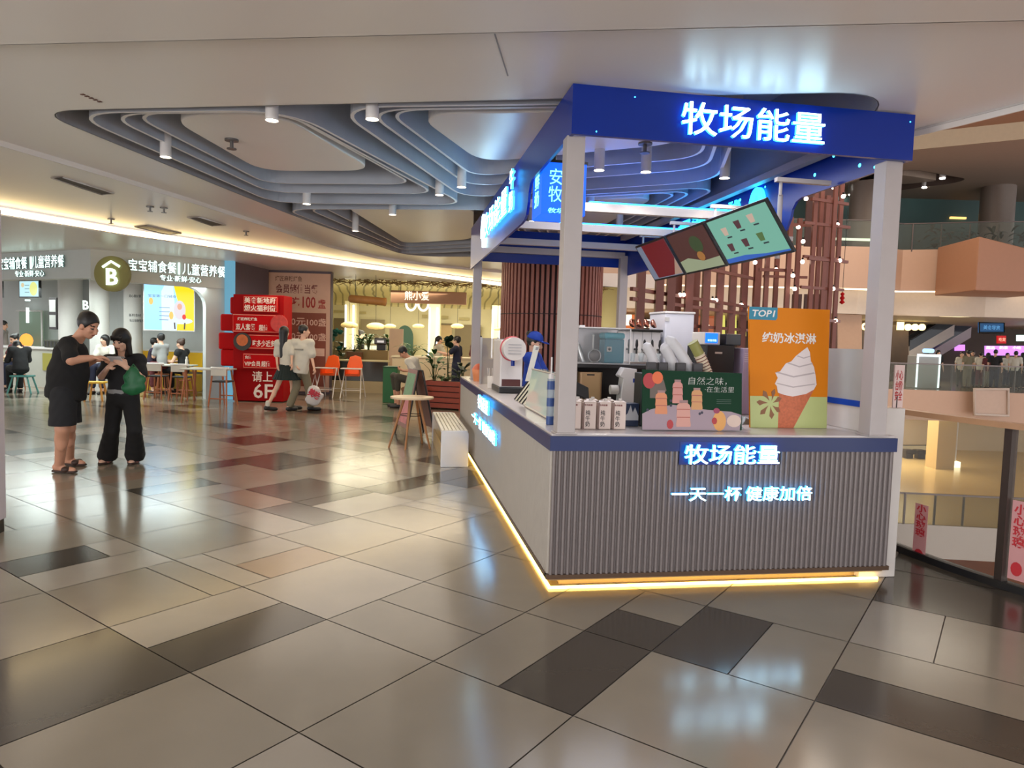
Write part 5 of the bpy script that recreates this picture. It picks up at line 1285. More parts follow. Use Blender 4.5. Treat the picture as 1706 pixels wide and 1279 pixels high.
# signs
sc = at(695, 495, 21.3); t = thing('cafe_sign', 'glowing cafe name over a brown board with a looped light below', 'sign', sc)
b = MB(); b.obox(sc + R2 * .35, R2 * 1.15, W2 * .04, UP * .19); b.build('board', mat('sign_tan', (146, 108, 86), .55), t, .02)
M_cs = glow('cafe_sign_light', (255, 240, 206), 1.5)
text('lettering', '熊小爱', M_cs, sc - W2 * .06 + UP * .04, R2, UP, .74, .27, .02, .008, t)
for k, cxx in enumerate((-.17, .2)):
    b = MB(); b.tube([sc - W2 * .07 + R2 * (cxx + .15 * math.cos(R(a))) + UP * (-.2 + .2 * math.sin(R(a))) for a in range(180, 361, 12)], .035, 8); b.build('loop_light', M_cs, t)
b = MB(); b.cyl(sc + R2 * 1.2 + UP * .19, sc + R2 * 1.2 + UP * .7, .01, n=6); b.build('hanger', M_dark, t); b = MB(); b.cyl(sc - R2 * .5 + UP * .19, sc - R2 * .5 + UP * .7, .01, n=6); b.build('hanger', M_dark, t)
bc = at(612, 500, 18.9); t = thing('wooden_board_sign', 'carved wooden log board hanging on two thin wires in front of the cafe', 'sign', bc)
b = MB()
prof = [(0, -.49), (.07, -.5), (.1, -.44), (.105, 0), (.1, .42), (.11, .5), (.06, .52), (0, .52)]
b.lathe([(r * 1.05 + .0, h) for r, h in prof], bc, 18, axis=R2 + UP * -.06); b.build('log', mat('log_wood', (176, 124, 66), .55, noise=.25, scale=9), t)
for e in (-.32, .22): b = MB(); p = bc + R2 * e; b.cyl(p + UP * .1, V(p.x, p.y, 3.2), .006, n=5); b.build('wire', M_dark, t)
# paper cloud lamps
M_cloud = mat('cloud_paper', (222, 196, 140), .7, noise=.1, scale=5)
for k, (px, py, w) in enumerate(((582, 541, 26), (626, 543, 28), (650, 543, 18), (697, 543, 18), (762, 543, 20), (793, 546, 14), (829, 548, 12))):
    lb = ['tan cloud lantern in front of the left lit column', 'largest tan cloud lantern above the coffee machine', 'pale cloud lantern left of the arched door', 'pale cloud lantern right of the arched door', 'pale cloud lantern above the woman in navy', 'pale cloud lantern half behind the back left kiosk post', 'pale cloud lantern beside the wood pillar'][k]
    c = at(px, py, 22.6); r = w * 22.6 / FOC / 2; t = thing('cloud_lantern', lb, 'lantern', c, 0, 'cloud lanterns in the cafe')
    b = MB(); b.ell(c, (r, r * .6, r * .42), 14, 8); b.ell(c - R2 * r * .5 - UP * r * .06, (r * .6, r * .5, r * .34), 12, 8); b.ell(c + R2 * r * .5 - UP * r * .05, (r * .6, r * .5, r * .34), 12, 8); b.build('cloud', M_cloud, t)
    b = MB(); b.cyl(c + UP * r * .3, V(c.x, c.y, 3.3), .006, n=5); b.build('cord', M_dark, t)
# service counters
t = thing('cafe_counter', 'long pale cafe counter behind the seated man', 'counter', dp(sx(730, 18.6), 18.6, 0))
s0, s1 = sx(652, 18.6), sx(845, 18.6)
b = MB(); b.slab([dp(s0, 18.6, 0), dp(s1, 18.6, 0), dp(s1, 18.6, 1.02), dp(s0, 18.6, 1.02)], W2 * .7); b.build('body', mat('cafe_counter_pale', (214, 196, 160), .5), t, .01)
b = MB(); b.slab([dp(s0 - .02, 18.57, 1.02), dp(s1, 18.57, 1.02), dp(s1, 18.57, 1.06), dp(s0 - .02, 18.57, 1.06)], W2 * .76); b.build('top', mat('cafe_counter_top', (226, 214, 180), .35), t)
t = thing('pale_menu_board', 'plain pale standing board beside the arched door', 'board', at(656, 600, 20.5)); q = [at(648, 590, 19.9), at(671, 590, 19.9), at(671, 548, 19.9), at(648, 548, 19.9)]
z0 = 1.0; b = MB(); b.slab([V(q[0].x, q[0].y, 0), V(q[1].x, q[1].y, 0), V(q[1].x, q[1].y, q[2].z), V(q[0].x, q[0].y, q[2].z)], W2 * .06); b.build('board', mat('board_pinkish', (206, 180, 156), .55), t)
cm = at(636, 575, 20.55); t = thing('coffee_machine', 'dark coffee machine standing on the cafe counter under the largest lantern', 'coffee machine', V(cm.x, cm.y, 1.16))
b = MB(); b.obox(V(cm.x, cm.y, 1.42), R2 * .19, W2 * .2, UP * .1); b.build('head', mat('machine_grey', (70, 64, 60), .3), t, .03)
b = MB(); b.obox(V(cm.x, cm.y + .08, 1.24), R2 * .13, W2 * .12, UP * .085); b.build('body', M_black, t); b = MB(); b.obox(V(cm.x, cm.y, 1.41) - W2 * .203, R2 * .1, W2 * .003, UP * .03); b.build('badge', M_steel, t)
t = thing('side_counter', 'cafe side counter with plants and the dark coffee machine', 'counter', dp(sx(610, 20), 20, 0))
b = MB(); b.slab([dp(sx(553, 20.2), 20.2, 0), dp(sx(645, 20.2), 20.2, 0), dp(sx(645, 20.2), 20.2, 1.15), dp(sx(553, 20.2), 20.2, 1.15)], W2 * .7); b.build('body', mat('side_counter', (150, 128, 84), .6), t)
# low planter wall with leaves
t = thing('low_wall', 'low cream wall with dark glass panels in front of the cafe', 'low wall', dp(sx(600, 19.1), 19.1, 0))
b = MB(); b.slab([dp(sx(536, 19.1), 19.1, 0), dp(sx(640, 19.1), 19.1, 0), dp(sx(640, 19.1), 19.1, .32), dp(sx(536, 19.1), 19.1, .32)], W2 * .4); b.build('base', mat('low_wall_cream', (176, 160, 124), .6), t)
b = MB(); b.slab([dp(sx(536, 19.2), 19.2, .32), dp(sx(645, 19.2), 19.2, .32), dp(sx(645, 19.2), 19.2, .86), dp(sx(536, 19.2), 19.2, .86)], W2 * .03); b.build('dark_glass', mat('low_wall_dark', (44, 44, 36), .3), t)
b = MB(); b.slab([dp(sx(536, 19.1), 19.1, .86), dp(sx(645, 19.1), 19.1, .86), dp(sx(645, 19.1), 19.1, .9), dp(sx(536, 19.1), 19.1, .9)], W2 * .35); b.build('cap', mat('low_wall_cap', (206, 196, 150), .5), t)
t = thing('planter_trough', 'brown planter trough behind the orange high chairs', 'planter', dp(sx(582, 19.75), 19.75, .0))
b = MB(); b.slab([dp(sx(576, 19.75), 19.75, 0), dp(sx(600, 19.75), 19.75, 0), dp(sx(600, 19.75), 19.75, 1.1), dp(sx(576, 19.75), 19.75, 1.1)], W2 * .3); b.build('trough', mat('trough_brown', (110, 72, 44), .6), t)

def leaf_blade(b, base, direction, length, width, droop=.4, n=5):
    d = Vector(direction).normalized(); side = d.cross(UP)
    if side.length < .05: side = V(1, 0, 0)
    side.normalize(); p = Vector(base); vs = []
    for k in range(n + 1):
        u = k / n; w = width * math.sin(pi * min(.98, .08 + .9 * u)) ** .8 * .5
        vs += [p - side * w, p + UP * (-.12 * w) , p + side * w]
        d2 = (d + UP * (-droop * u * 1.6)).normalized(); p = p + d2 * (length / n)
    fs = []
    for k in range(n):
        a = 3 * k; fs += [(a, a + 1, a + 4, a + 3), (a + 1, a + 2, a + 5, a + 4)]
    b._add(vs, fs, True)
def plant(nm, lb, base, h, spread, nst, seed, lw=.09, ll=.3, mats=M_green, fan=False):
    t = thing(nm, lb, 'plant', base); rs = random.Random(seed); base = Vector(base)
    st = MB(); lf = MB()
    for k in range(nst):
        a = rs.uniform(0, 2 * pi); r = rs.uniform(.2, 1) * spread; tip = base + V(math.cos(a) * r, math.sin(a) * r, h * rs.uniform(.55, 1))
        mid = base + (tip - base) * .5 + UP * h * .12; st.tube([base + V(rs.uniform(-.03, .03), rs.uniform(-.03, .03), 0), mid, tip], [.008, .006, .004], 5)
        dr = (tip - mid).normalized()
        if fan:
            for j in range(7):
                f = R(-75 + 25 * j); x, y, z = basis(dr); leaf_blade(lf, tip, dr * math.cos(f) + V(math.cos(a + pi / 2), math.sin(a + pi / 2), 0) * math.sin(f), ll * .8, lw, .5)
        else:
            leaf_blade(lf, tip, dr + V(math.cos(a), math.sin(a), 0) * .7, ll, lw, .7)
            if rs.random() < .7: leaf_blade(lf, mid, dr + V(math.cos(a + 1), math.sin(a + 1), 0) * .8, ll * .8, lw * .8, .8)
    st.build('stems', mat('stem_green', (70, 84, 44), .6), t); lf.build('leaves', mats, t)
    return t
M_teal = mat('leaf_teal', (60, 128, 116), .5, noise=.25, scale=10); M_dkleaf = mat('leaf_dark', (30, 54, 34), .5, noise=.3, scale=10)
p = dp(sx(553, 19.65), 19.65, .0); plant('lotus_plant', 'tall plant with teal lotus leaves left of the cafe columns', p, 2.0, .2, 7, 2, .16, .2, M_teal, True)
p = dp(sx(569, 19.62), 19.62, .0); plant('broad_leaf_plant', 'dark broad-leaved plant above the orange high chairs', p, 1.35, .14, 12, 3, .1, .24, M_dkleaf)
p = dp(sx(588, 19.9), 19.9, 1.102); plant('trough_plant', 'small green plant growing in the brown trough', p, .22, .3, 10, 4, .05, .16)
for k, (px, lb) in enumerate(((598, 'bushy green plant left of the dark coffee machine'), (612, 'bushy green plant below the coffee machine'), (646, 'trailing fern at the right end of the side counter'))):
    p = dp(sx(px, 20.45), 20.45, 1.152); plant('counter_plant', lb, p, .42, .16, 24, 20 + k, .08, .2, mat('leaf_fresh', (62, 112, 46), .5, noise=.25))
p = dp(sx(686, 18.95), 18.95, 1.06); plant('counter_plant', 'bright fern on the cafe counter above the seated man', p, .3, .36, 14, 31, .05, .3, mat('leaf_bright', (70, 116, 46), .5, noise=.25))
# orange high chairs
M_tubes = mat('tube_white', (206, 200, 192), .35)
def high_chair(px, py, rz, lb, first=[None]):
    p = at(px, 600, py)
    if first[0]: return dup(first[0], (p.x, p.y, 0), rz, lb)
    t = thing('orange_high_chair', lb, 'high chair', (0, 0, 0), 0, 'orange baby high chairs'); first[0] = t
    b = MB()
    for sx_ in (-1, 1): pass
    b.slab([V(-.17, .12, .58), V(.17, .12, .58), V(.2, .17, .8), V(.14, .22, 1.02), V(.0, .235, 1.06), V(-.14, .22, 1.02), V(-.2, .17, .8)], (0, .03, .0)); b.build('backrest', M_orange, t, .012)
    b = MB(); b.obox((0, 0, .57), V(.18, 0, 0), V(0, .16, 0), V(0, 0, .025)); b.obox((-.18, .0, .66), V(.012, 0, 0), V(0, .15, 0), V(0, 0, .09)); b.obox((.18, 0, .66), V(.012, 0, 0), V(0, .15, 0), V(0, 0, .09)); b.build('seat', M_orange, t, .012)
    b = MB(); b.obox((0, -.24, .74), V(.25, 0, 0), V(0, .12, 0), V(0, 0, .014)); b.build('tray', M_white, t, .012)
    for s in (-1, 1):
        b = MB(); b.cyl((s * .2, -.02, .74), (s * .25, -.34, .0), .014, n=8); b.build('leg', M_tubes, t)
        b = MB(); b.cyl((s * .2, .02, .74), (s * .25, .32, .0), .014, n=8); b.build('leg', M_tubes, t)
    b = MB(); b.cyl((-.24, -.27, .2), (.24, -.27, .2), .01, n=6); b.build('footrest', M_tubes, t)
    b = MB(); b.cyl((-.24, .25, .2), (.24, .25, .2), .01, n=6); b.build('rear_bar', M_tubes, t)
    t.location = (p.x, p.y, 0); t.rotation_euler = (0, 0, rz); return t
high_chair(549, 17.6, -.35, 'orange baby high chair nearest the walking couple'); high_chair(589, 17.6, -.15, 'right hand orange baby high chair')
# green bin and timber planter with lotus
p = atz(649, 671, 0); t = thing('green_box', 'tall dark green box bin beside the seated man', 'bin', (p.x, p.y, 0))
b = MB(); b.obox(V(p.x, p.y, .42) + W2 * .2, R2 * .17, W2 * .2, UP * .42); b.build('body', mat('bin_green', (22, 92, 44), .5), t, .01)
b = MB(); b.obox(V(p.x, p.y, .85) + W2 * .2, R2 * .175, W2 * .205, UP * .012); b.build('rim', mat('bin_rim', (30, 70, 40), .5), t)
p0, p1 = atz(703, 680, 0), atz(767, 684, 0); p1 = V(p1.x, p1.y, 0); dv = (p1 - p0).normalized(); nv = V(-dv.y, dv.x, 0); Lp = (p1 - p0).length
t = thing('timber_planter', 'red-brown slatted timber planter beside the kiosk corner', 'planter', (p0 + p1) / 2)
M_tim = mat('timber_red', (158, 66, 42), .5, noise=.15, scale=14)
b = MB(); b.obox((p0 + p1) / 2 + nv * .3 + UP * .3, dv * (Lp / 2 - .03), nv * .25, UP * .28); b.build('liner', mat('liner_dark', (54, 26, 20), .7), t)
for k in range(5): b = MB(); b.obox((p0 + p1) / 2 + nv * .03 + UP * (.085 + .122 * k), dv * (Lp / 2), nv * .02, UP * .05); b.build('slat', M_tim, t)
for k, e in ((0, -1), (1, 1)): b = MB(); b.obox((p0 + p1) / 2 + dv * (e * (Lp / 2 - .02)) + nv * .3 + UP * .31, dv * .02, nv * .3, UP * .31); b.build('end_panel', M_tim, t)
b = MB(); b.obox((p0 + p1) / 2 + nv * .3 + UP * .585, dv * (Lp / 2 - .04), nv * .26, UP * .012); b.build('soil', M_soil, t)
mid = (p0 + p1) / 2 + nv * .3 + UP * .6
plant('lotus_plant', 'tall dark lotus plant in the middle of the timber planter', mid + dv * .02, .98, .14, 5, 6, .14, .18, M_dkleaf, True)
plant('broad_leaf_plant', 'green leafy plant at the left end of the timber planter', mid - dv * .3, .62, .32, 9, 7, .13, .36)
plant('broad_leaf_plant', 'dark leafy plant at the right end of the timber planter', mid + dv * .36, .42, .25, 10, 9, .11, .34, M_dkleaf)
plant('ground_cover_plant', 'low green ground cover in the timber planter', mid - dv * .05, .16, .42, 26, 10, .05, .18)

# ------------------------------------------------------------------ round table, A-frame, white bench
p = atz(683, 735, 0); p = V(.24, 10.15, 0)
t = thing('round_table', 'small round pale wood table on splayed wooden legs near the kiosk', 'table', p)
b = MB(); b.cyl(p + UP * .70, p + UP * .725, .31, n=48); b.build('tabletop', mat('table_birch', (222, 196, 160), .35), t, .006)
for k, a in enumerate((200, 255, 320, 60)):
    d = V(math.cos(R(a)), math.sin(R(a)), 0); b = MB(); b.cyl(p + d * .12 + UP * .70, p + d * .34, .02, .014, 10); b.build('leg', mat('leg_pine', (170, 116, 70), .5, noise=.15), t)
b = MB(); b.tube([p + V(.17 * math.cos(a), .17 * math.sin(a), .46) for a in [2 * pi * k / 20 for k in range(20)]], .006, 6, True); b.build('brace_ring', M_dark, t)
c = V(.32, 11.3, 0); t = thing('a_frame_sign', 'black framed A-frame poster stand behind the round table', 'sign', c)
ax = (atz(674, 727, 0) - atz(661, 720, 0)); 
for s, nm in ((-1, 'left'), (1, 'right')):
    q0, q1 = c + V(s * .24, -.35, 0), c + V(s * .24, .35, 0); top0, top1 = c + V(s * .03, -.28, 1.06), c + V(s * .03, .28, 1.06)
    bb = MB(); bb.slab([q0.lerp(top0, .14), q1.lerp(top1, .14), top1, top0], V(s * .02, 0, .006)); k_ = bb.build('board', mat('aframe_board', (150, 110, 100), .45, noise=.25, scale=6), t)
    bb = MB(); bb.tube([q0, top0, top1, q1], .014, 6); bb.build('frame', M_black, t)
    fa = [q0.lerp(top0, .2).lerp(q1.lerp(top1, .2), .08), q0.lerp(top0, .2).lerp(q1.lerp(top1, .2), .92), q0.lerp(top0, .55).lerp(q1.lerp(top1, .55), .92), q0.lerp(top0, .55).lerp(q1.lerp(top1, .55), .08)]
    bb = MB(); bb.slab([x + V(s * .022, 0, .007) for x in fa], V(s * .002, 0, .0006)); bb.build('picture', mat('aframe_pink', (206, 130, 130), .4, noise=.3, scale=9), k_)
    fa = [q0.lerp(top0, .58).lerp(q1.lerp(top1, .58), .08), q0.lerp(top0, .58).lerp(q1.lerp(top1, .58), .92), q0.lerp(top0, .94).lerp(q1.lerp(top1, .94), .92), q0.lerp(top0, .94).lerp(q1.lerp(top1, .94), .08)]
    bb = MB(); bb.slab([x + V(s * .022, 0, .007) for x in fa], V(s * .002, 0, .0006)); bb.build('picture', mat('aframe_green', (120, 160, 120), .4, noise=.3, scale=9), k_)
t.rotation_euler = (0, 0, R(13))
t = thing('white_bench', 'white slatted bench with rounded metal ends against the kiosk side', 'bench', (.74, 9.6, 0))
bx0, bx1, by0, by1, bz = .565, .905, 8.52, 10.68, .45
for nm, y in (('end_panel', by0), ('end_panel', by1 - .06)):
    b = MB(); prof = [(bx0, 0), (bx1, 0), (bx1, bz - .05)] + [(bx1 - .05 + .05 * math.cos(R(a)), bz - .05 + .05 * math.sin(R(a))) for a in (30, 60, 90)] + [(bx0 + .012, bz), (bx0, bz - .012)]
    b.slab([V(x, y, z) for x, z in prof], (0, .06, 0)); b.build(nm, mat('bench_metal', (206, 204, 206), .3, .35), t, .006)
for k in range(7): b = MB(); x = bx0 + .008 + k * .0475; b.box((x, by0 + .06, bz - .03), (x + .036, by1 - .06, bz)); b.build('slat', mat('bench_slat', (224, 218, 204), .4), t, .003)
b = MB(); b.box((bx0 + .02, by0 + .06, bz - .07), (bx0 + .05, by1 - .06, bz - .032)); b.build('rail', M_steel, t); b = MB(); b.box((bx1 - .05, by0 + .06, bz - .07), (bx1 - .02, by1 - .06, bz - .032)); b.build('rail', M_steel, t)
b = MB(); b.box((bx0 + .015, by0 + .3, .0), (bx0 + .04, by1 - .1, .2)); b.build('kick_board', mat('kick_tan', (176, 150, 106), .5), t)

# ------------------------------------------------------------------ atrium
# railing along our floor edge
M_rail = mat('rail_wood', (182, 140, 104), .4, noise=.12, scale=10)
M_railpost = mat('rail_post', (96, 86, 82), .35, .7)
M_pane = glass('rail_glass', (236, 240, 236), .02)
RP = [(4.9, 1.9), (4.58, 2.8), (4.12, 4.08), (3.99, 5.1), (3.97, 6.2), (4.02, 7.4), (4.08, 8.6), (4.2, 10.4), (4.3, 12.2)]
t = thing('glass_railing', 'glass railing with a wooden handrail along the edge of the atrium', 'railing', (4.12, 4.08, 0))
def curve_pts(P, n=8):
    out = []
    for i in range(len(P) - 1):
        p0 = Vector(P[max(i - 1, 0)]); p1 = Vector(P[i]); p2 = Vector(P[i + 1]); p3 = Vector(P[min(i + 2, len(P) - 1)])
        for k in range(n):
            u = k / n; out.append(.5 * (2 * p1 + (p2 - p0) * u + (2 * p0 - 5 * p1 + 4 * p2 - p3) * u * u + (3 * p1 - p0 - 3 * p2 + p3) * u ** 3))
    out.append(Vector(P[-1])); return out
rc = curve_pts(RP)
b = MB(); b.ribbon(rc, 1.095, 1.135, .085); b.build('handrail', M_rail, t)
b = MB(); b.ribbon(rc, 0.0, .05, .07); b.ribbon([p + Vector((.03, 0)) for p in rc], -.14, .0, .06); b.build('base_channel', mat('channel_dark', (36, 36, 38), .4, .4), t)
for x, y in RP[1:]:
    b = MB(); b.box((x - .025, y - .03, .0), (x + .025, y + .03, 1.1)); b.build('post', M_railpost, t)
for i in range(len(RP) - 1):
    b = MB(); seg = rc[8 * i:8 * i + 9]
    for p, q in zip(seg[:-1], seg[1:]): b.quad((p.x, p.y, .05), (q.x, q.y, .05), (q.x, q.y, 1.095), (p.x, p.y, 1.095))
    b.build('glass_pane', M_pane, t)
for k, (px0, px1, y0, y1) in enumerate(((1524, 1546, 835, 932), (1686, 1712, 832, 962))):
    q = [(px0 + 2, y0), (px1, y0 + 3), (px1 - 6, y1), (px0 - 2, y1 - 6)]
    # meet the glass curve
    def hit(px, py):
        best = None
        for p in curve_pts(RP, 24):
            s_, d_ = Vector((p.x, p.y, 0)).dot(R2), Vector((p.x, p.y, 0)).dot(W2)
            v = at(px, py, d_); e = (Vector((v.x, v.y)) - p).length
            if best is None or e < best[0]: best = (e, p, v.z)
        return V(best[1].x - .008, best[1].y, best[2])
    a0, a1 = hit(px0 + 2, (y0 + y1) / 2), hit(px1, (y0 + y1) / 2); zt, zb = hit(px0, y0).z, hit(px0, y1).z
    s_ = thing('glass_sticker', ['red and pink warning sticker on the glass railing nearest the kiosk', 'red and pink warning sticker on the glass railing at the right edge of the view'][k], 'sticker', (a0 + a1) / 2, 0, 'stickers on the glass railing')
    rt = (a1 - a0); rt.z = 0; w_ = rt.length; rt.normalize(); nn = rt.cross(UP); c = V((a0.x + a1.x) / 2, (a0.y + a1.y) / 2, (zt + zb) / 2) - nn * -.004
    flat('film', [(-w_ / 2, (zb - zt) / 2), (w_ / 2, (zb - zt) / 2), (w_ / 2, (zt - zb) / 2), (-w_ / 2, (zt - zb) / 2)], mat('sticker_pink', (206, 150, 150), .5), c, rt, UP, .001, s_)
    text('lettering', '小\n心\n玻\n璃', mat('sticker_red', (190, 40, 52), .5), c + nn * .002 + UP * .1, rt, UP, w_ * .75, (zt - zb) * .55, .001, .03, s_)
    flat('red_mark', ellipse(0, -(zt - zb) * .36, w_ * .34, (zt - zb) * .09, 12), mat('sticker_red', (190, 40, 52), .5), c + nn * .002, rt, UP, .001, s_)

# our slab edge and the far sides, level by level
M_fascia = mat('slab_fascia', (180, 148, 124), .55, noise=.03)
M_slabw = mat('slab_white', (168, 162, 154), .55)
FE = [(-7.5 + 15, 25.0), (12, 27.6), (20.65, 25.86), (25.4, 24.7), (48, 19.5)]
b = MB(); b.ribbon(EDGE[11:], -1.25, -.004, .06); struct('trim_30', b, M_fascia)
b = MB(); b.ribbon(EDGE[:12], -1.0, -.004, .06); struct('trim_31', b, M_fascia)
b = MB(); add_plate(b, [(x, y) for x, y in EDGE[11:]] + [(48, 62), (5, 62)], -1.25, True); struct('ceiling', b, mat('lower_ceiling', (196, 176, 146), .6))
fr = thing('far_railing', 'glass railing with a dark handrail across the atrium on the same level', 'railing', (21, 25.9, 0))
fp = [Vector(p) for p in EDGE[12:]]
b = MB(); b.ribbon(fp, 1.05, 1.10, .06); b.build('handrail', M_railpost, fr)
b = MB()
for p, q in zip(fp[:-1], fp[1:]): b.quad((p.x, p.y, .0), (q.x, q.y, .0), (q.x, q.y, 1.05), (p.x, p.y, 1.05))
b.build('glass_pane', glass('far_glass', (214, 222, 214), .06), fr)
for px in (1478, 1585, 1638, 1690):
    p = atz(px, 650, 0); d = Vector((p.x, p.y, 0)).dot(W2); b = MB(); q = dp(sx(px, 28.9), 28.9, 0); b.cyl(q, q + UP * 1.06, .03, n=8); b.build('post', M_railpost, fr)
q = dp(sx(1650, 28.2), 28.2, 0); t = thing('frosted_panel', 'pale frosted panel fixed to the front of the opposite slab', 'panel', q)
p = [at(1622, 690, 28.3), at(1678, 692, 28.3), at(1678, 648, 28.3), at(1622, 648, 28.3)]; b = MB(); b.slab(p, W2 * -.03); b.build('panel', mat('frost_tan', (176, 150, 130), .5), t)
b = MB(); b.tube([x - W2 * .05 for x in p], .07, 6, True); b.build('border', mat('frost_white', (180, 164, 150), .5), t)
# upper level across the atrium
UF = [(2.5, 30.2), (9.5, 29.4), (14.5, 29.0), (16.2, 29.6), (19.5, 28.4), (34, 27.5)]       # (s, d)
def sd(P): return [(dp(s, d, 0).x, dp(s, d, 0).y) for s, d in P]
b = MB(); b.ribbon(sd(UF), 4.1, 5.8, .08); struct('wall_upper_slab', b, M_fascia)
b = MB(); b.ribbon([(x + .05, y + .28) for x, y in sd(UF)], 4.06, 4.13, .05); o = b.build('slab_light_line', glow('slab_cove', (255, 222, 176), 3.2)); tag(o, 'warm light line under the upper slab across the atrium', 'light strip')
b = MB(); b.ribbon([(x + .1, y + .7) for x, y in sd(UF)], 3.08, 4.4, .05); struct('trim_32', b, mat('recess_cream', (206, 192, 172), .6))
b = MB(); add_plate(b, sd([(2.5, 30.8), (9.5, 30), (16, 30), (34, 28.2), (40, 44), (2, 44)]), 3.08, True); struct('ceiling', b, mat('far_ceiling', (206, 184, 150), .5))
b = MB(); add_plate(b, sd(UF + [(40, 44), (2, 44)]), 5.72); struct('floor_upper', b, mat('upper_floor', (140, 120, 100), .5))
t = thing('upper_railing', 'glass railing on the upper slab across the atrium', 'railing', dp(10, 29.4, 5.8))
b = MB(); b.ribbon(sd(UF), 6.86, 6.9, .05); b.build('handrail', M_railpost, t)
b = MB(); P_ = sd(UF)
for p, q in zip(P_[:-1], P_[1:]): b.quad((p[0], p[1], 5.8), (q[0], q[1], 5.8), (q[0], q[1], 6.86), (p[0], p[1], 6.86))
b.build('glass_pane', glass('far_glass', (214, 222, 214), .06), t)
for k in range(9):
    s_ = 16.5 + k * 1.1; d_ = 29.4 - (s_ - 16.2) * .12; q = dp(s_, d_ + .1, 5.72); b = MB(); b.cyl(q, q + UP * 1.15, .03, n=6); b.build('post', M_railpost, t)
b = MB(); b.slab([dp(2, 36, 5.72), dp(26, 36, 5.72), dp(26, 36, 9.3), dp(2, 36, 9.3)], W2 * .2); struct('wall_upper_back', b, mat('wall_teal', (54, 84, 80), .5, noise=.5, scale=.4))
for px, w, d in ((1432, .9, 33), (1640, .7, 33)):
    q = dp(sx(px, d), d, 5.72); b = MB(); b.cyl(q, q + UP * 3.58, w, n=24); struct('wall_pillar', b, mat('pillar_grey', (120, 106, 96), .4))
t = thing('upper_light_bar', 'long white light bar inside the upper level left of the tall post', 'light strip', at(1435, 399, 33.5)); b = MB(); c = at(1432, 399, 31.9); b.obox(c, R2 * 1.35, W2 * .05, UP * .05); b.build('bar', glow('bar_white', (226, 236, 206), 1.6), t)
t = thing('upper_light_bar', 'orange glowing sign inside the upper level right of the tall post', 'sign', at(1596, 363, 33.5)); b = MB(); c = at(1596, 363, 35.94); b.obox(c, R2 * .4, W2 * .05, UP * .05); b.build('bar', glow('bar_orange', (255, 190, 110), 1.6), t)
t = thing('plant_hedge', 'dark mass of plants behind the upper railing', 'hedge', dp(22, 31, 5.72)); b = MB(); rs = random.Random(9)
for k in range(260):
    s_ = rs.uniform(17.5, 27); p = dp(s_, rs.uniform(29.9, 31), 5.72 + rs.uniform(.05, 1.1) + (.4 if s_ > 22.5 else 0)); leaf_blade(b, p, V(rs.uniform(-1, 1), rs.uniform(-1, 1), rs.uniform(.1, 1)), .5, .16, .8)
o = b.build('leaves', mat('hedge_dark', (46, 52, 36), .6, noise=.3), t); o['kind'] = 'stuff'
# brown projecting volume at the right
b = MB(); P4 = [(sx(1614, 26), 26), (sx(1760, 26), 26), (sx(1760, 26), 29), (sx(1614, 26) + .3, 29)]
zb, zt = at(1640, 484, 26).z, at(1640, 394, 26).z
vs = [dp(s, d, zb) for s, d in P4] + [dp(P4[0][0], 26, zt), dp(P4[1][0], 26, zt - .7), dp(P4[2][0], 29, zt - .7), dp(P4[3][0], 29, zt)]
b._add(vs, [(0, 3, 2, 1), (4, 5, 6, 7), (0, 1, 5, 4), (1, 2, 6, 5), (2, 3, 7, 6), (3, 0, 4, 7)], False); struct('wall_projecting_box', b, mat('box_brown', (150, 106, 78), .55), .03)
# atrium roof
RA, RB = V(19.5, 24.5, 0), V(22.1, 22.3, 0); rd = (RB - RA).normalized()
q0, q1 = RA - rd * 26, RB + rd * 26
bay = [(1432, 292), (1520, 282), (1612, 298), (1590, 305), (1520, 314), (1432, 327)]
hole = [(atz(x, y, 9.3).x, atz(x, y, 9.3).y) for x, y in bay]
far = [(q0.x, q0.y), (q1.x, q1.y), (q1.x + 30, q1.y + 30), (q0.x + 20, q0.y + 30)]
o = plate_obj('ceiling', holed(far, [roundpoly(hole, .5, 5)], 9.3), mat('roof_taupe', (150, 130, 114), .6))
b = MB(); b.ribbon(roundpoly(hole, .5, 5), 9.3, 9.9, .03, True); add_plate(b, roundpoly(hole, .5, 5), 9.9, True); struct('trim_33', b, mat('bay_dark', (84, 68, 60), .6))
isl = [(1500, 290), (1566, 300), (1500, 307)]; hole2 = roundpoly([(atz(x, y, 9.4).x, atz(x, y, 9.4).y) for x, y in isl], .4, 4)
b = MB(); b.prism(hole2, 9.38, 9.7); struct('ceiling', b, mat('roof_taupe', (150, 130, 114), .6))
for k in range(5):
    a0, a1 = atz(1452 + 7 * k, 304, 9.35), atz(1462 + 7 * k, 327, 9.35); b = MB(); b.obox((a0 + a1) / 2, (a1 - a0) / 2, rd * .1, UP * .12); struct('trim_%d' % (34 + k), b, mat('roof_taupe', (150, 130, 114), .6))
b = MB(); b.ribbon([(q0.x, q0.y), (q1.x, q1.y)], 9.3, 9.92, .05); struct('trim_39', b, mat('band_cream', (206, 192, 162), .5))
b = MB(); add_plate(b, [(q0.x, q0.y), (q1.x, q1.y), (q1.x - 12, -6), (3, -6), (3.2, 6), (3.4, 15), (4, 19)], 9.92, True); struct('ceiling', b, mat('roof_brown', (150, 112, 88), .6))
b = MB(); b.ribbon([(x - .3, y) for x, y in CEDGE], 4.0, 9.9, .1); struct('wall_upper_near', b, mat('roof_brown', (150, 112, 88), .6))
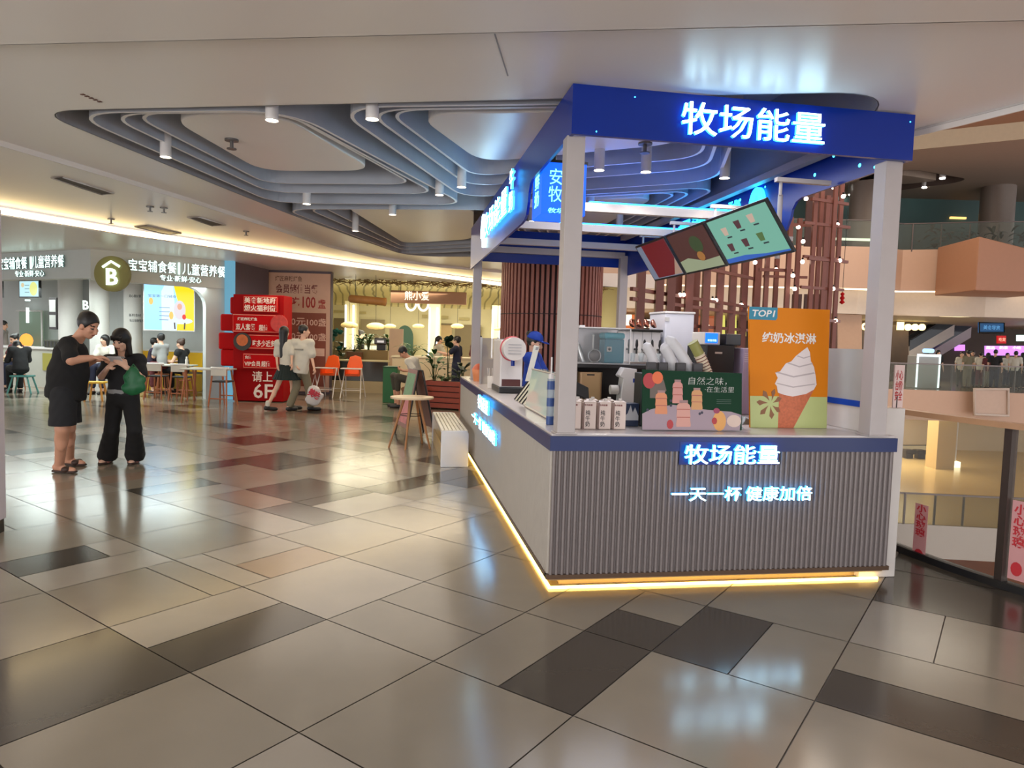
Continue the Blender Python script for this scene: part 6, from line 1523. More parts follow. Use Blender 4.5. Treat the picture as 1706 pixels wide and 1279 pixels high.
for k, (px, py) in enumerate(((1570, 298), (1540, 313), (1462, 302), (1464, 318), (1405, 326), (1417, 325), (1389, 312))):
    lb = ['rightmost spotlight in the atrium roof bay', 'spotlight below the island of the atrium roof bay', 'upper of two spotlights between the roof fins', 'lower of two spotlights between the roof fins', 'spotlight beside the top of the wooden lattice', 'small spotlight touching the top of the lattice', 'spotlight at the edge of the right fascia over the lattice'][k]
    p = atz(px, py, 9.27); t = thing('roof_spotlight', lb, 'spotlight', p, 0, 'spotlights in the atrium roof'); b = MB(); b.cyl(p, p + UP * .05, .11, n=12); b.build('lens', glow('roof_spot', (255, 250, 240), 12), t); b = MB(); b.cyl(p + UP * .05, p + UP * (.4 if k < 4 else .12), .13, n=12); b.build('housing', M_whitegloss, t)
# lower levels
LE = [(-6, 26), (6, 25.4), (sx(1490, 24.8), 24.8), (sx(1706, 24.4), 24.4), (34, 23)]
b = MB(); add_plate(b, sd(LE + [(44, 60), (-10, 60)]), -4.6); struct('floor_lower', b, mat('lower_floor', (190, 168, 124), .22, noise=.1, scale=.5))
b = MB(); b.ribbon(sd(LE), -5.8, -4.6, .08); struct('wall_lower_slab', b, M_slabw)
b = MB(); add_plate(b, sd([(-20, 2), (44, 2), (44, 60), (-20, 60)]), -9.6); struct('floor_bottom', b, mat('bottom_floor', (186, 116, 76), .5, noise=.15, scale=.3))
t = thing('lower_railing', 'glass railing with a dark handrail on the lower level across the atrium', 'railing', dp(12, 25, -4.6))
P_ = sd(LE); b = MB(); b.ribbon(P_, -3.52, -3.46, .07); b.build('handrail', M_railpost, t)
b = MB()
for p, q in zip(P_[:-1], P_[1:]): b.quad((p[0], p[1], -4.6), (q[0], q[1], -4.6), (q[0], q[1], -3.5), (p[0], p[1], -3.5))
b.build('glass_pane', glass('lower_glass', (190, 190, 176), .05), t)
for px in (1521, 1572, 1620): q = dp(sx(px, 24.7), 24.7, -4.6); b = MB(); b.cyl(q, q + UP * 1.12, .04, n=8); b.build('post', M_railpost, t)
b = MB(); b.slab([dp(-4, 44, -4.6), dp(40, 44, -4.6), dp(40, 44, -1.25), dp(-4, 44, -1.25)], W2 * .2); struct('wall_lower_back', b, mat('lower_wall', (190, 172, 146), .6))
q = dp(sx(1575, 37), 37, -4.6); b = MB(); b.obox(q + UP * 1.67, R2 * .48, W2 * .48, UP * 1.67); struct('wall_pillar', b, mat('lower_pillar', (176, 152, 112), .5))
t = thing('lower_shop_window', 'lit shop window on the lower level beside the square pillar', 'shop window', dp(sx(1530, 43), 43, -4.6))
b = MB(); p = [at(1494, 772, 43.6), at(1562, 772, 43.6), at(1562, 742, 43.6), at(1494, 742, 43.6)]; b.slab(p, W2 * -.05); b.build('pane', glow('window_tan', (206, 176, 130), .55), t); b = MB(); b.tube(p + [p[0]], .05, 4); b.build('frame', M_dark, t)
b = MB(); c = at(1530, 774, 43.2); b.obox(c, R2 * 1.4, W2 * .05, UP * .08); b.build('light_line', glow('line_cream', (255, 236, 190), 2.5), t)
t = thing('lower_light_post', 'small glowing post standing right of the lower square pillar', 'light', dp(sx(1600, 37.5), 37.5, -4.6)); q = dp(sx(1600, 37.5), 37.5, -4.6); b = MB(); b.obox(q + UP * .15, R2 * .2, W2 * .2, UP * .15); b.build('base', glow('line_cream', (255, 236, 190), 2.5), t); b = MB(); b.cyl(q + UP * .3, q + UP * 2.6, .06, n=8); b.build('pole', M_white, t)
for k in range(2):
    q = at(1512 + 20 * k, 763, 40); t = thing('grey_car_seat', ['dark grey seat at the left in the lower shop window', 'dark grey seat at the right in the lower shop window'][k], 'seat', V(q.x, q.y, -4.6)); b = MB(); b.obox(V(q.x, q.y, -4.2), R2 * .28, W2 * .3, UP * .12); b.build('seat', M_dark, t, .05); b = MB(); b.obox(V(q.x, q.y, -4.45), R2 * .2, W2 * .2, UP * .13); b.build('base', M_dark, t)
# orange shops and signs on the far side, same level
b = MB(); b.slab([dp(-4, 42, 0), dp(44, 42, 0), dp(44, 42, 3.08), dp(-4, 42, 3.08)], W2 * .2); struct('wall_far_shops', b, mat('far_shop_wall', (86, 66, 54), .6, noise=.3, scale=.6))
def sign(nm, lb, cat, x0, x1, y0, y1, d, m, part='panel', th=.1):
    p = [at(x0, y1, d), at(x1, y1, d), at(x1, y0, d), at(x0, y0, d)]; t = thing(nm, lb, cat, (p[0] + p[1]) / 2); b = MB(); b.slab(p, W2 * -th); b.build(part, m, t); return t, p
GO = lambda n, c, s: glow(n, c, s)
sign('far_shop', 'orange lit shop front seen just right of the fluted pillar', 'shop front', 1000, 1066, 524, 640, 34, GO('far_orange', (226, 112, 40), .7))
t, p = sign('far_shop_sign', 'white glowing sign on the orange shop front behind the lattice', 'sign', 1062, 1086, 532, 546, 33.87, GO('far_cream', (255, 232, 196), 1.6))
sign('far_shop_sign', 'white arrow shaped sign light left of the lattice posts', 'sign', 1042, 1052, 524, 542, 33.87, GO('far_cream', (255, 232, 196), 1.6))
sign('standing_poster', 'pale blue standing poster right of the fluted pillar', 'poster', 1002, 1018, 512, 630, 30.5, GO('far_paleblue', (176, 206, 214), .8))
sign('far_shop', 'orange shop front seen between the middle lattice posts', 'shop front', 1086, 1190, 526, 640, 34.5, GO('far_orange2', (200, 96, 44), .5))
for k, px in enumerate((1174, 1176)): sign('far_shop_sign', ['upper small square sign on the orange far shop front', 'lower small square sign on the orange far shop front'][k], 'sign', px - 5, px + 5, 533 + 8 * k, 539 + 8 * k, 34.4, GO('far_cream', (255, 232, 196), 1.6))
for k, (x0, x1) in enumerate(((1192, 1207), (1214, 1226), (1233, 1242))): sign('yellow_light_box', ['first yellow glowing light box from the left behind the lattice', 'second yellow glowing light box from the left behind the lattice', 'third yellow glowing light box from the left behind the lattice'][k], 'light box', x0, x1, 520, 560, 35, GO('far_yellow', (222, 214, 96), .8))
t, p = sign('far_shop', 'beige curved column panel seen above the white side screen', 'column', 1391, 1434, 518, 640, 30.2, mat('column_beige', (176, 140, 108), .45))
b = MB(); b.tube([x - W2 * .12 for x in p[2:] + [p[0]]], .05, 5); b.build('edge', mat('edge_brown', (90, 60, 46), .5), t)
t, p = sign('far_shop', 'dark shop interior right of the beige column panel', 'shop front', 1434, 1512, 538, 640, 36, mat('interior_dark', (70, 54, 40), .6, noise=.5, scale=1.5))
text('lettering', 'Ge', GO('far_gold', (255, 224, 150), 2.6), at(1447, 544, 35.7), R2, UP, .75, .42, .05, .02, t)
for k in range(3): b = MB(); c = at(1512 + 11.5 * k, 545, 35.5); b.cyl(c, c - W2 * .1, .17, n=14); b.build('round_letter', GO('far_gold', (255, 224, 150), 2.6), t)
b = MB(); c = at(1500, 543, 35.5); b.obox(c, R2 * .16, W2 * .05, UP * .2); b.build('square_letter', GO('far_gold', (255, 224, 150), 2.6), t)
t = thing('far_light_line', 'long cream ceiling light line across the atrium at the right', 'light strip', at(1640, 527, 31)); b = MB(); c0, c1 = at(1566, 528.5, 31), at(1760, 526, 31); b.slab([c0, c1, c1 + UP * .16, c0 + UP * .13], W2 * .05); b.build('bar', GO('far_line', (255, 236, 180), 1.8), t)
for k in range(5): sign('far_ceiling_line', ['first', 'second', 'third', 'fourth', 'fifth'][k] + ' small white ceiling line from the left behind the lattice', 'light strip', 1125 + 26 * k - 5, 1125 + 26 * k + 5, 510 + 2 * k, 513 + 2 * k, 31.5, GO('far_line', (255, 236, 180), 1.8))
t, p = sign('blue_hall_screen', 'blue screen hanging from the ceiling across the atrium', 'screen', 1629, 1670, 537, 554, 34, GO('hall_blue', (28, 74, 116), .8)); b = MB(); b.tube([x - W2 * .12 for x in p], .05, 4, True); b.build('frame', M_dark, t)
text('screen_text', '美食导览', GO('hall_text', (90, 150, 200), .9), (p[0] + p[2]) / 2 - W2 * .11, R2, UP, .8, .2, .01, .01, t)
t, p = sign('red_hall_sign', 'red diamond shaped sign across the atrium', 'sign', 1660, 1674, 559, 572, 36, GO('hall_red', (190, 20, 24), .9)); b = MB(); q = (p[2] + p[3]) / 2; b.cyl(q, V(q.x, q.y, 3.08), .02, n=6); b.build('hanger', M_dark, t); text('lettering', '吃货', GO('hall_red_text', (255, 180, 150), 1), (p[0] + p[2]) / 2 - W2 * .12, R2, UP, .34, .18, .01, .01, t)
t, p = sign('purple_shop', 'purple lit shop front with pale lettering at the right edge', 'shop front', 1640, 1720, 576, 592, 37, GO('hall_purple', (200, 130, 240), 1.3))
for k, tx in enumerate(('甜品', '奶茶', '小吃')): text('lettering', tx, GO('hall_lilac', (250, 226, 255), 1.6), at(1650 + 22 * k, 579, 36.8), R2, UP, .45, .16, .02, .01, t)
t, p = sign('purple_shop_sign', 'small purple lit sign left of the crowd', 'sign', 1590, 1606, 574, 584, 41.95, GO('hall_purple', (200, 130, 240), 1.3))
t, p = sign('white_hall_sign', 'white glowing sign at the right edge above the purple shop front', 'sign', 1693, 1720, 558, 568, 36, GO('hall_white', (206, 246, 236), 1.6))
# lit kiosk across the atrium
c = at(1538, 600, 30.2); c.z = 0; t = thing('white_lit_booth', 'white booth with glowing edges and a round blue sign across the atrium', 'booth', c)
b = MB(); b.obox(c + UP * .7, R2 * .46, W2 * .4, UP * .7); b.build('body', mat('booth_grey', (150, 152, 152), .4), t, .02)
for s_ in (-.47, .47): b = MB(); b.obox(c + R2 * s_ - W2 * .41 + UP * .75, R2 * .03, W2 * .02, UP * .7); b.build('edge_light', GO('booth_white', (230, 250, 250), 1.8), t)
b = MB(); b.obox(c - W2 * .41 + UP * 1.42, R2 * .5, W2 * .02, UP * .05); b.build('edge_light', GO('booth_white', (230, 250, 250), 1.8), t)
b = MB(); b.prism([(p_[0], p_[1]) for p_ in [(0, 0), (.001, 0), (0, .001)]], 0, .001); 
flat('sign_plate', rrect(.48, .18, .08, 4), GO('booth_blue', (150, 200, 250), 1.8), c - W2 * .3 + UP * 1.62, R2, UP, .06, t)
# escalators
for k, (x0, y0, x1, y1) in enumerate(((1515, 592, 1590, 548), (1548, 594, 1618, 552))):
    a0, a1 = at(x0, y0, 38 + 1.6 * k), at(x1, y1, 38 + 1.6 * k); t = thing('escalator', ['left escalator climbing to the right far across the atrium', 'right escalator climbing to the right far across the atrium'][k], 'escalator', V(a0.x, a0.y, 0), 0, 'escalators across the atrium')
    d = (a1 - a0).normalized(); b = MB(); b.slab([a0 - UP * .35, a1 - UP * .35, a1 + UP * .25, a0 + UP * .25], W2 * .8); b.build('truss', mat('escalator_pale', (196, 186, 180), .4), t)
    for s_ in (0, .8): b = MB(); b.slab([a0 + UP * .25, a1 + UP * .25, a1 + UP * .85, a0 + UP * .85], W2 * .04); bb = b.build('balustrade', glass('escalator_glass', (90, 96, 104), .5), t); bb.location = W2 * s_
    b = MB(); b.tube([a0 + UP * .87, a1 + UP * .87], .06, 6); b.build('handrail', M_black, t)
    b = MB(); b.obox(V(a0.x, a0.y, (a0.z - .35) / 2), R2 * .3, W2 * .3, UP * max(.05, (a0.z - .35) / 2)); b.build('landing', M_dark, t)
# hanging red banner left, small lucky charm
t, p = sign('red_wall_banner', 'red banner hanging behind the left end of the lattice', 'banner', 1046, 1058, 418, 467, 29, mat('banner_deepred', (176, 24, 34), .5)); text('lettering', '福', mat('banner_cream', (226, 150, 120), .5), (p[0] + p[2]) / 2 - W2 * .12 + UP * .1, R2, UP, .24, .3, .01, .02, t)
c = at(1403, 500, 20); t = thing('hanging_charm', 'small red hanging charm on a long thread right of the lattice', 'charm', c); b = MB(); b.cyl(c, V(c.x, c.y, 9.925), .008, n=5); b.build('thread', M_dark, t); b = MB(); b.lathe([(.0, -.12), (.08, -.06), (.03, 0), (.07, .06), (.03, .12), (.06, .18), (0, .24)], c, 10); b.build('charm', M_red, t)

# ------------------------------------------------------------------ timber lattice with bulbs
M_lat = mat('lattice_wood', (108, 62, 52), .5, noise=.15, scale=6)
M_lbulb = glow('lattice_bulb', (255, 214, 190), 9)
lat = thing('timber_lattice', 'tall brown timber lattice with small bulbs rising from the atrium behind the kiosk', 'lattice', dp(3, 12, -9.5))
def lpost(px, d, top, w=.11, zb=-9.58):
    d *= 1.25; top = 1.6 + (top - 1.6) * 1.25; w *= 1.25
    c = dp(sx(px, d), d, 0); b = MB(); b.obox(V(c.x, c.y, (zb + top) / 2), R2 * w / 2, W2 * w / 2, UP * (top - zb) / 2); b.build('post', M_lat, lat); return c
def lrail(px0, d0, px1, d1, z, w=.05):
    d0 *= 1.25; d1 *= 1.25; z = 1.6 + (z - 1.6) * 1.25; w *= 1.25
    a, c = dp(sx(px0, d0), d0, z), dp(sx(px1, d1), d1, z); b = MB(); dr = (c - a); x, y, zz = basis(dr); b.obox((a + c) / 2, dr / 2, x * w / 2, y * w / 2); b.build('rail', M_lat, lat)
def lbulb(px, py, d, first=[]):
    d *= 1.25; c = at(px, py, d); r = .038 * d / 13
    b = MB(); b.ell(c, (r, r, r), 10, 8); b.build('bulb', M_lbulb, lat); b = MB(); b.cyl(c + UP * r * .8, c + UP * r * 1.9, r * .5, n=8); b.build('bulb_holder', M_dark, lat)
for px, d in ((1061, 11.5), (1092, 11.9), (1111, 12.2), (1122, 13.3), (1141, 12.9), (1152, 14.2), (1169, 13.6), (1192, 14.3), (1213, 14.9), (1232, 15.5), (1253, 15.2)): lpost(px, d, 4.3, .135)
for k, z in enumerate((2.30, 2.46)): lrail(1046, 11.3, 1240, 15.6, z, .06)
lrail(1050, 11.6, 1240, 15.8, 1.95, .06); lrail(1052, 11.5, 1250, 15.3, 3.05, .06)
for px, py, d in ((1133, 491, 12.7), (1139, 491, 12.8), (1187, 500, 14.1), (1193, 500, 14.1), (1235, 508, 15.4), (1258, 437, 14.6), (1293, 449, 14.6)): lbulb(px, py, d)
# middle clumps
for px, d, top in ((1268, 14.4, 3.6), (1284, 14.8, 3.75), (1303, 14.2, 4.2), (1318, 14.6, 4.25)): lpost(px, d, top, .085)
lrail(1255, 14.3, 1310, 14.3, 3.15, .06); lrail(1262, 14.6, 1335, 14.6, 3.05, .05); lrail(1290, 14.2, 1340, 14.2, 4.05, .06)
lbulb(1321, 459, 14.3); lbulb(1338, 402, 14.2); lbulb(1330, 378, 14.2)
# tall clump
for px, d, top in ((1342, 13.8, 4.75), (1352, 14.3, 4.9), (1374, 13.9, 5.05), (1384, 14.4, 5.1)): lpost(px, d, top, .075)
for px, d, top in ((1362, 15.4, 4.9), (1369, 15.6, 4.9)): lpost(px, d, top, .09)
for y, x0, x1 in ((337, 1335, 1395), (376, 1325, 1400), (431, 1327, 1392), (434, 1335, 1400), (481, 1325, 1396), (534, 1370, 1392)):
    z = at(1365, y, 14).z; lrail(x0, 13.7, x1, 14.1, z, .055)
for px, py in ((1343, 331), (1389, 312), (1395, 374), (1399, 434), (1337, 436), (1388, 481), (1324, 481), (1392, 534), (1405, 327)): lbulb(px, py, 14)
b = MB(); b.obox(at(1365, 345, 19.9), R2 * .37, W2 * .03, UP * 1.1)
b.build('slatted_panel', mat('lattice_dark', (70, 42, 36), .6, noise=.2), lat)
for k in range(9): b = MB(); c = at(1312 + 10 * k, 508, 19.5); b.obox(V(c.x, c.y, (c.z - .6)), R2 * .04, W2 * .04, UP * .9); b.build('slat', mat('lattice_dark', (70, 42, 36), .6, noise=.2), lat)
# backstops far away
b = MB(); b.slab([dp(-40, 56, -10), dp(60, 56, -10), dp(60, 56, 10), dp(-40, 56, 10)], W2 * .2); struct('wall_far', b, mat('far_wall', (120, 98, 80), .7))

# ------------------------------------------------------------------ people: bodies grown as one smooth surface from tapered limbs
def _surface(val, org, vox):
    """naive surface nets on a grid of signed distances"""
    s = val < 0
    nx, ny, nz = val.shape
    acc = np.zeros((nx - 1, ny - 1, nz - 1, 3)); cnt = np.zeros((nx - 1, ny - 1, nz - 1))
    base = np.stack(np.meshgrid(np.arange(nx - 1), np.arange(ny - 1), np.arange(nz - 1), indexing='ij'), -1)
    C = [(i, j, k) for i in (0, 1) for j in (0, 1) for k in (0, 1)]
    sl = lambda c, A: A[c[0]:nx - 1 + c[0], c[1]:ny - 1 + c[1], c[2]:nz - 1 + c[2]]
    for a in C:
        for ax in range(3):
            if a[ax]: continue
            b = list(a); b[ax] = 1; b = tuple(b)
            va, vb = sl(a, val), sl(b, val); x = (sl(a, s) != sl(b, s))
            t = np.where(x, va / np.where(np.abs(va - vb) < 1e-12, 1, va - vb), 0)
            p = np.zeros(acc.shape); 
            for q in range(3): p[..., q] = a[q]
            p[..., ax] += t
            acc += np.where(x[..., None], p, 0); cnt += x
    act = cnt > 0
    idx = -np.ones(act.shape, int); idx[act] = np.arange(act.sum())
    verts = (base[act] + acc[act] / cnt[act][:, None]) * vox + org
    quads = []
    for ax in range(3):
        o = [q for q in range(3) if q != ax]
        A = [slice(1, n - 1) for n in (nx, ny, nz)]; A[ax] = slice(0, (nx, ny, nz)[ax] - 1)
        B = list(A); B[ax] = slice(1, (nx, ny, nz)[ax])
        sa, sb = s[tuple(A)], s[tuple(B)]
        e = np.argwhere(sa != sb)
        if len(e) == 0: continue
        inside = sa[tuple(e.T)]
        g = e.copy(); g[:, o[0]] += 1; g[:, o[1]] += 1
        def cell(d0, d1):
            h = g.copy(); h[:, o[0]] += d0; h[:, o[1]] += d1
            return idx[tuple(h.T)]
        q = np.stack([cell(-1, -1), cell(0, -1), cell(0, 0), cell(-1, 0)], 1)
        flip = inside if ax != 1 else ~inside
        q[~flip] = q[~flip][:, ::-1]
        quads.append(q)
    return verts, (np.concatenate(quads) if quads else np.zeros((0, 4), int))

def cap(a, b, ra, rb=None, flat=None, fd=None):
    """tapered limb from a to b; flat < 1 squashes it along direction fd"""
    return ('c', np.array(a, float), np.array(b, float), ra, ra if rb is None else rb, flat, None if fd is None else np.array(Vector(fd).normalized(), float))
def egg(c, r, rot=None):
    return ('e', np.array(c, float), np.array(r, float), None if rot is None else np.array(rot, float))

def _dist(pr, P):
    if pr[0] == 'c':
        _, a, b, ra, rb, fl, fd = pr
        ab = b - a
        if fl:
            P = P + fd * (((P - a) @ fd) * (1 / fl - 1))[..., None]; ab = ab + fd * ((ab @ fd) * (1 / fl - 1))
        L = ab @ ab
        t = np.clip(((P - a) @ ab) / (L if L > 1e-12 else 1), 0, 1)
        d = np.linalg.norm(P - a - t[..., None] * ab, axis=-1) - (ra + (rb - ra) * t)
        return d * (fl if fl else 1) if False else d
    _, c, r, rot = pr
    q = P - c
    if rot is not None: q = q @ rot
    k0 = np.linalg.norm(q / r, axis=-1); k1 = np.linalg.norm(q / (r * r), axis=-1)
    return k0 * (k0 - 1) / np.maximum(k1, 1e-9)

def _bounds(pr, m):
    if pr[0] == 'c':
        r = max(pr[3], pr[4]) + m; return np.minimum(pr[1], pr[2]) - r, np.maximum(pr[1], pr[2]) + r
    r = max(pr[2]) + m; return pr[1] - r, pr[1] + r

def blob(name, prims, m, parent, vox=.012, k=.025, cuts=(), minus=(), paint=None, wrinkle=0.0):
    """smooth union of prims, minus others, cut by planes (point, outward normal)"""
    lo = np.min([_bounds(p, 3 * vox)[0] for p in prims], 0); hi = np.max([_bounds(p, 3 * vox)[1] for p in prims], 0)
    n = np.ceil((hi - lo) / vox).astype(int) + 2
    val = np.full(tuple(n), 1.0)
    ax = [lo[i] + np.arange(n[i]) * vox for i in range(3)]
    for p in prims:
        a, b = _bounds(p, 2 * k + 3 * vox)
        i0 = np.clip(((a - lo) / vox).astype(int), 0, n); i1 = np.clip(((b - lo) / vox).astype(int) + 2, 0, n)
        S = tuple(slice(i0[q], i1[q]) for q in range(3))
        if any(i1[q] <= i0[q] for q in range(3)): continue
        P = np.stack(np.meshgrid(ax[0][S[0]], ax[1][S[1]], ax[2][S[2]], indexing='ij'), -1)
        d = _dist(p, P); v = val[S]; h = np.clip(.5 + .5 * (v - d) / k, 0, 1)
        val[S] = v * (1 - h) + d * h - k * h * (1 - h)
    if cuts or minus or wrinkle:
        P = np.stack(np.meshgrid(*ax, indexing='ij'), -1)
        if wrinkle: val = val + wrinkle * np.sin(P[..., 2] * 46 + 3 * np.sin(P[..., 0] * 19)) * np.sin(P[..., 0] * 31 + P[..., 1] * 37)
        for c, nn in cuts: val = np.maximum(val, (P - np.array(c, float)) @ np.array(Vector(nn).normalized(), float))
        for p in minus: val = np.maximum(val, -_dist(p, P))
    val[0], val[-1], val[:, 0], val[:, -1], val[:, :, 0], val[:, :, -1] = 1, 1, 1, 1, 1, 1
    v, q = _surface(val, lo, vox)
    me = bpy.data.meshes.new(name); me.from_pydata(v.tolist(), [], q.tolist())
    ms = m if isinstance(m, (list, tuple)) else [m]
    for x in ms: me.materials.append(x)
    if paint is not None and len(q):
        c = v[q].mean(1); me.polygons.foreach_set('material_index', paint(c).astype(np.int32))
    me.polygons.foreach_set('use_smooth', np.ones(len(q), bool)); me.update()
    return place(name, me, parent)

SKIN = mat('skin', (224, 178, 152), .55, noise=.05); SKIN2 = mat('skin_tan', (206, 152, 124), .55, noise=.05)
HAIR = mat('hair_black', (22, 18, 18), .45); M_eye = mat('eye_dark', (34, 22, 20), .4); M_lip = mat('lip', (150, 84, 76), .5)
CL_BLACK = mat('cloth_black', (30, 30, 33), .85); CL_BLACK2 = mat('cloth_black_warm', (24, 23, 24), .9); CL_WHITE = mat('cloth_white', (206, 202, 190), .85); CL_GREY = mat('cloth_grey', (150, 150, 150), .85)
CL_KHAKI = mat('cloth_khaki', (126, 118, 96), .85); CL_SKIRT = mat('cloth_skirt', (22, 36, 34), .85); CL_BLUE = mat('cloth_blue', (20, 60, 160), .8); CL_NAVY = mat('cloth_navy', (28, 32, 56), .85)
CL_RED = mat('cloth_maroon', (96, 40, 44), .85); CL_OLIVE = mat('cloth_olive', (70, 66, 56), .85); M_shoe = mat('shoe_black', (28, 24, 24), .5); M_sole = mat('shoe_brown', (64, 44, 36), .6)

def N(v): return Vector(v).normalized()
def lerp3(a, b, t): return Vector(a) * (1 - t) + Vector(b) * t

def head_prims(H, F, s=1.0):
    """head centred at H facing F"""
    H = Vector(H); F = N(F); side = F.cross(UP)
    if side.length < .05: side = R2.copy()
    side.normalize(); up = side.cross(F).normalized()
    rot = np.array([[side.x, F.x, up.x], [side.y, F.y, up.y], [side.z, F.z, up.z]])
    L = lambda x, y, z: H + side * (x * s) + F * (y * s) + up * (z * s)
    pr = [egg(L(0, -.012, .03), (.076 * s, .094 * s, .09 * s), rot), egg(L(0, .018, -.035), (.06 * s, .07 * s, .08 * s), rot), egg(L(0, .052, -.088), (.03 * s, .026 * s, .024 * s), rot),
          cap(L(0, .088, .012), L(0, .104, -.03), .009 * s, .015 * s), egg(L(.077, -.005, -.012), (.012 * s, .022 * s, .032 * s), rot), egg(L(-.077, -.005, -.012), (.012 * s, .022 * s, .032 * s), rot),
          egg(L(0, .078, -.058), (.026 * s, .012 * s, .012 * s), rot), egg(L(.038, .068, -.02), (.024 * s, .018 * s, .02 * s), rot), egg(L(-.038, .068, -.02), (.024 * s, .018 * s, .02 * s), rot)]
    def paint(c):
        out = np.zeros(len(c)); q = (c - np.array(H)) @ rot / s
        eye = (np.abs(np.abs(q[:, 0]) - .033) < .014) & (np.abs(q[:, 2] - .004) < .0055) & (q[:, 1] > .05); brow = (np.abs(np.abs(q[:, 0]) - .034) < .019) & (np.abs(q[:, 2] - .03) < .006) & (q[:, 1] > .05)
        lip = (np.abs(q[:, 0]) < .022) & (np.abs(q[:, 2] + .058) < .007) & (q[:, 1] > .06)
        out[eye | brow] = 1; out[lip] = 2
        return out
    return pr, L, rot, up, F, side, paint

def hand_prims(W, T, palm_n, curl=.5, s=1.0):
    """palm and five separate fingers from wrist W towards T; fingers curl towards palm_n"""
    W, T = Vector(W), Vector(T); d = (T - W).normalized(); pn = Vector(palm_n); pn = (pn - d * pn.dot(d)).normalized(); side = d.cross(pn)
    pr = [cap(W, W + d * .075 * s, .026 * s, .036 * s, .55, pn)]
    for i, (o, l) in enumerate(((-.03, .062), (-.010, .074), (.011, .070), (.030, .055))):
        a = W + d * .082 * s + side * o * s; e = d
        for j, f in enumerate((.42, .32, .26)):
            ang = curl * (.5 + .55 * j); e2 = (d * math.cos(ang) + pn * math.sin(ang)); b = a + e2 * (l * f * s * 1.15)
            pr.append(cap(a, b, (.0092 - .0008 * j) * s, (.0086 - .0008 * j) * s)); a = b
    a = W + d * .03 * s - side * .034 * s; b = a + (d * .7 - side * .55 + pn * .35).normalized() * .036 * s; c = b + (d * .9 + pn * .5).normalized() * .03 * s
    pr += [cap(a, b, .0115 * s, .0105 * s), cap(b, c, .0105 * s, .0085 * s)]
    return pr

def foot_prims(A, T, s=1.0):
    A, T = Vector(A), Vector(T); d = T - A; d.z = 0; d.normalize(); z = T.z
    heel = V(A.x, A.y, z + .012) - d * .03 * s
    return [cap(A, heel + UP * .02, .036 * s, .034 * s), cap(heel + UP * .012, T - d * .02, .033 * s, .03 * s), cap(T - d * .05 * s, T, .036 * s, .024 * s, .7, UP)]

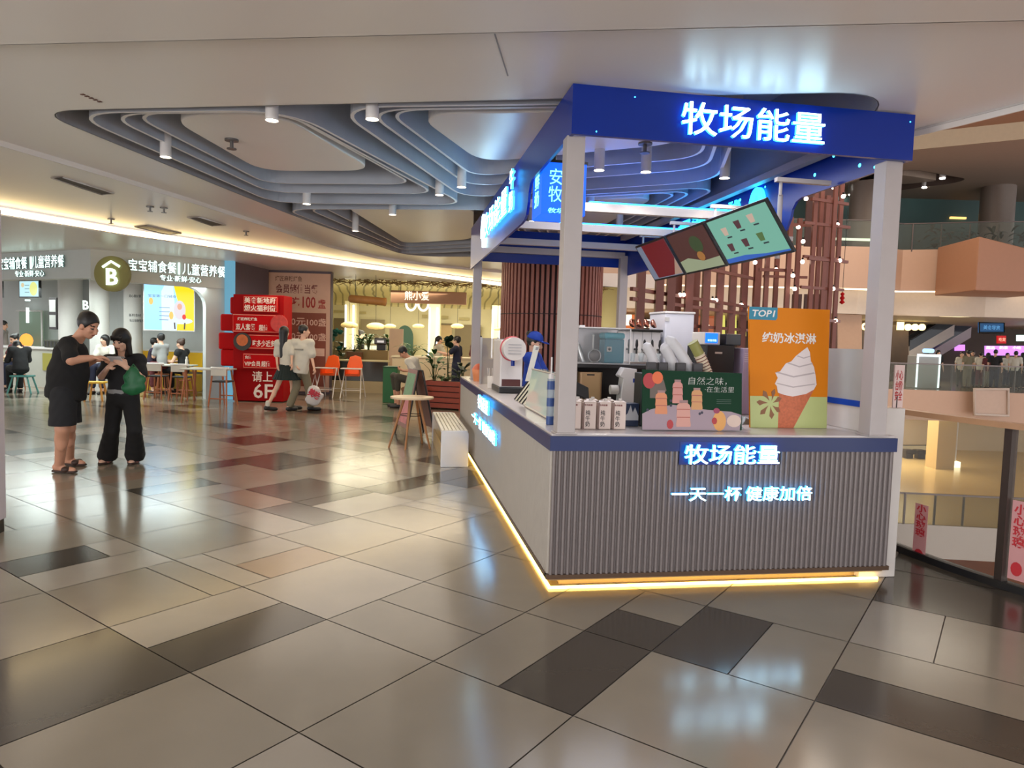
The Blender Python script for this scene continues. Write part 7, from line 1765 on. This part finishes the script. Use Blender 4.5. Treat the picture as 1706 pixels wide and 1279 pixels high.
def person(lb, J, F, HF, look, vox=.013, hands=True, curl=(.5, .5), palm=None, cat='person', s=1.0, bulk=1.0):
    """J: joints by name in hall coordinates. F: way the body faces. HF: way the head faces."""
    g = {k: Vector(v) for k, v in J.items()}
    F = N((Vector(F).x, Vector(F).y, 0)); side = F.cross(UP)
    zmin = min(g['toeL'].z, g['toeR'].z)
    t = thing('person', lb, cat, (g['pelvis'].x, g['pelvis'].y, zmin - .02))
    hp, L, rot, hup, hf, hside, paint = head_prims(g['head'], HF, s)
    wd = look.get('chest', .135) * s * bulk; wb = look.get('belly', .13) * s * bulk; wh = look.get('hip', .14) * s * bulk; fl = look.get('flat', .72)
    chest, waist, pelvis = g['chest'], g['waist'], g['pelvis']
    torso = [cap(chest, waist, wd, wb, fl, F), cap(waist, pelvis, wb, wh, fl + .06, F), cap(g['shL'], g['shR'], .066 * s * bulk, .066 * s * bulk)]
    ra = look.get('arm', .046) * s * bulk; rl = look.get('leg', .082) * s * bulk
    arms = []; legs = []
    for q in 'LR':
        arms += [cap(g['sh' + q], g['el' + q], ra * 1.12, ra * .84), cap(g['el' + q], g['wr' + q], ra * .86, ra * .56)]
        legs += [cap(g['hip' + q], g['kn' + q], rl, rl * .66), cap(g['kn' + q], g['an' + q], rl * .66, rl * .44), egg(lerp3(g['kn' + q], g['an' + q], .28), (rl * .6, rl * .62, rl * 1.3))]
    neck = [cap(lerp3(g['neck'], chest, .25), lerp3(g['neck'], g['head'], .55), .056 * s, .05 * s)]
    body = torso + hp + neck + arms + legs
    for q in 'LR':
        body += foot_prims(g['an' + q], g['toe' + q], s)
        dr = g['ha' + q] - g['wr' + q]
        pn = (palm or {}).get(q, -UP)
        body += hand_prims(g['wr' + q], g['ha' + q], pn, curl[0 if q == 'L' else 1], s) if hands else [cap(g['wr' + q], g['ha' + q], .03 * s, .02 * s, .6, side)]
    sk = look.get('skin', SKIN)
    blob('body', body, [sk, M_eye, M_lip], t, vox, .018 * s, paint=paint)
    # upper garment
    vx = vox * 1.25
    if 'top' in look:
        u = look.get('sleeve', .62); lo = look.get('loose', .016)
        pr = [cap(chest, waist, wd + lo, wb + lo * 1.2, fl, F), cap(waist, pelvis, wb + lo * 1.3, wh + lo * 1.6, fl + .06, F), cap(g['shL'], g['shR'], .07 * s * bulk + lo * .6, .07 * s * bulk + lo * .6)]
        cuts = []
        for q in 'LR':
            if u <= 1: pr.append(cap(g['sh' + q], lerp3(g['sh' + q], g['el' + q], u), ra * 1.15 + lo * .8, ra * 1.1 + lo * (1.2 + look.get('flare', 0))))
            else: pr += [cap(g['sh' + q], g['el' + q], ra * 1.15 + lo * .8, ra + lo), cap(g['el' + q], lerp3(g['el' + q], g['wr' + q], u - 1), ra + lo, ra * .8 + lo)]
        hem = pelvis + (pelvis - waist).normalized() * look.get('hem', .0) ; ax = (pelvis - waist).normalized()
        if look.get('hem', 0) > .05: pr.append(cap(pelvis, hem, wh + lo * 1.6, wh + lo * 1.9, fl + .1, F))
        cuts = [(hem, ax)]
        blob('shirt', pr, look['top'], t, vx, .03 * s, cuts=cuts, minus=[cap(lerp3(g['neck'], chest, .1), g['head'], .062 * s, .07 * s)], wrinkle=.003)
    if 'bottom' in look:
        e = look.get('leglen', .95); fw = look.get('legflare', 0.0); lo = look.get('legloose', .018)
        pr = [cap(lerp3(waist, pelvis, .55), pelvis, wh + .008, wh + .012, fl + .08, F)]; cuts = []
        for q in 'LR':
            h, k_, a = g['hip' + q], g['kn' + q], g['an' + q]
            if e <= .5:
                end = lerp3(h, k_, e * 2); pr.append(cap(h, end + (end - h).normalized() * .05, rl + lo, rl * .85 + lo + fw))
                cuts.append((end, (k_ - h)))
            else:
                end = lerp3(k_, a, e * 2 - 1); pr += [cap(h, k_, rl + lo, rl * .76 + lo), cap(k_, end, rl * .76 + lo, rl * .56 + lo + fw)]
        if e <= .5: cuts = [((cuts[0][0] + cuts[1][0]) / 2, -UP)] if not look.get('sit') else []
        else: cuts = [((g['anL'] + g['anR']) / 2 + UP * look.get('cuff', -.02), -UP)] if not look.get('walk') else []
        blob('shorts' if e <= .5 else 'trousers', pr, look['bottom'], t, vx, .02 * s, cuts=cuts, wrinkle=.003)
    if 'skirt' in look:
        b = MB(); n = 48; rings = []
        c0 = lerp3(waist, pelvis, .35); c1 = pelvis - UP * look.get('skirtlen', .3)
        vs = []
        for u in (0, .3, .65, 1):
            c = lerp3(c0, c1, u); r = wb + .02 + (look.get('skirtw', .27) - wb) * u
            for j in range(n):
                a = 2 * pi * j / n; rr = r * (1 + (.06 * u if j % 2 else 0)); vs.append(c + side * (rr * math.cos(a)) + F * (rr * .78 * math.sin(a)))
        b._add(vs, [(i * n + j, i * n + (j + 1) % n, (i + 1) * n + (j + 1) % n, (i + 1) * n + j) for i in range(3) for j in range(n)], False); b.build('skirt', look['skirt'], t)
    # hair
    hm = look.get('hairmat', HAIR); style = look.get('hair', 'short')
    sc = lambda *r: tuple(x * s for x in r)
    cran = egg(L(0, -.016, .036), sc(.086, .104, .098), rot)
    if style == 'short':
        blob('hair', [cran, egg(L(0, -.03, .075), sc(.076, .088, .066), rot)], hm, t, vox, .012, cuts=[(L(0, .062, .052), hf * .85 - hup * .5), (L(0, -.06, -.07), -hup)], minus=[egg(L(0, .11, -.02), sc(.07, .075, .075), rot)])
    elif style == 'long':
        ln = look.get('hairlen', .38); back = -hf * .07 * s
        pr = [egg(L(0, -.014, .04), sc(.09, .106, .1), rot), cap(L(0, -.06, .0), L(0, -.06, -.06) - UP * ln, .078 * s, .055 * s, .7, hf), cap(L(.06, -.02, .02), L(.075, -.03, -.05) - UP * ln * look.get('sidelen', .6), .04 * s, .024 * s), cap(L(-.06, -.02, .02), L(-.075, -.03, -.05) - UP * ln * look.get('sidelen', .6), .04 * s, .024 * s)]
        mi = [egg(L(0, .125, -.035), sc(.062, .085, .088), rot)]
        blob('hair', pr, hm, t, vox, .02, minus=mi)
        if look.get('fringe'): blob('fringe', [cap(L(-.05, .066, .066), L(.05, .066, .066), .02 * s, .02 * s)] + [cap(L(x, .076, .06), L(x * 1.1, .086, .036), .012 * s, .008 * s) for x in (-.05, -.03, -.01, .01, .03, .05)], hm, t, vox, .01)
    elif style == 'bun':
        blob('hair', [cran, egg(L(0, -.1, .09), sc(.045, .045, .045), rot)], hm, t, vox, .014, cuts=[(L(0, .06, .05), hf * .8 - hup * .6)], minus=[egg(L(0, .11, -.02), sc(.066, .075, .08), rot)])
    elif style == 'tail':
        blob('hair', [cran, cap(L(0, -.1, .04), L(0, -.14, -.16), .034 * s, .018 * s)], hm, t, vox, .014, cuts=[], minus=[egg(L(0, .115, -.025), sc(.07, .08, .085), rot), egg(L(0, .0, -.12), sc(.07, .08, .07), rot)])
    if look.get('cap'):
        blob('cap', [egg(L(0, -.012, .05), sc(.094, .11, .1), rot)], look['cap'], t, vox, .012, cuts=[(L(0, 0, .04), -hup)]); blob('cap_brim', [egg(L(0, .12, .045), sc(.07, .07, .01), rot)], look['cap'], t, vox * .7, .01)
    # shoes
    sh = look.get('shoe', M_shoe)
    if look.get('socks'):
        for q in 'LR': blob('sock', [cap(g['an' + q] + UP * .07, g['an' + q], .045 * s, .042 * s)], look['socks'], t, vox, .01)
    for q in 'LR':
        A, T = g['an' + q], g['toe' + q]; d = T - A; pit = d.z + .06; d.z = 0; d.normalize(); z = T.z
        if look.get('slides'):
            heel = V(A.x, A.y, z - .012) - d * .05
            b = MB(); sd_ = d.cross(UP); outl = [heel - d * .02 + sd_ * .03, heel - d * .035, heel - d * .02 - sd_ * .03, T - d * .02 - sd_ * .05, T + d * .035 - sd_ * .02, T + d * .035 + sd_ * .02, T - d * .02 + sd_ * .05]
            b.slab([V(p.x, p.y, max(.001, z - .026)) for p in outl][::-1], UP * .022); b.build('sandal_sole', look.get('solemat', M_sole), t, .006)
            blob('sandal_strap', [cap(T - d * .07 - sd_ * .03 + UP * .01, T - d * .07 + sd_ * .03 + UP * .01, .042, .042, .8, UP)], sh, t, vox * .8, .01, cuts=[(T - d * .02, d), (T - d * .13, -d)])
        else:
            heel = V(A.x, A.y, A.z - .065) - d * .035
            blob('shoe', [cap(heel + UP * .02, T + UP * .006, .042 * s, .04 * s), cap(A - UP * .02, heel + UP * .02, .045 * s, .042 * s), cap(T - d * .05 * s, T + d * .02, .044 * s, .03 * s, .75, UP)], sh, t, vox, .014)
    return t

def std(base, ang, h=1.7, **kw):
    """standing joints at base, facing angle ang (0 = away from the viewer, along the hall's length)"""
    k = h / 1.7; f = V(math.sin(ang), math.cos(ang), 0); r = V(f.y, -f.x, 0); b = Vector(base)
    P = lambda x, y, z: b + r * (x * k) + f * (y * k) + UP * (z * k)
    J = dict(pelvis=P(0, 0, .93), waist=P(0, 0, 1.07), chest=P(0, 0, 1.27), neck=P(0, 0, 1.43), head=P(0, .02, 1.575), shL=P(-.17, 0, 1.38), shR=P(.17, 0, 1.38), elL=P(-.23, -.02, 1.12), elR=P(.23, -.02, 1.12), wrL=P(-.24, .06, .89), wrR=P(.24, .06, .89),
             haL=P(-.24, .09, .72), haR=P(.24, .09, .72), hipL=P(-.085, 0, .9), hipR=P(.085, 0, .9), knL=P(-.095, .02, .49), knR=P(.095, .02, .49), anL=P(-.1, 0, .08), anR=P(.1, 0, .08), toeL=P(-.11, .15, .025), toeR=P(.11, .15, .025))
    J.update({q: P(*v) for q, v in kw.items()}); return J, f
def sit(base, ang, h=1.7, seat=.45, **kw):
    k = h / 1.7; f = V(math.sin(ang), math.cos(ang), 0); r = V(f.y, -f.x, 0); b = Vector(base); z0 = seat + .09
    P = lambda x, y, z: b + r * (x * k) + f * (y * k) + UP * (z)
    J = dict(pelvis=P(0, 0, z0 + .02), waist=P(0, .0, z0 + .16), chest=P(0, .03, z0 + .35), neck=P(0, .05, z0 + .50), head=P(0, .09, z0 + .64), shL=P(-.17, .04, z0 + .45), shR=P(.17, .04, z0 + .45), elL=P(-.22, .16, z0 + .2), elR=P(.22, .16, z0 + .2), wrL=P(-.12, .38, z0 + .2), wrR=P(.12, .38, z0 + .2),
             haL=P(-.08, .5, z0 + .22), haR=P(.08, .5, z0 + .22), hipL=P(-.09, .02, z0), hipR=P(.09, .02, z0), knL=P(-.11, .42, z0 + .0), knR=P(.11, .42, z0 + .0), anL=P(-.11, .42, .08), anR=P(.11, .42, .08), toeL=P(-.12, .57, .025), toeR=P(.12, .57, .025))
    J.update({q: P(*v) for q, v in kw.items()}); return J, f

# ------------------------------------------------------------------ the two people in front
def A_(px, py, d): return at(px, py, d)
man = dict(pelvis=A_(110, 652, 7.42), waist=A_(114, 622, 7.42), chest=A_(118, 590, 7.42), neck=A_(131, 560, 7.42), head=A_(147, 543, 7.4),
           shR=A_(113, 574, 7.24), shL=A_(121, 571, 7.58), elR=A_(119, 600, 7.08), wrR=A_(152, 596, 7.2), haR=A_(172, 595, 7.28), elL=A_(142, 606, 7.66), wrL=A_(158, 600, 7.62), haL=A_(173, 597, 7.62),
           hipR=A_(106, 655, 7.33), hipL=A_(112, 655, 7.52), knR=A_(104, 714, 7.32), knL=A_(114, 712, 7.55), anR=V(0, 0, 0), anL=V(0, 0, 0), toeR=V(0, 0, 0), toeL=V(0, 0, 0))
f_ = N(R2 * 1.0 + W2 * -.06)
aR, aL = atz(99, 787, .0), atz(116, 775, .0)
man['anR'] = V(aR.x, aR.y, .085); man['anL'] = V(aL.x, aL.y, .085)
man['toeR'] = V(aR.x, aR.y, .032) + f_ * .16; man['toeL'] = V(aL.x, aL.y, .032) + f_ * .16
person('person in black t-shirt and black shorts pointing at a phone, seen from the side', man, f_, N(R2 * .9 - W2 * .12 - UP * .42), dict(chest=.145, belly=.165, hip=.15, flat=.95, arm=.052, leg=.095, top=CL_BLACK2, sleeve=.82, loose=.012, hem=.07, flare=.3, bottom=CL_BLACK, leglen=.44, legloose=.022, legflare=.02,
       hair='short', slides=True, shoe=M_sole, skin=SKIN2), vox=.0085, curl=(.9, .55), palm={'R': -UP, 'L': -UP}, s=1.08, bulk=1.0)
wom = dict(pelvis=A_(205, 656, 7.9), waist=A_(206, 634, 7.9), chest=A_(207, 611, 7.88), neck=A_(205, 586, 7.84), head=A_(202, 567, 7.76), shR=A_(182, 601, 7.9), shL=A_(232, 600, 7.9), elR=A_(169, 627, 7.78), elL=A_(236, 627, 7.78),
           wrR=A_(180, 612, 7.6), haR=A_(192, 600, 7.56), wrL=A_(211, 612, 7.58), haL=A_(198, 601, 7.54), hipR=A_(193, 660, 7.9), hipL=A_(217, 660, 7.9), knR=A_(186, 716, 7.9), knL=A_(224, 716, 7.9))
f_ = N(-W2 + R2 * .05)
aR, aL = atz(179, 771, 0), atz(225, 771, 0)
wom['anR'] = V(aR.x, aR.y, .085); wom['anL'] = V(aL.x, aL.y, .085); wom['toeR'] = V(aR.x, aR.y, .03) + f_ * .12 - R2 * .01; wom['toeL'] = V(aL.x, aL.y, .03) + f_ * .12 + R2 * .01
w = person('person with long black hair looking at a phone, black clothes and a green bag', wom, f_, N(-W2 * .85 - R2 * .08 - UP * .35), dict(chest=.135, belly=.135, hip=.15, flat=.72, arm=.042, leg=.085, top=CL_BLACK, sleeve=.8, loose=.014, hem=.012, flare=.4, bottom=CL_BLACK2, leglen=.97, legloose=.012, legflare=.05, cuff=-.055,
       hair='long', hairlen=.12, sidelen=.95, fringe=True, slides=True, shoe=mat('slide_rose', (150, 96, 90), .5), solemat=M_sole, skin=SKIN), vox=.0085, curl=(.7, .7), palm={'R': W2 * .6 + R2, 'L': W2 * .6 - R2}, s=1.0)
blob('undershirt_hem', [cap(wom['pelvis'] + UP * .04, wom['pelvis'] + UP * .0, .166, .17, .8, f_)], CL_GREY, w, .012, .01, cuts=[(wom['pelvis'] + UP * .002, -UP), (wom['pelvis'] + UP * .06, UP)])
blob('collar', [cap(wom['chest'] + UP * .03 + f_ * .088, wom['chest'] + UP * .105 + f_ * .07, .022, .042, .5, f_)], CL_GREY, w, .009, .01)
pc = A_(191, 598, 7.53)
t = thing('smartphone', 'pale smartphone held by the long-haired person', 'phone', pc)
b = MB(); ux = R2; uy = N(-W2 * .5 - UP * -.6); b.obox(pc, ux * .075, uy * .036, ux.cross(uy) * .004); b.build('phone', mat('phone_white', (206, 206, 210), .25), t, .004)
t = thing('green_bag', 'green shopping bag hanging from the forearm of the long-haired person', 'bag', A_(222, 655, 7.62))
q = [(207, 628), (214, 612), (221, 608), (232, 622), (238, 630), (240, 646), (234, 653), (214, 657), (206, 650)]
P = [A_(x, y, 7.6) for x, y in q]; c = sum(P, Vector()) / len(P)
prb = [cap(A_(221, 622, 7.6), A_(222, 644, 7.6), .075, .10, .42, W2), cap(A_(211, 647, 7.6), A_(235, 644, 7.6), .055, .055, .6, W2), cap(A_(213, 630, 7.6), A_(235, 632, 7.6), .05, .05, .5, W2)]
M_bagg = mat('bag_green', (12, 92, 50), .5, noise=.2, scale=20)
blob('bag_body', prb, M_bagg, t, .012, .03, wrinkle=.006)
b = MB(); b.tube([A_(214, 630, 7.57), A_(216, 615, 7.6), A_(222, 607, 7.66), A_(229, 616, 7.66), A_(230, 632, 7.62)], .011, 6); b.build('handle', M_bagg, t)

# ------------------------------------------------------------------ the walking couple
D = 14.25
g1 = dict(pelvis=A_(478, 611, D), waist=A_(477, 600, D), chest=A_(475, 580, D), neck=A_(474, 567, D), head=A_(474, 554, D), shL=A_(463, 572, D), shR=A_(487, 572, D), elL=A_(461, 592, D), elR=A_(486, 590, D - .1), wrL=A_(462, 607, D - .1), haL=A_(464, 616, D - .1), wrR=A_(486, 604, D - .2), haR=A_(487, 612, D - .22),
          hipL=A_(473, 616, D), hipR=A_(483, 616, D), knL=A_(461, 646, D - .1), knR=A_(487, 640, D + .15), anL=A_(446, 671, D - .2), toeL=A_(439, 681, D - .15), anR=A_(487, 672, D + .2), toeR=A_(501, 675, D + .25))
gz = atz(441, 684, 0); 
g1['anL'] = V(g1['anL'].x, g1['anL'].y, .10); g1['toeL'] = g1['anL'] + R2 * .13 + W2 * .08; g1['toeL'].z = .03
g1['anR'] = V(g1['anR'].x, g1['anR'].y, .09); g1['toeR'] = g1['anR'] + R2 * .14 + W2 * .08; g1['toeR'].z = .03
person('person with waist-long black hair, white blouse and dark pleated skirt, walking', g1, N(R2 * .5 + W2), N(R2 * .45 + W2), dict(chest=.12, belly=.115, hip=.13, arm=.038, leg=.07, top=CL_WHITE, sleeve=.9, loose=.022, hem=-.02, skirt=CL_SKIRT, skirtlen=.26, skirtw=.28, hair='long', hairlen=.42, sidelen=.3, shoe=M_shoe, socks=CL_WHITE), vox=.013, hands=True, curl=(.6, .6), palm={'L': R2, 'R': -R2})
g2 = dict(pelvis=A_(500, 613, D), waist=A_(502, 600, D), chest=A_(503, 582, D), neck=A_(504, 566, D), head=A_(507, 552, D), shL=A_(490, 571, D), shR=A_(517, 571, D), elL=A_(493, 592, D), elR=A_(519, 593, D), wrL=A_(495, 606, D - .1), haL=A_(496, 614, D - .15), wrR=A_(523, 612, D - .1), haR=A_(526, 623, D - .1),
          hipL=A_(494, 617, D), hipR=A_(507, 617, D), knL=A_(494, 645, D), knR=A_(514, 645, D + .1), anL=A_(482, 674, D - .1), toeL=V(0, 0, 0), anR=A_(518, 672, D + .1), toeR=V(0, 0, 0))
g2['anL'] = V(g2['anL'].x, g2['anL'].y, .09); g2['anR'] = V(g2['anR'].x, g2['anR'].y, .09)
g2['toeL'] = g2['anL'] + R2 * .09 + W2 * .14; g2['toeL'].z = .03; g2['toeR'] = g2['anR'] + R2 * .16 + W2 * .04; g2['toeR'].z = .03
w = person('person in loose white t-shirt and khaki trousers walking with a red and white bag', g2, N(R2 * .5 + W2), N(R2 * .95 + W2 * .4), dict(chest=.14, belly=.135, hip=.135, arm=.04, leg=.075, top=CL_WHITE, sleeve=.85, loose=.03, hem=.1, flare=.5, bottom=CL_KHAKI, leglen=.94, legloose=.02, legflare=.012, walk=True, hair='short', shoe=M_shoe), vox=.013, curl=(.6, 1.0), palm={'L': R2, 'R': -R2})
b = MB(); c = A_(498, 582, D - .145); b.obox(c, R2 * .09, W2 * .004, UP * .016); b.build('shirt_print', mat('print_faint', (150, 146, 136), .8), w)
t = thing('carrier_bag', 'white carrier bag with red lettering in the hand of the walking person', 'bag', A_(524, 672, D - .1))
blob('bag_body', [cap(A_(523, 652, D - .1), A_(523, 664, D - .1), .13, .15, .5, W2), cap(A_(515, 666, D - .1), A_(533, 660, D - .1), .08, .08, .6, W2)], mat('bag_white', (214, 208, 204), .5), t, .016, .03, wrinkle=.008)
text('lettering', '美味', mat('bag_red', (190, 24, 50), .5), A_(524, 656, D - .215), N(R2 - UP * .5), N(UP + R2 * .5), .24, .17, .03, .03, t)
b = MB(); b.tube([A_(519, 646, D - .1), A_(525, 624, D - .1), A_(529, 646, D - .1)], .008, 6); b.build('handle', mat('bag_white', (214, 208, 204), .5), t)

# ------------------------------------------------------------------ seated man by the planter
D = 15.4
b0 = A_(681, 632, D)
m3 = dict(pelvis=A_(694, 632, D), waist=A_(692, 621, D), chest=A_(687, 605, D - .05), neck=A_(679, 594, D - .05), head=A_(672, 587, D - .08), shL=A_(680, 602, D - .2), shR=A_(692, 601, D + .18), elL=A_(691, 618, D - .3), elR=A_(698, 617, D + .2), wrL=A_(672, 617, D - .25), haL=A_(664, 614, D - .22), wrR=A_(672, 618, D + .05), haR=A_(664, 615, D),
          hipL=A_(690, 636, D - .12), hipR=A_(692, 636, D + .14), knL=A_(662, 628, D - .2), knR=A_(656, 626, D + .15), anL=A_(668, 655, D - .2), anR=A_(668, 660, D + .15), toeL=V(0, 0, 0), toeR=V(0, 0, 0))
for q, px in (('L', 664), ('R', 660)):
    g_ = A_(px, 660, D - .1 if q == 'L' else D + .15); m3['an' + q] = V(g_.x, g_.y, .09); m3['toe' + q] = V(g_.x, g_.y, .03) - R2 * .15
w = person('person in white t-shirt bent over a phone on a low seat by the planter', m3, -R2, N(-R2 * .8 - UP * .75 - W2 * .2), dict(chest=.14, belly=.14, hip=.15, flat=.8, arm=.042, leg=.08, top=CL_WHITE, sleeve=.75, loose=.02, hem=.02, bottom=CL_OLIVE, leglen=.72, legloose=.016, sit=True, walk=True, hair='short', shoe=M_shoe, skin=SKIN2), vox=.013, curl=(.8, .8), palm={'L': UP, 'R': UP})
p = A_(688, 640, D - .15); t = thing('low_seat', 'low brown wooden seat under the person bent over a phone', 'seat', V(p.x, p.y, 0)); sz = m3['hipL'].z - .115
b = MB(); b.obox(V(p.x, p.y, sz - .03), R2 * .22, W2 * .25, UP * .03); b.build('seat', mat('seat_brown', (130, 84, 44), .5), t, .008)
for sx_ in (-1, 1):
    for sy in (-1, 1): q = V(p.x, p.y, 0) + R2 * .18 * sx_ + W2 * .2 * sy; b = MB(); b.cyl(q, q + UP * (sz - .06), .025, n=8); b.build('leg', mat('seat_brown', (130, 84, 44), .5), t)
pc = A_(663, 612, D - .1); t = thing('smartphone', 'dark smartphone held by the seated person by the planter', 'phone', pc); b = MB(); b.obox(pc, R2 * .03 + UP * .02, W2 * .035, UP * .006); b.build('phone', M_black, t)

# ------------------------------------------------------------------ kiosk worker
J, f = std((1.72, 8.75, 0), 2.0, 1.68, elR=(.2, .18, 1.1), wrR=(.1, .36, 1.12), haR=(.05, .48, 1.14), elL=(-.2, .16, 1.1), wrL=(-.12, .38, 1.12), haL=(-.08, .5, 1.14))
w = person('person in a blue cap and blue shirt working inside the kiosk', J, f, N(f - UP * .3), dict(chest=.13, belly=.13, hip=.14, top=CL_BLUE, sleeve=.7, loose=.018, hem=.05, bottom=CL_BLACK, leglen=.95, hair='bun', cap=CL_BLUE), vox=.012, curl=(.5, .5))
b = MB(); c = J['chest'] + V(-.02, -.16, -.02); b.obox(c, V(.06, 0, 0), V(0, .006, 0), V(0, 0, .025)); b.build('shirt_print', M_white, w)

# ------------------------------------------------------------------ people in the shops
def small(lb, J, f, hf, look, vox=.018): return person(lb, J, f, hf, look, vox, hands=False)
def ground(px, d): p = at(px, 600, d); return (p.x, p.y, 0)
AW = YAW + pi       # facing the viewer
J, f = sit(ground(34, 16.2), YAW - .9, 1.62, .47, head=(0, .22, 1.08)); small('person in black hunched on the teal stool at the far left', J, f, N(f - UP * .4), dict(top=CL_BLACK, sleeve=1.9, hem=.05, bottom=CL_BLACK2, leglen=.95, sit=True, walk=True, hair='long', hairlen=.22))
J, f = sit(ground(30, 17.1), AW + .4, 1.58, .5); small('person with a hair bun in a maroon top at the far left table', J, f, N(f - UP * .3), dict(top=CL_RED, sleeve=.6, hem=.05, bottom=CL_NAVY, leglen=.9, sit=True, walk=True, hair='bun'))
J, f = std(ground(6, 20.0), YAW + 1.2, 1.68); small('staff member in white at the left edge behind the shop counter', J, f, N(f - UP * .25), dict(top=CL_GREY, sleeve=.7, hem=.1, bottom=CL_GREY, hair='short'))
J, f = sit(ground(252, 17.4), YAW + 1.1, 1.74, .50); small('seated person in dark purple at the left end of the yellow bench', J, f, N(f), dict(top=mat('cloth_plum', (44, 32, 52), .85), sleeve=.7, hem=.05, bottom=CL_NAVY, leglen=.9, sit=True, walk=True, hair='short'))
J, f = sit(ground(270, 17.0), YAW - 1.0, 1.15, .62); small('small child beside the seated person in dark purple', J, f, N(f), dict(top=CL_GREY, sleeve=.7, hem=.03, bottom=CL_RED, leglen=.9, sit=True, walk=True, hair='short', chest=.1, belly=.1, hip=.1), .016)
J, f = sit(ground(306, 17.2), YAW - 1.4, 1.64, .50); small('seated person with bare arms and a black top facing left on the yellow bench', J, f, N(f - UP * .2), dict(top=CL_BLACK, sleeve=.2, hem=.05, bottom=CL_BLACK2, leglen=.9, sit=True, walk=True, hair='bun', hairmat=mat('hair_brown', (66, 44, 34), .5)))
J, f = sit(ground(178, 16.9), AW, 1.62, .55); small('seated person in a white top partly hidden behind the long-haired person', J, f, N(f - R2 * .4), dict(top=CL_WHITE, sleeve=.7, hem=.05, bottom=CL_NAVY, leglen=.9, sit=True, walk=True, hair='long', hairlen=.15))
J, f = std(ground(730, 20.3), YAW + 1.0, 1.62, elR=(.22, .12, 1.12), wrR=(.15, .34, 1.1), haR=(.12, .46, 1.1)); small('person with a white top standing behind the cafe counter', J, f, N(f), dict(top=CL_WHITE, sleeve=.6, hem=.05, bottom=CL_NAVY, hair='tail'))
J, f = std(ground(761, 17.8), YAW - 1.3, 1.62, elL=(-.2, .16, 1.22), wrL=(-.1, .42, 1.26), haL=(-.08, .54, 1.28)); small('person in navy holding an arm out at the cafe counter', J, f, N(f), dict(top=CL_NAVY, sleeve=.6, hem=.1, bottom=CL_NAVY, hair='short', chest=.11, belly=.11, hip=.12))
J, f = std(ground(601, 21.6), YAW + 1.2, 1.72); small('dark clothed person working beside the glowing fridge in the cafe', J, f, N(f - UP * .3), dict(top=CL_BLACK, sleeve=.8, hem=.1, bottom=CL_BLACK, hair='bun'))
J, f = std(ground(797, 19.6), YAW - .4, 1.68); small('dark haired person standing behind the back left kiosk post', J, f, N(f), dict(top=CL_RED, sleeve=.9, hem=.1, bottom=CL_BLACK, hair='long', hairlen=.3))

# ------------------------------------------------------------------ people across the atrium
crowd = [(1562, 31.0, 1.66, 'dark', CL_BLACK, CL_BLACK2, 'long', 'person in black standing right of the white lit booth'), (1602, 32.5, 1.6, 'a', CL_WHITE, CL_OLIVE, 'short', 'person in a white top at the left end of the far crowd'), (1613, 31.5, 1.7, 'b', CL_KHAKI, CL_KHAKI, 'short', 'person in khaki clothes in the far crowd'),
         (1620, 33.5, 1.68, 'c', CL_GREY, CL_BLACK, 'short', 'person in a grey top half hidden behind the one in khaki'), (1634, 33.0, 1.62, 'd', CL_WHITE, CL_RED, 'bun', 'person with a white top and maroon trousers in the far crowd'), (1646, 32.0, 1.6, 'e', CL_RED, CL_KHAKI, 'long', 'person with long hair and a maroon top in the far crowd'),
         (1658, 30.6, 1.76, 'f', CL_BLACK, CL_NAVY, 'short', 'tall person in a black t-shirt and navy trousers in the far crowd'), (1678, 34.0, 1.62, 'g', CL_WHITE, CL_NAVY, 'short', 'small figure in white behind the tall person in black'), (1692, 31.2, 1.72, 'h', CL_WHITE, CL_BLACK2, 'short', 'person in a white t-shirt and black trousers at the right edge of the far crowd'), (1704, 32.0, 1.66, 'i', CL_OLIVE, CL_BLACK, 'long', 'person in dark clothes cut by the right edge of the view')]
rs = random.Random(4)
for px, d, h, _, tp, bt_, hr, lb in crowd:
    J, f = std(ground(px, d), rs.choice((YAW, AW, YAW + .7, AW + .5)), h, knR=(.1, rs.uniform(.0, .12), .49))
    person(lb, J, f, f, dict(top=tp, sleeve=.7, hem=.1, bottom=bt_, leglen=.95, walk=True, hair=hr, hairlen=.2), .028, hands=False)['group'] = 'people across the atrium'
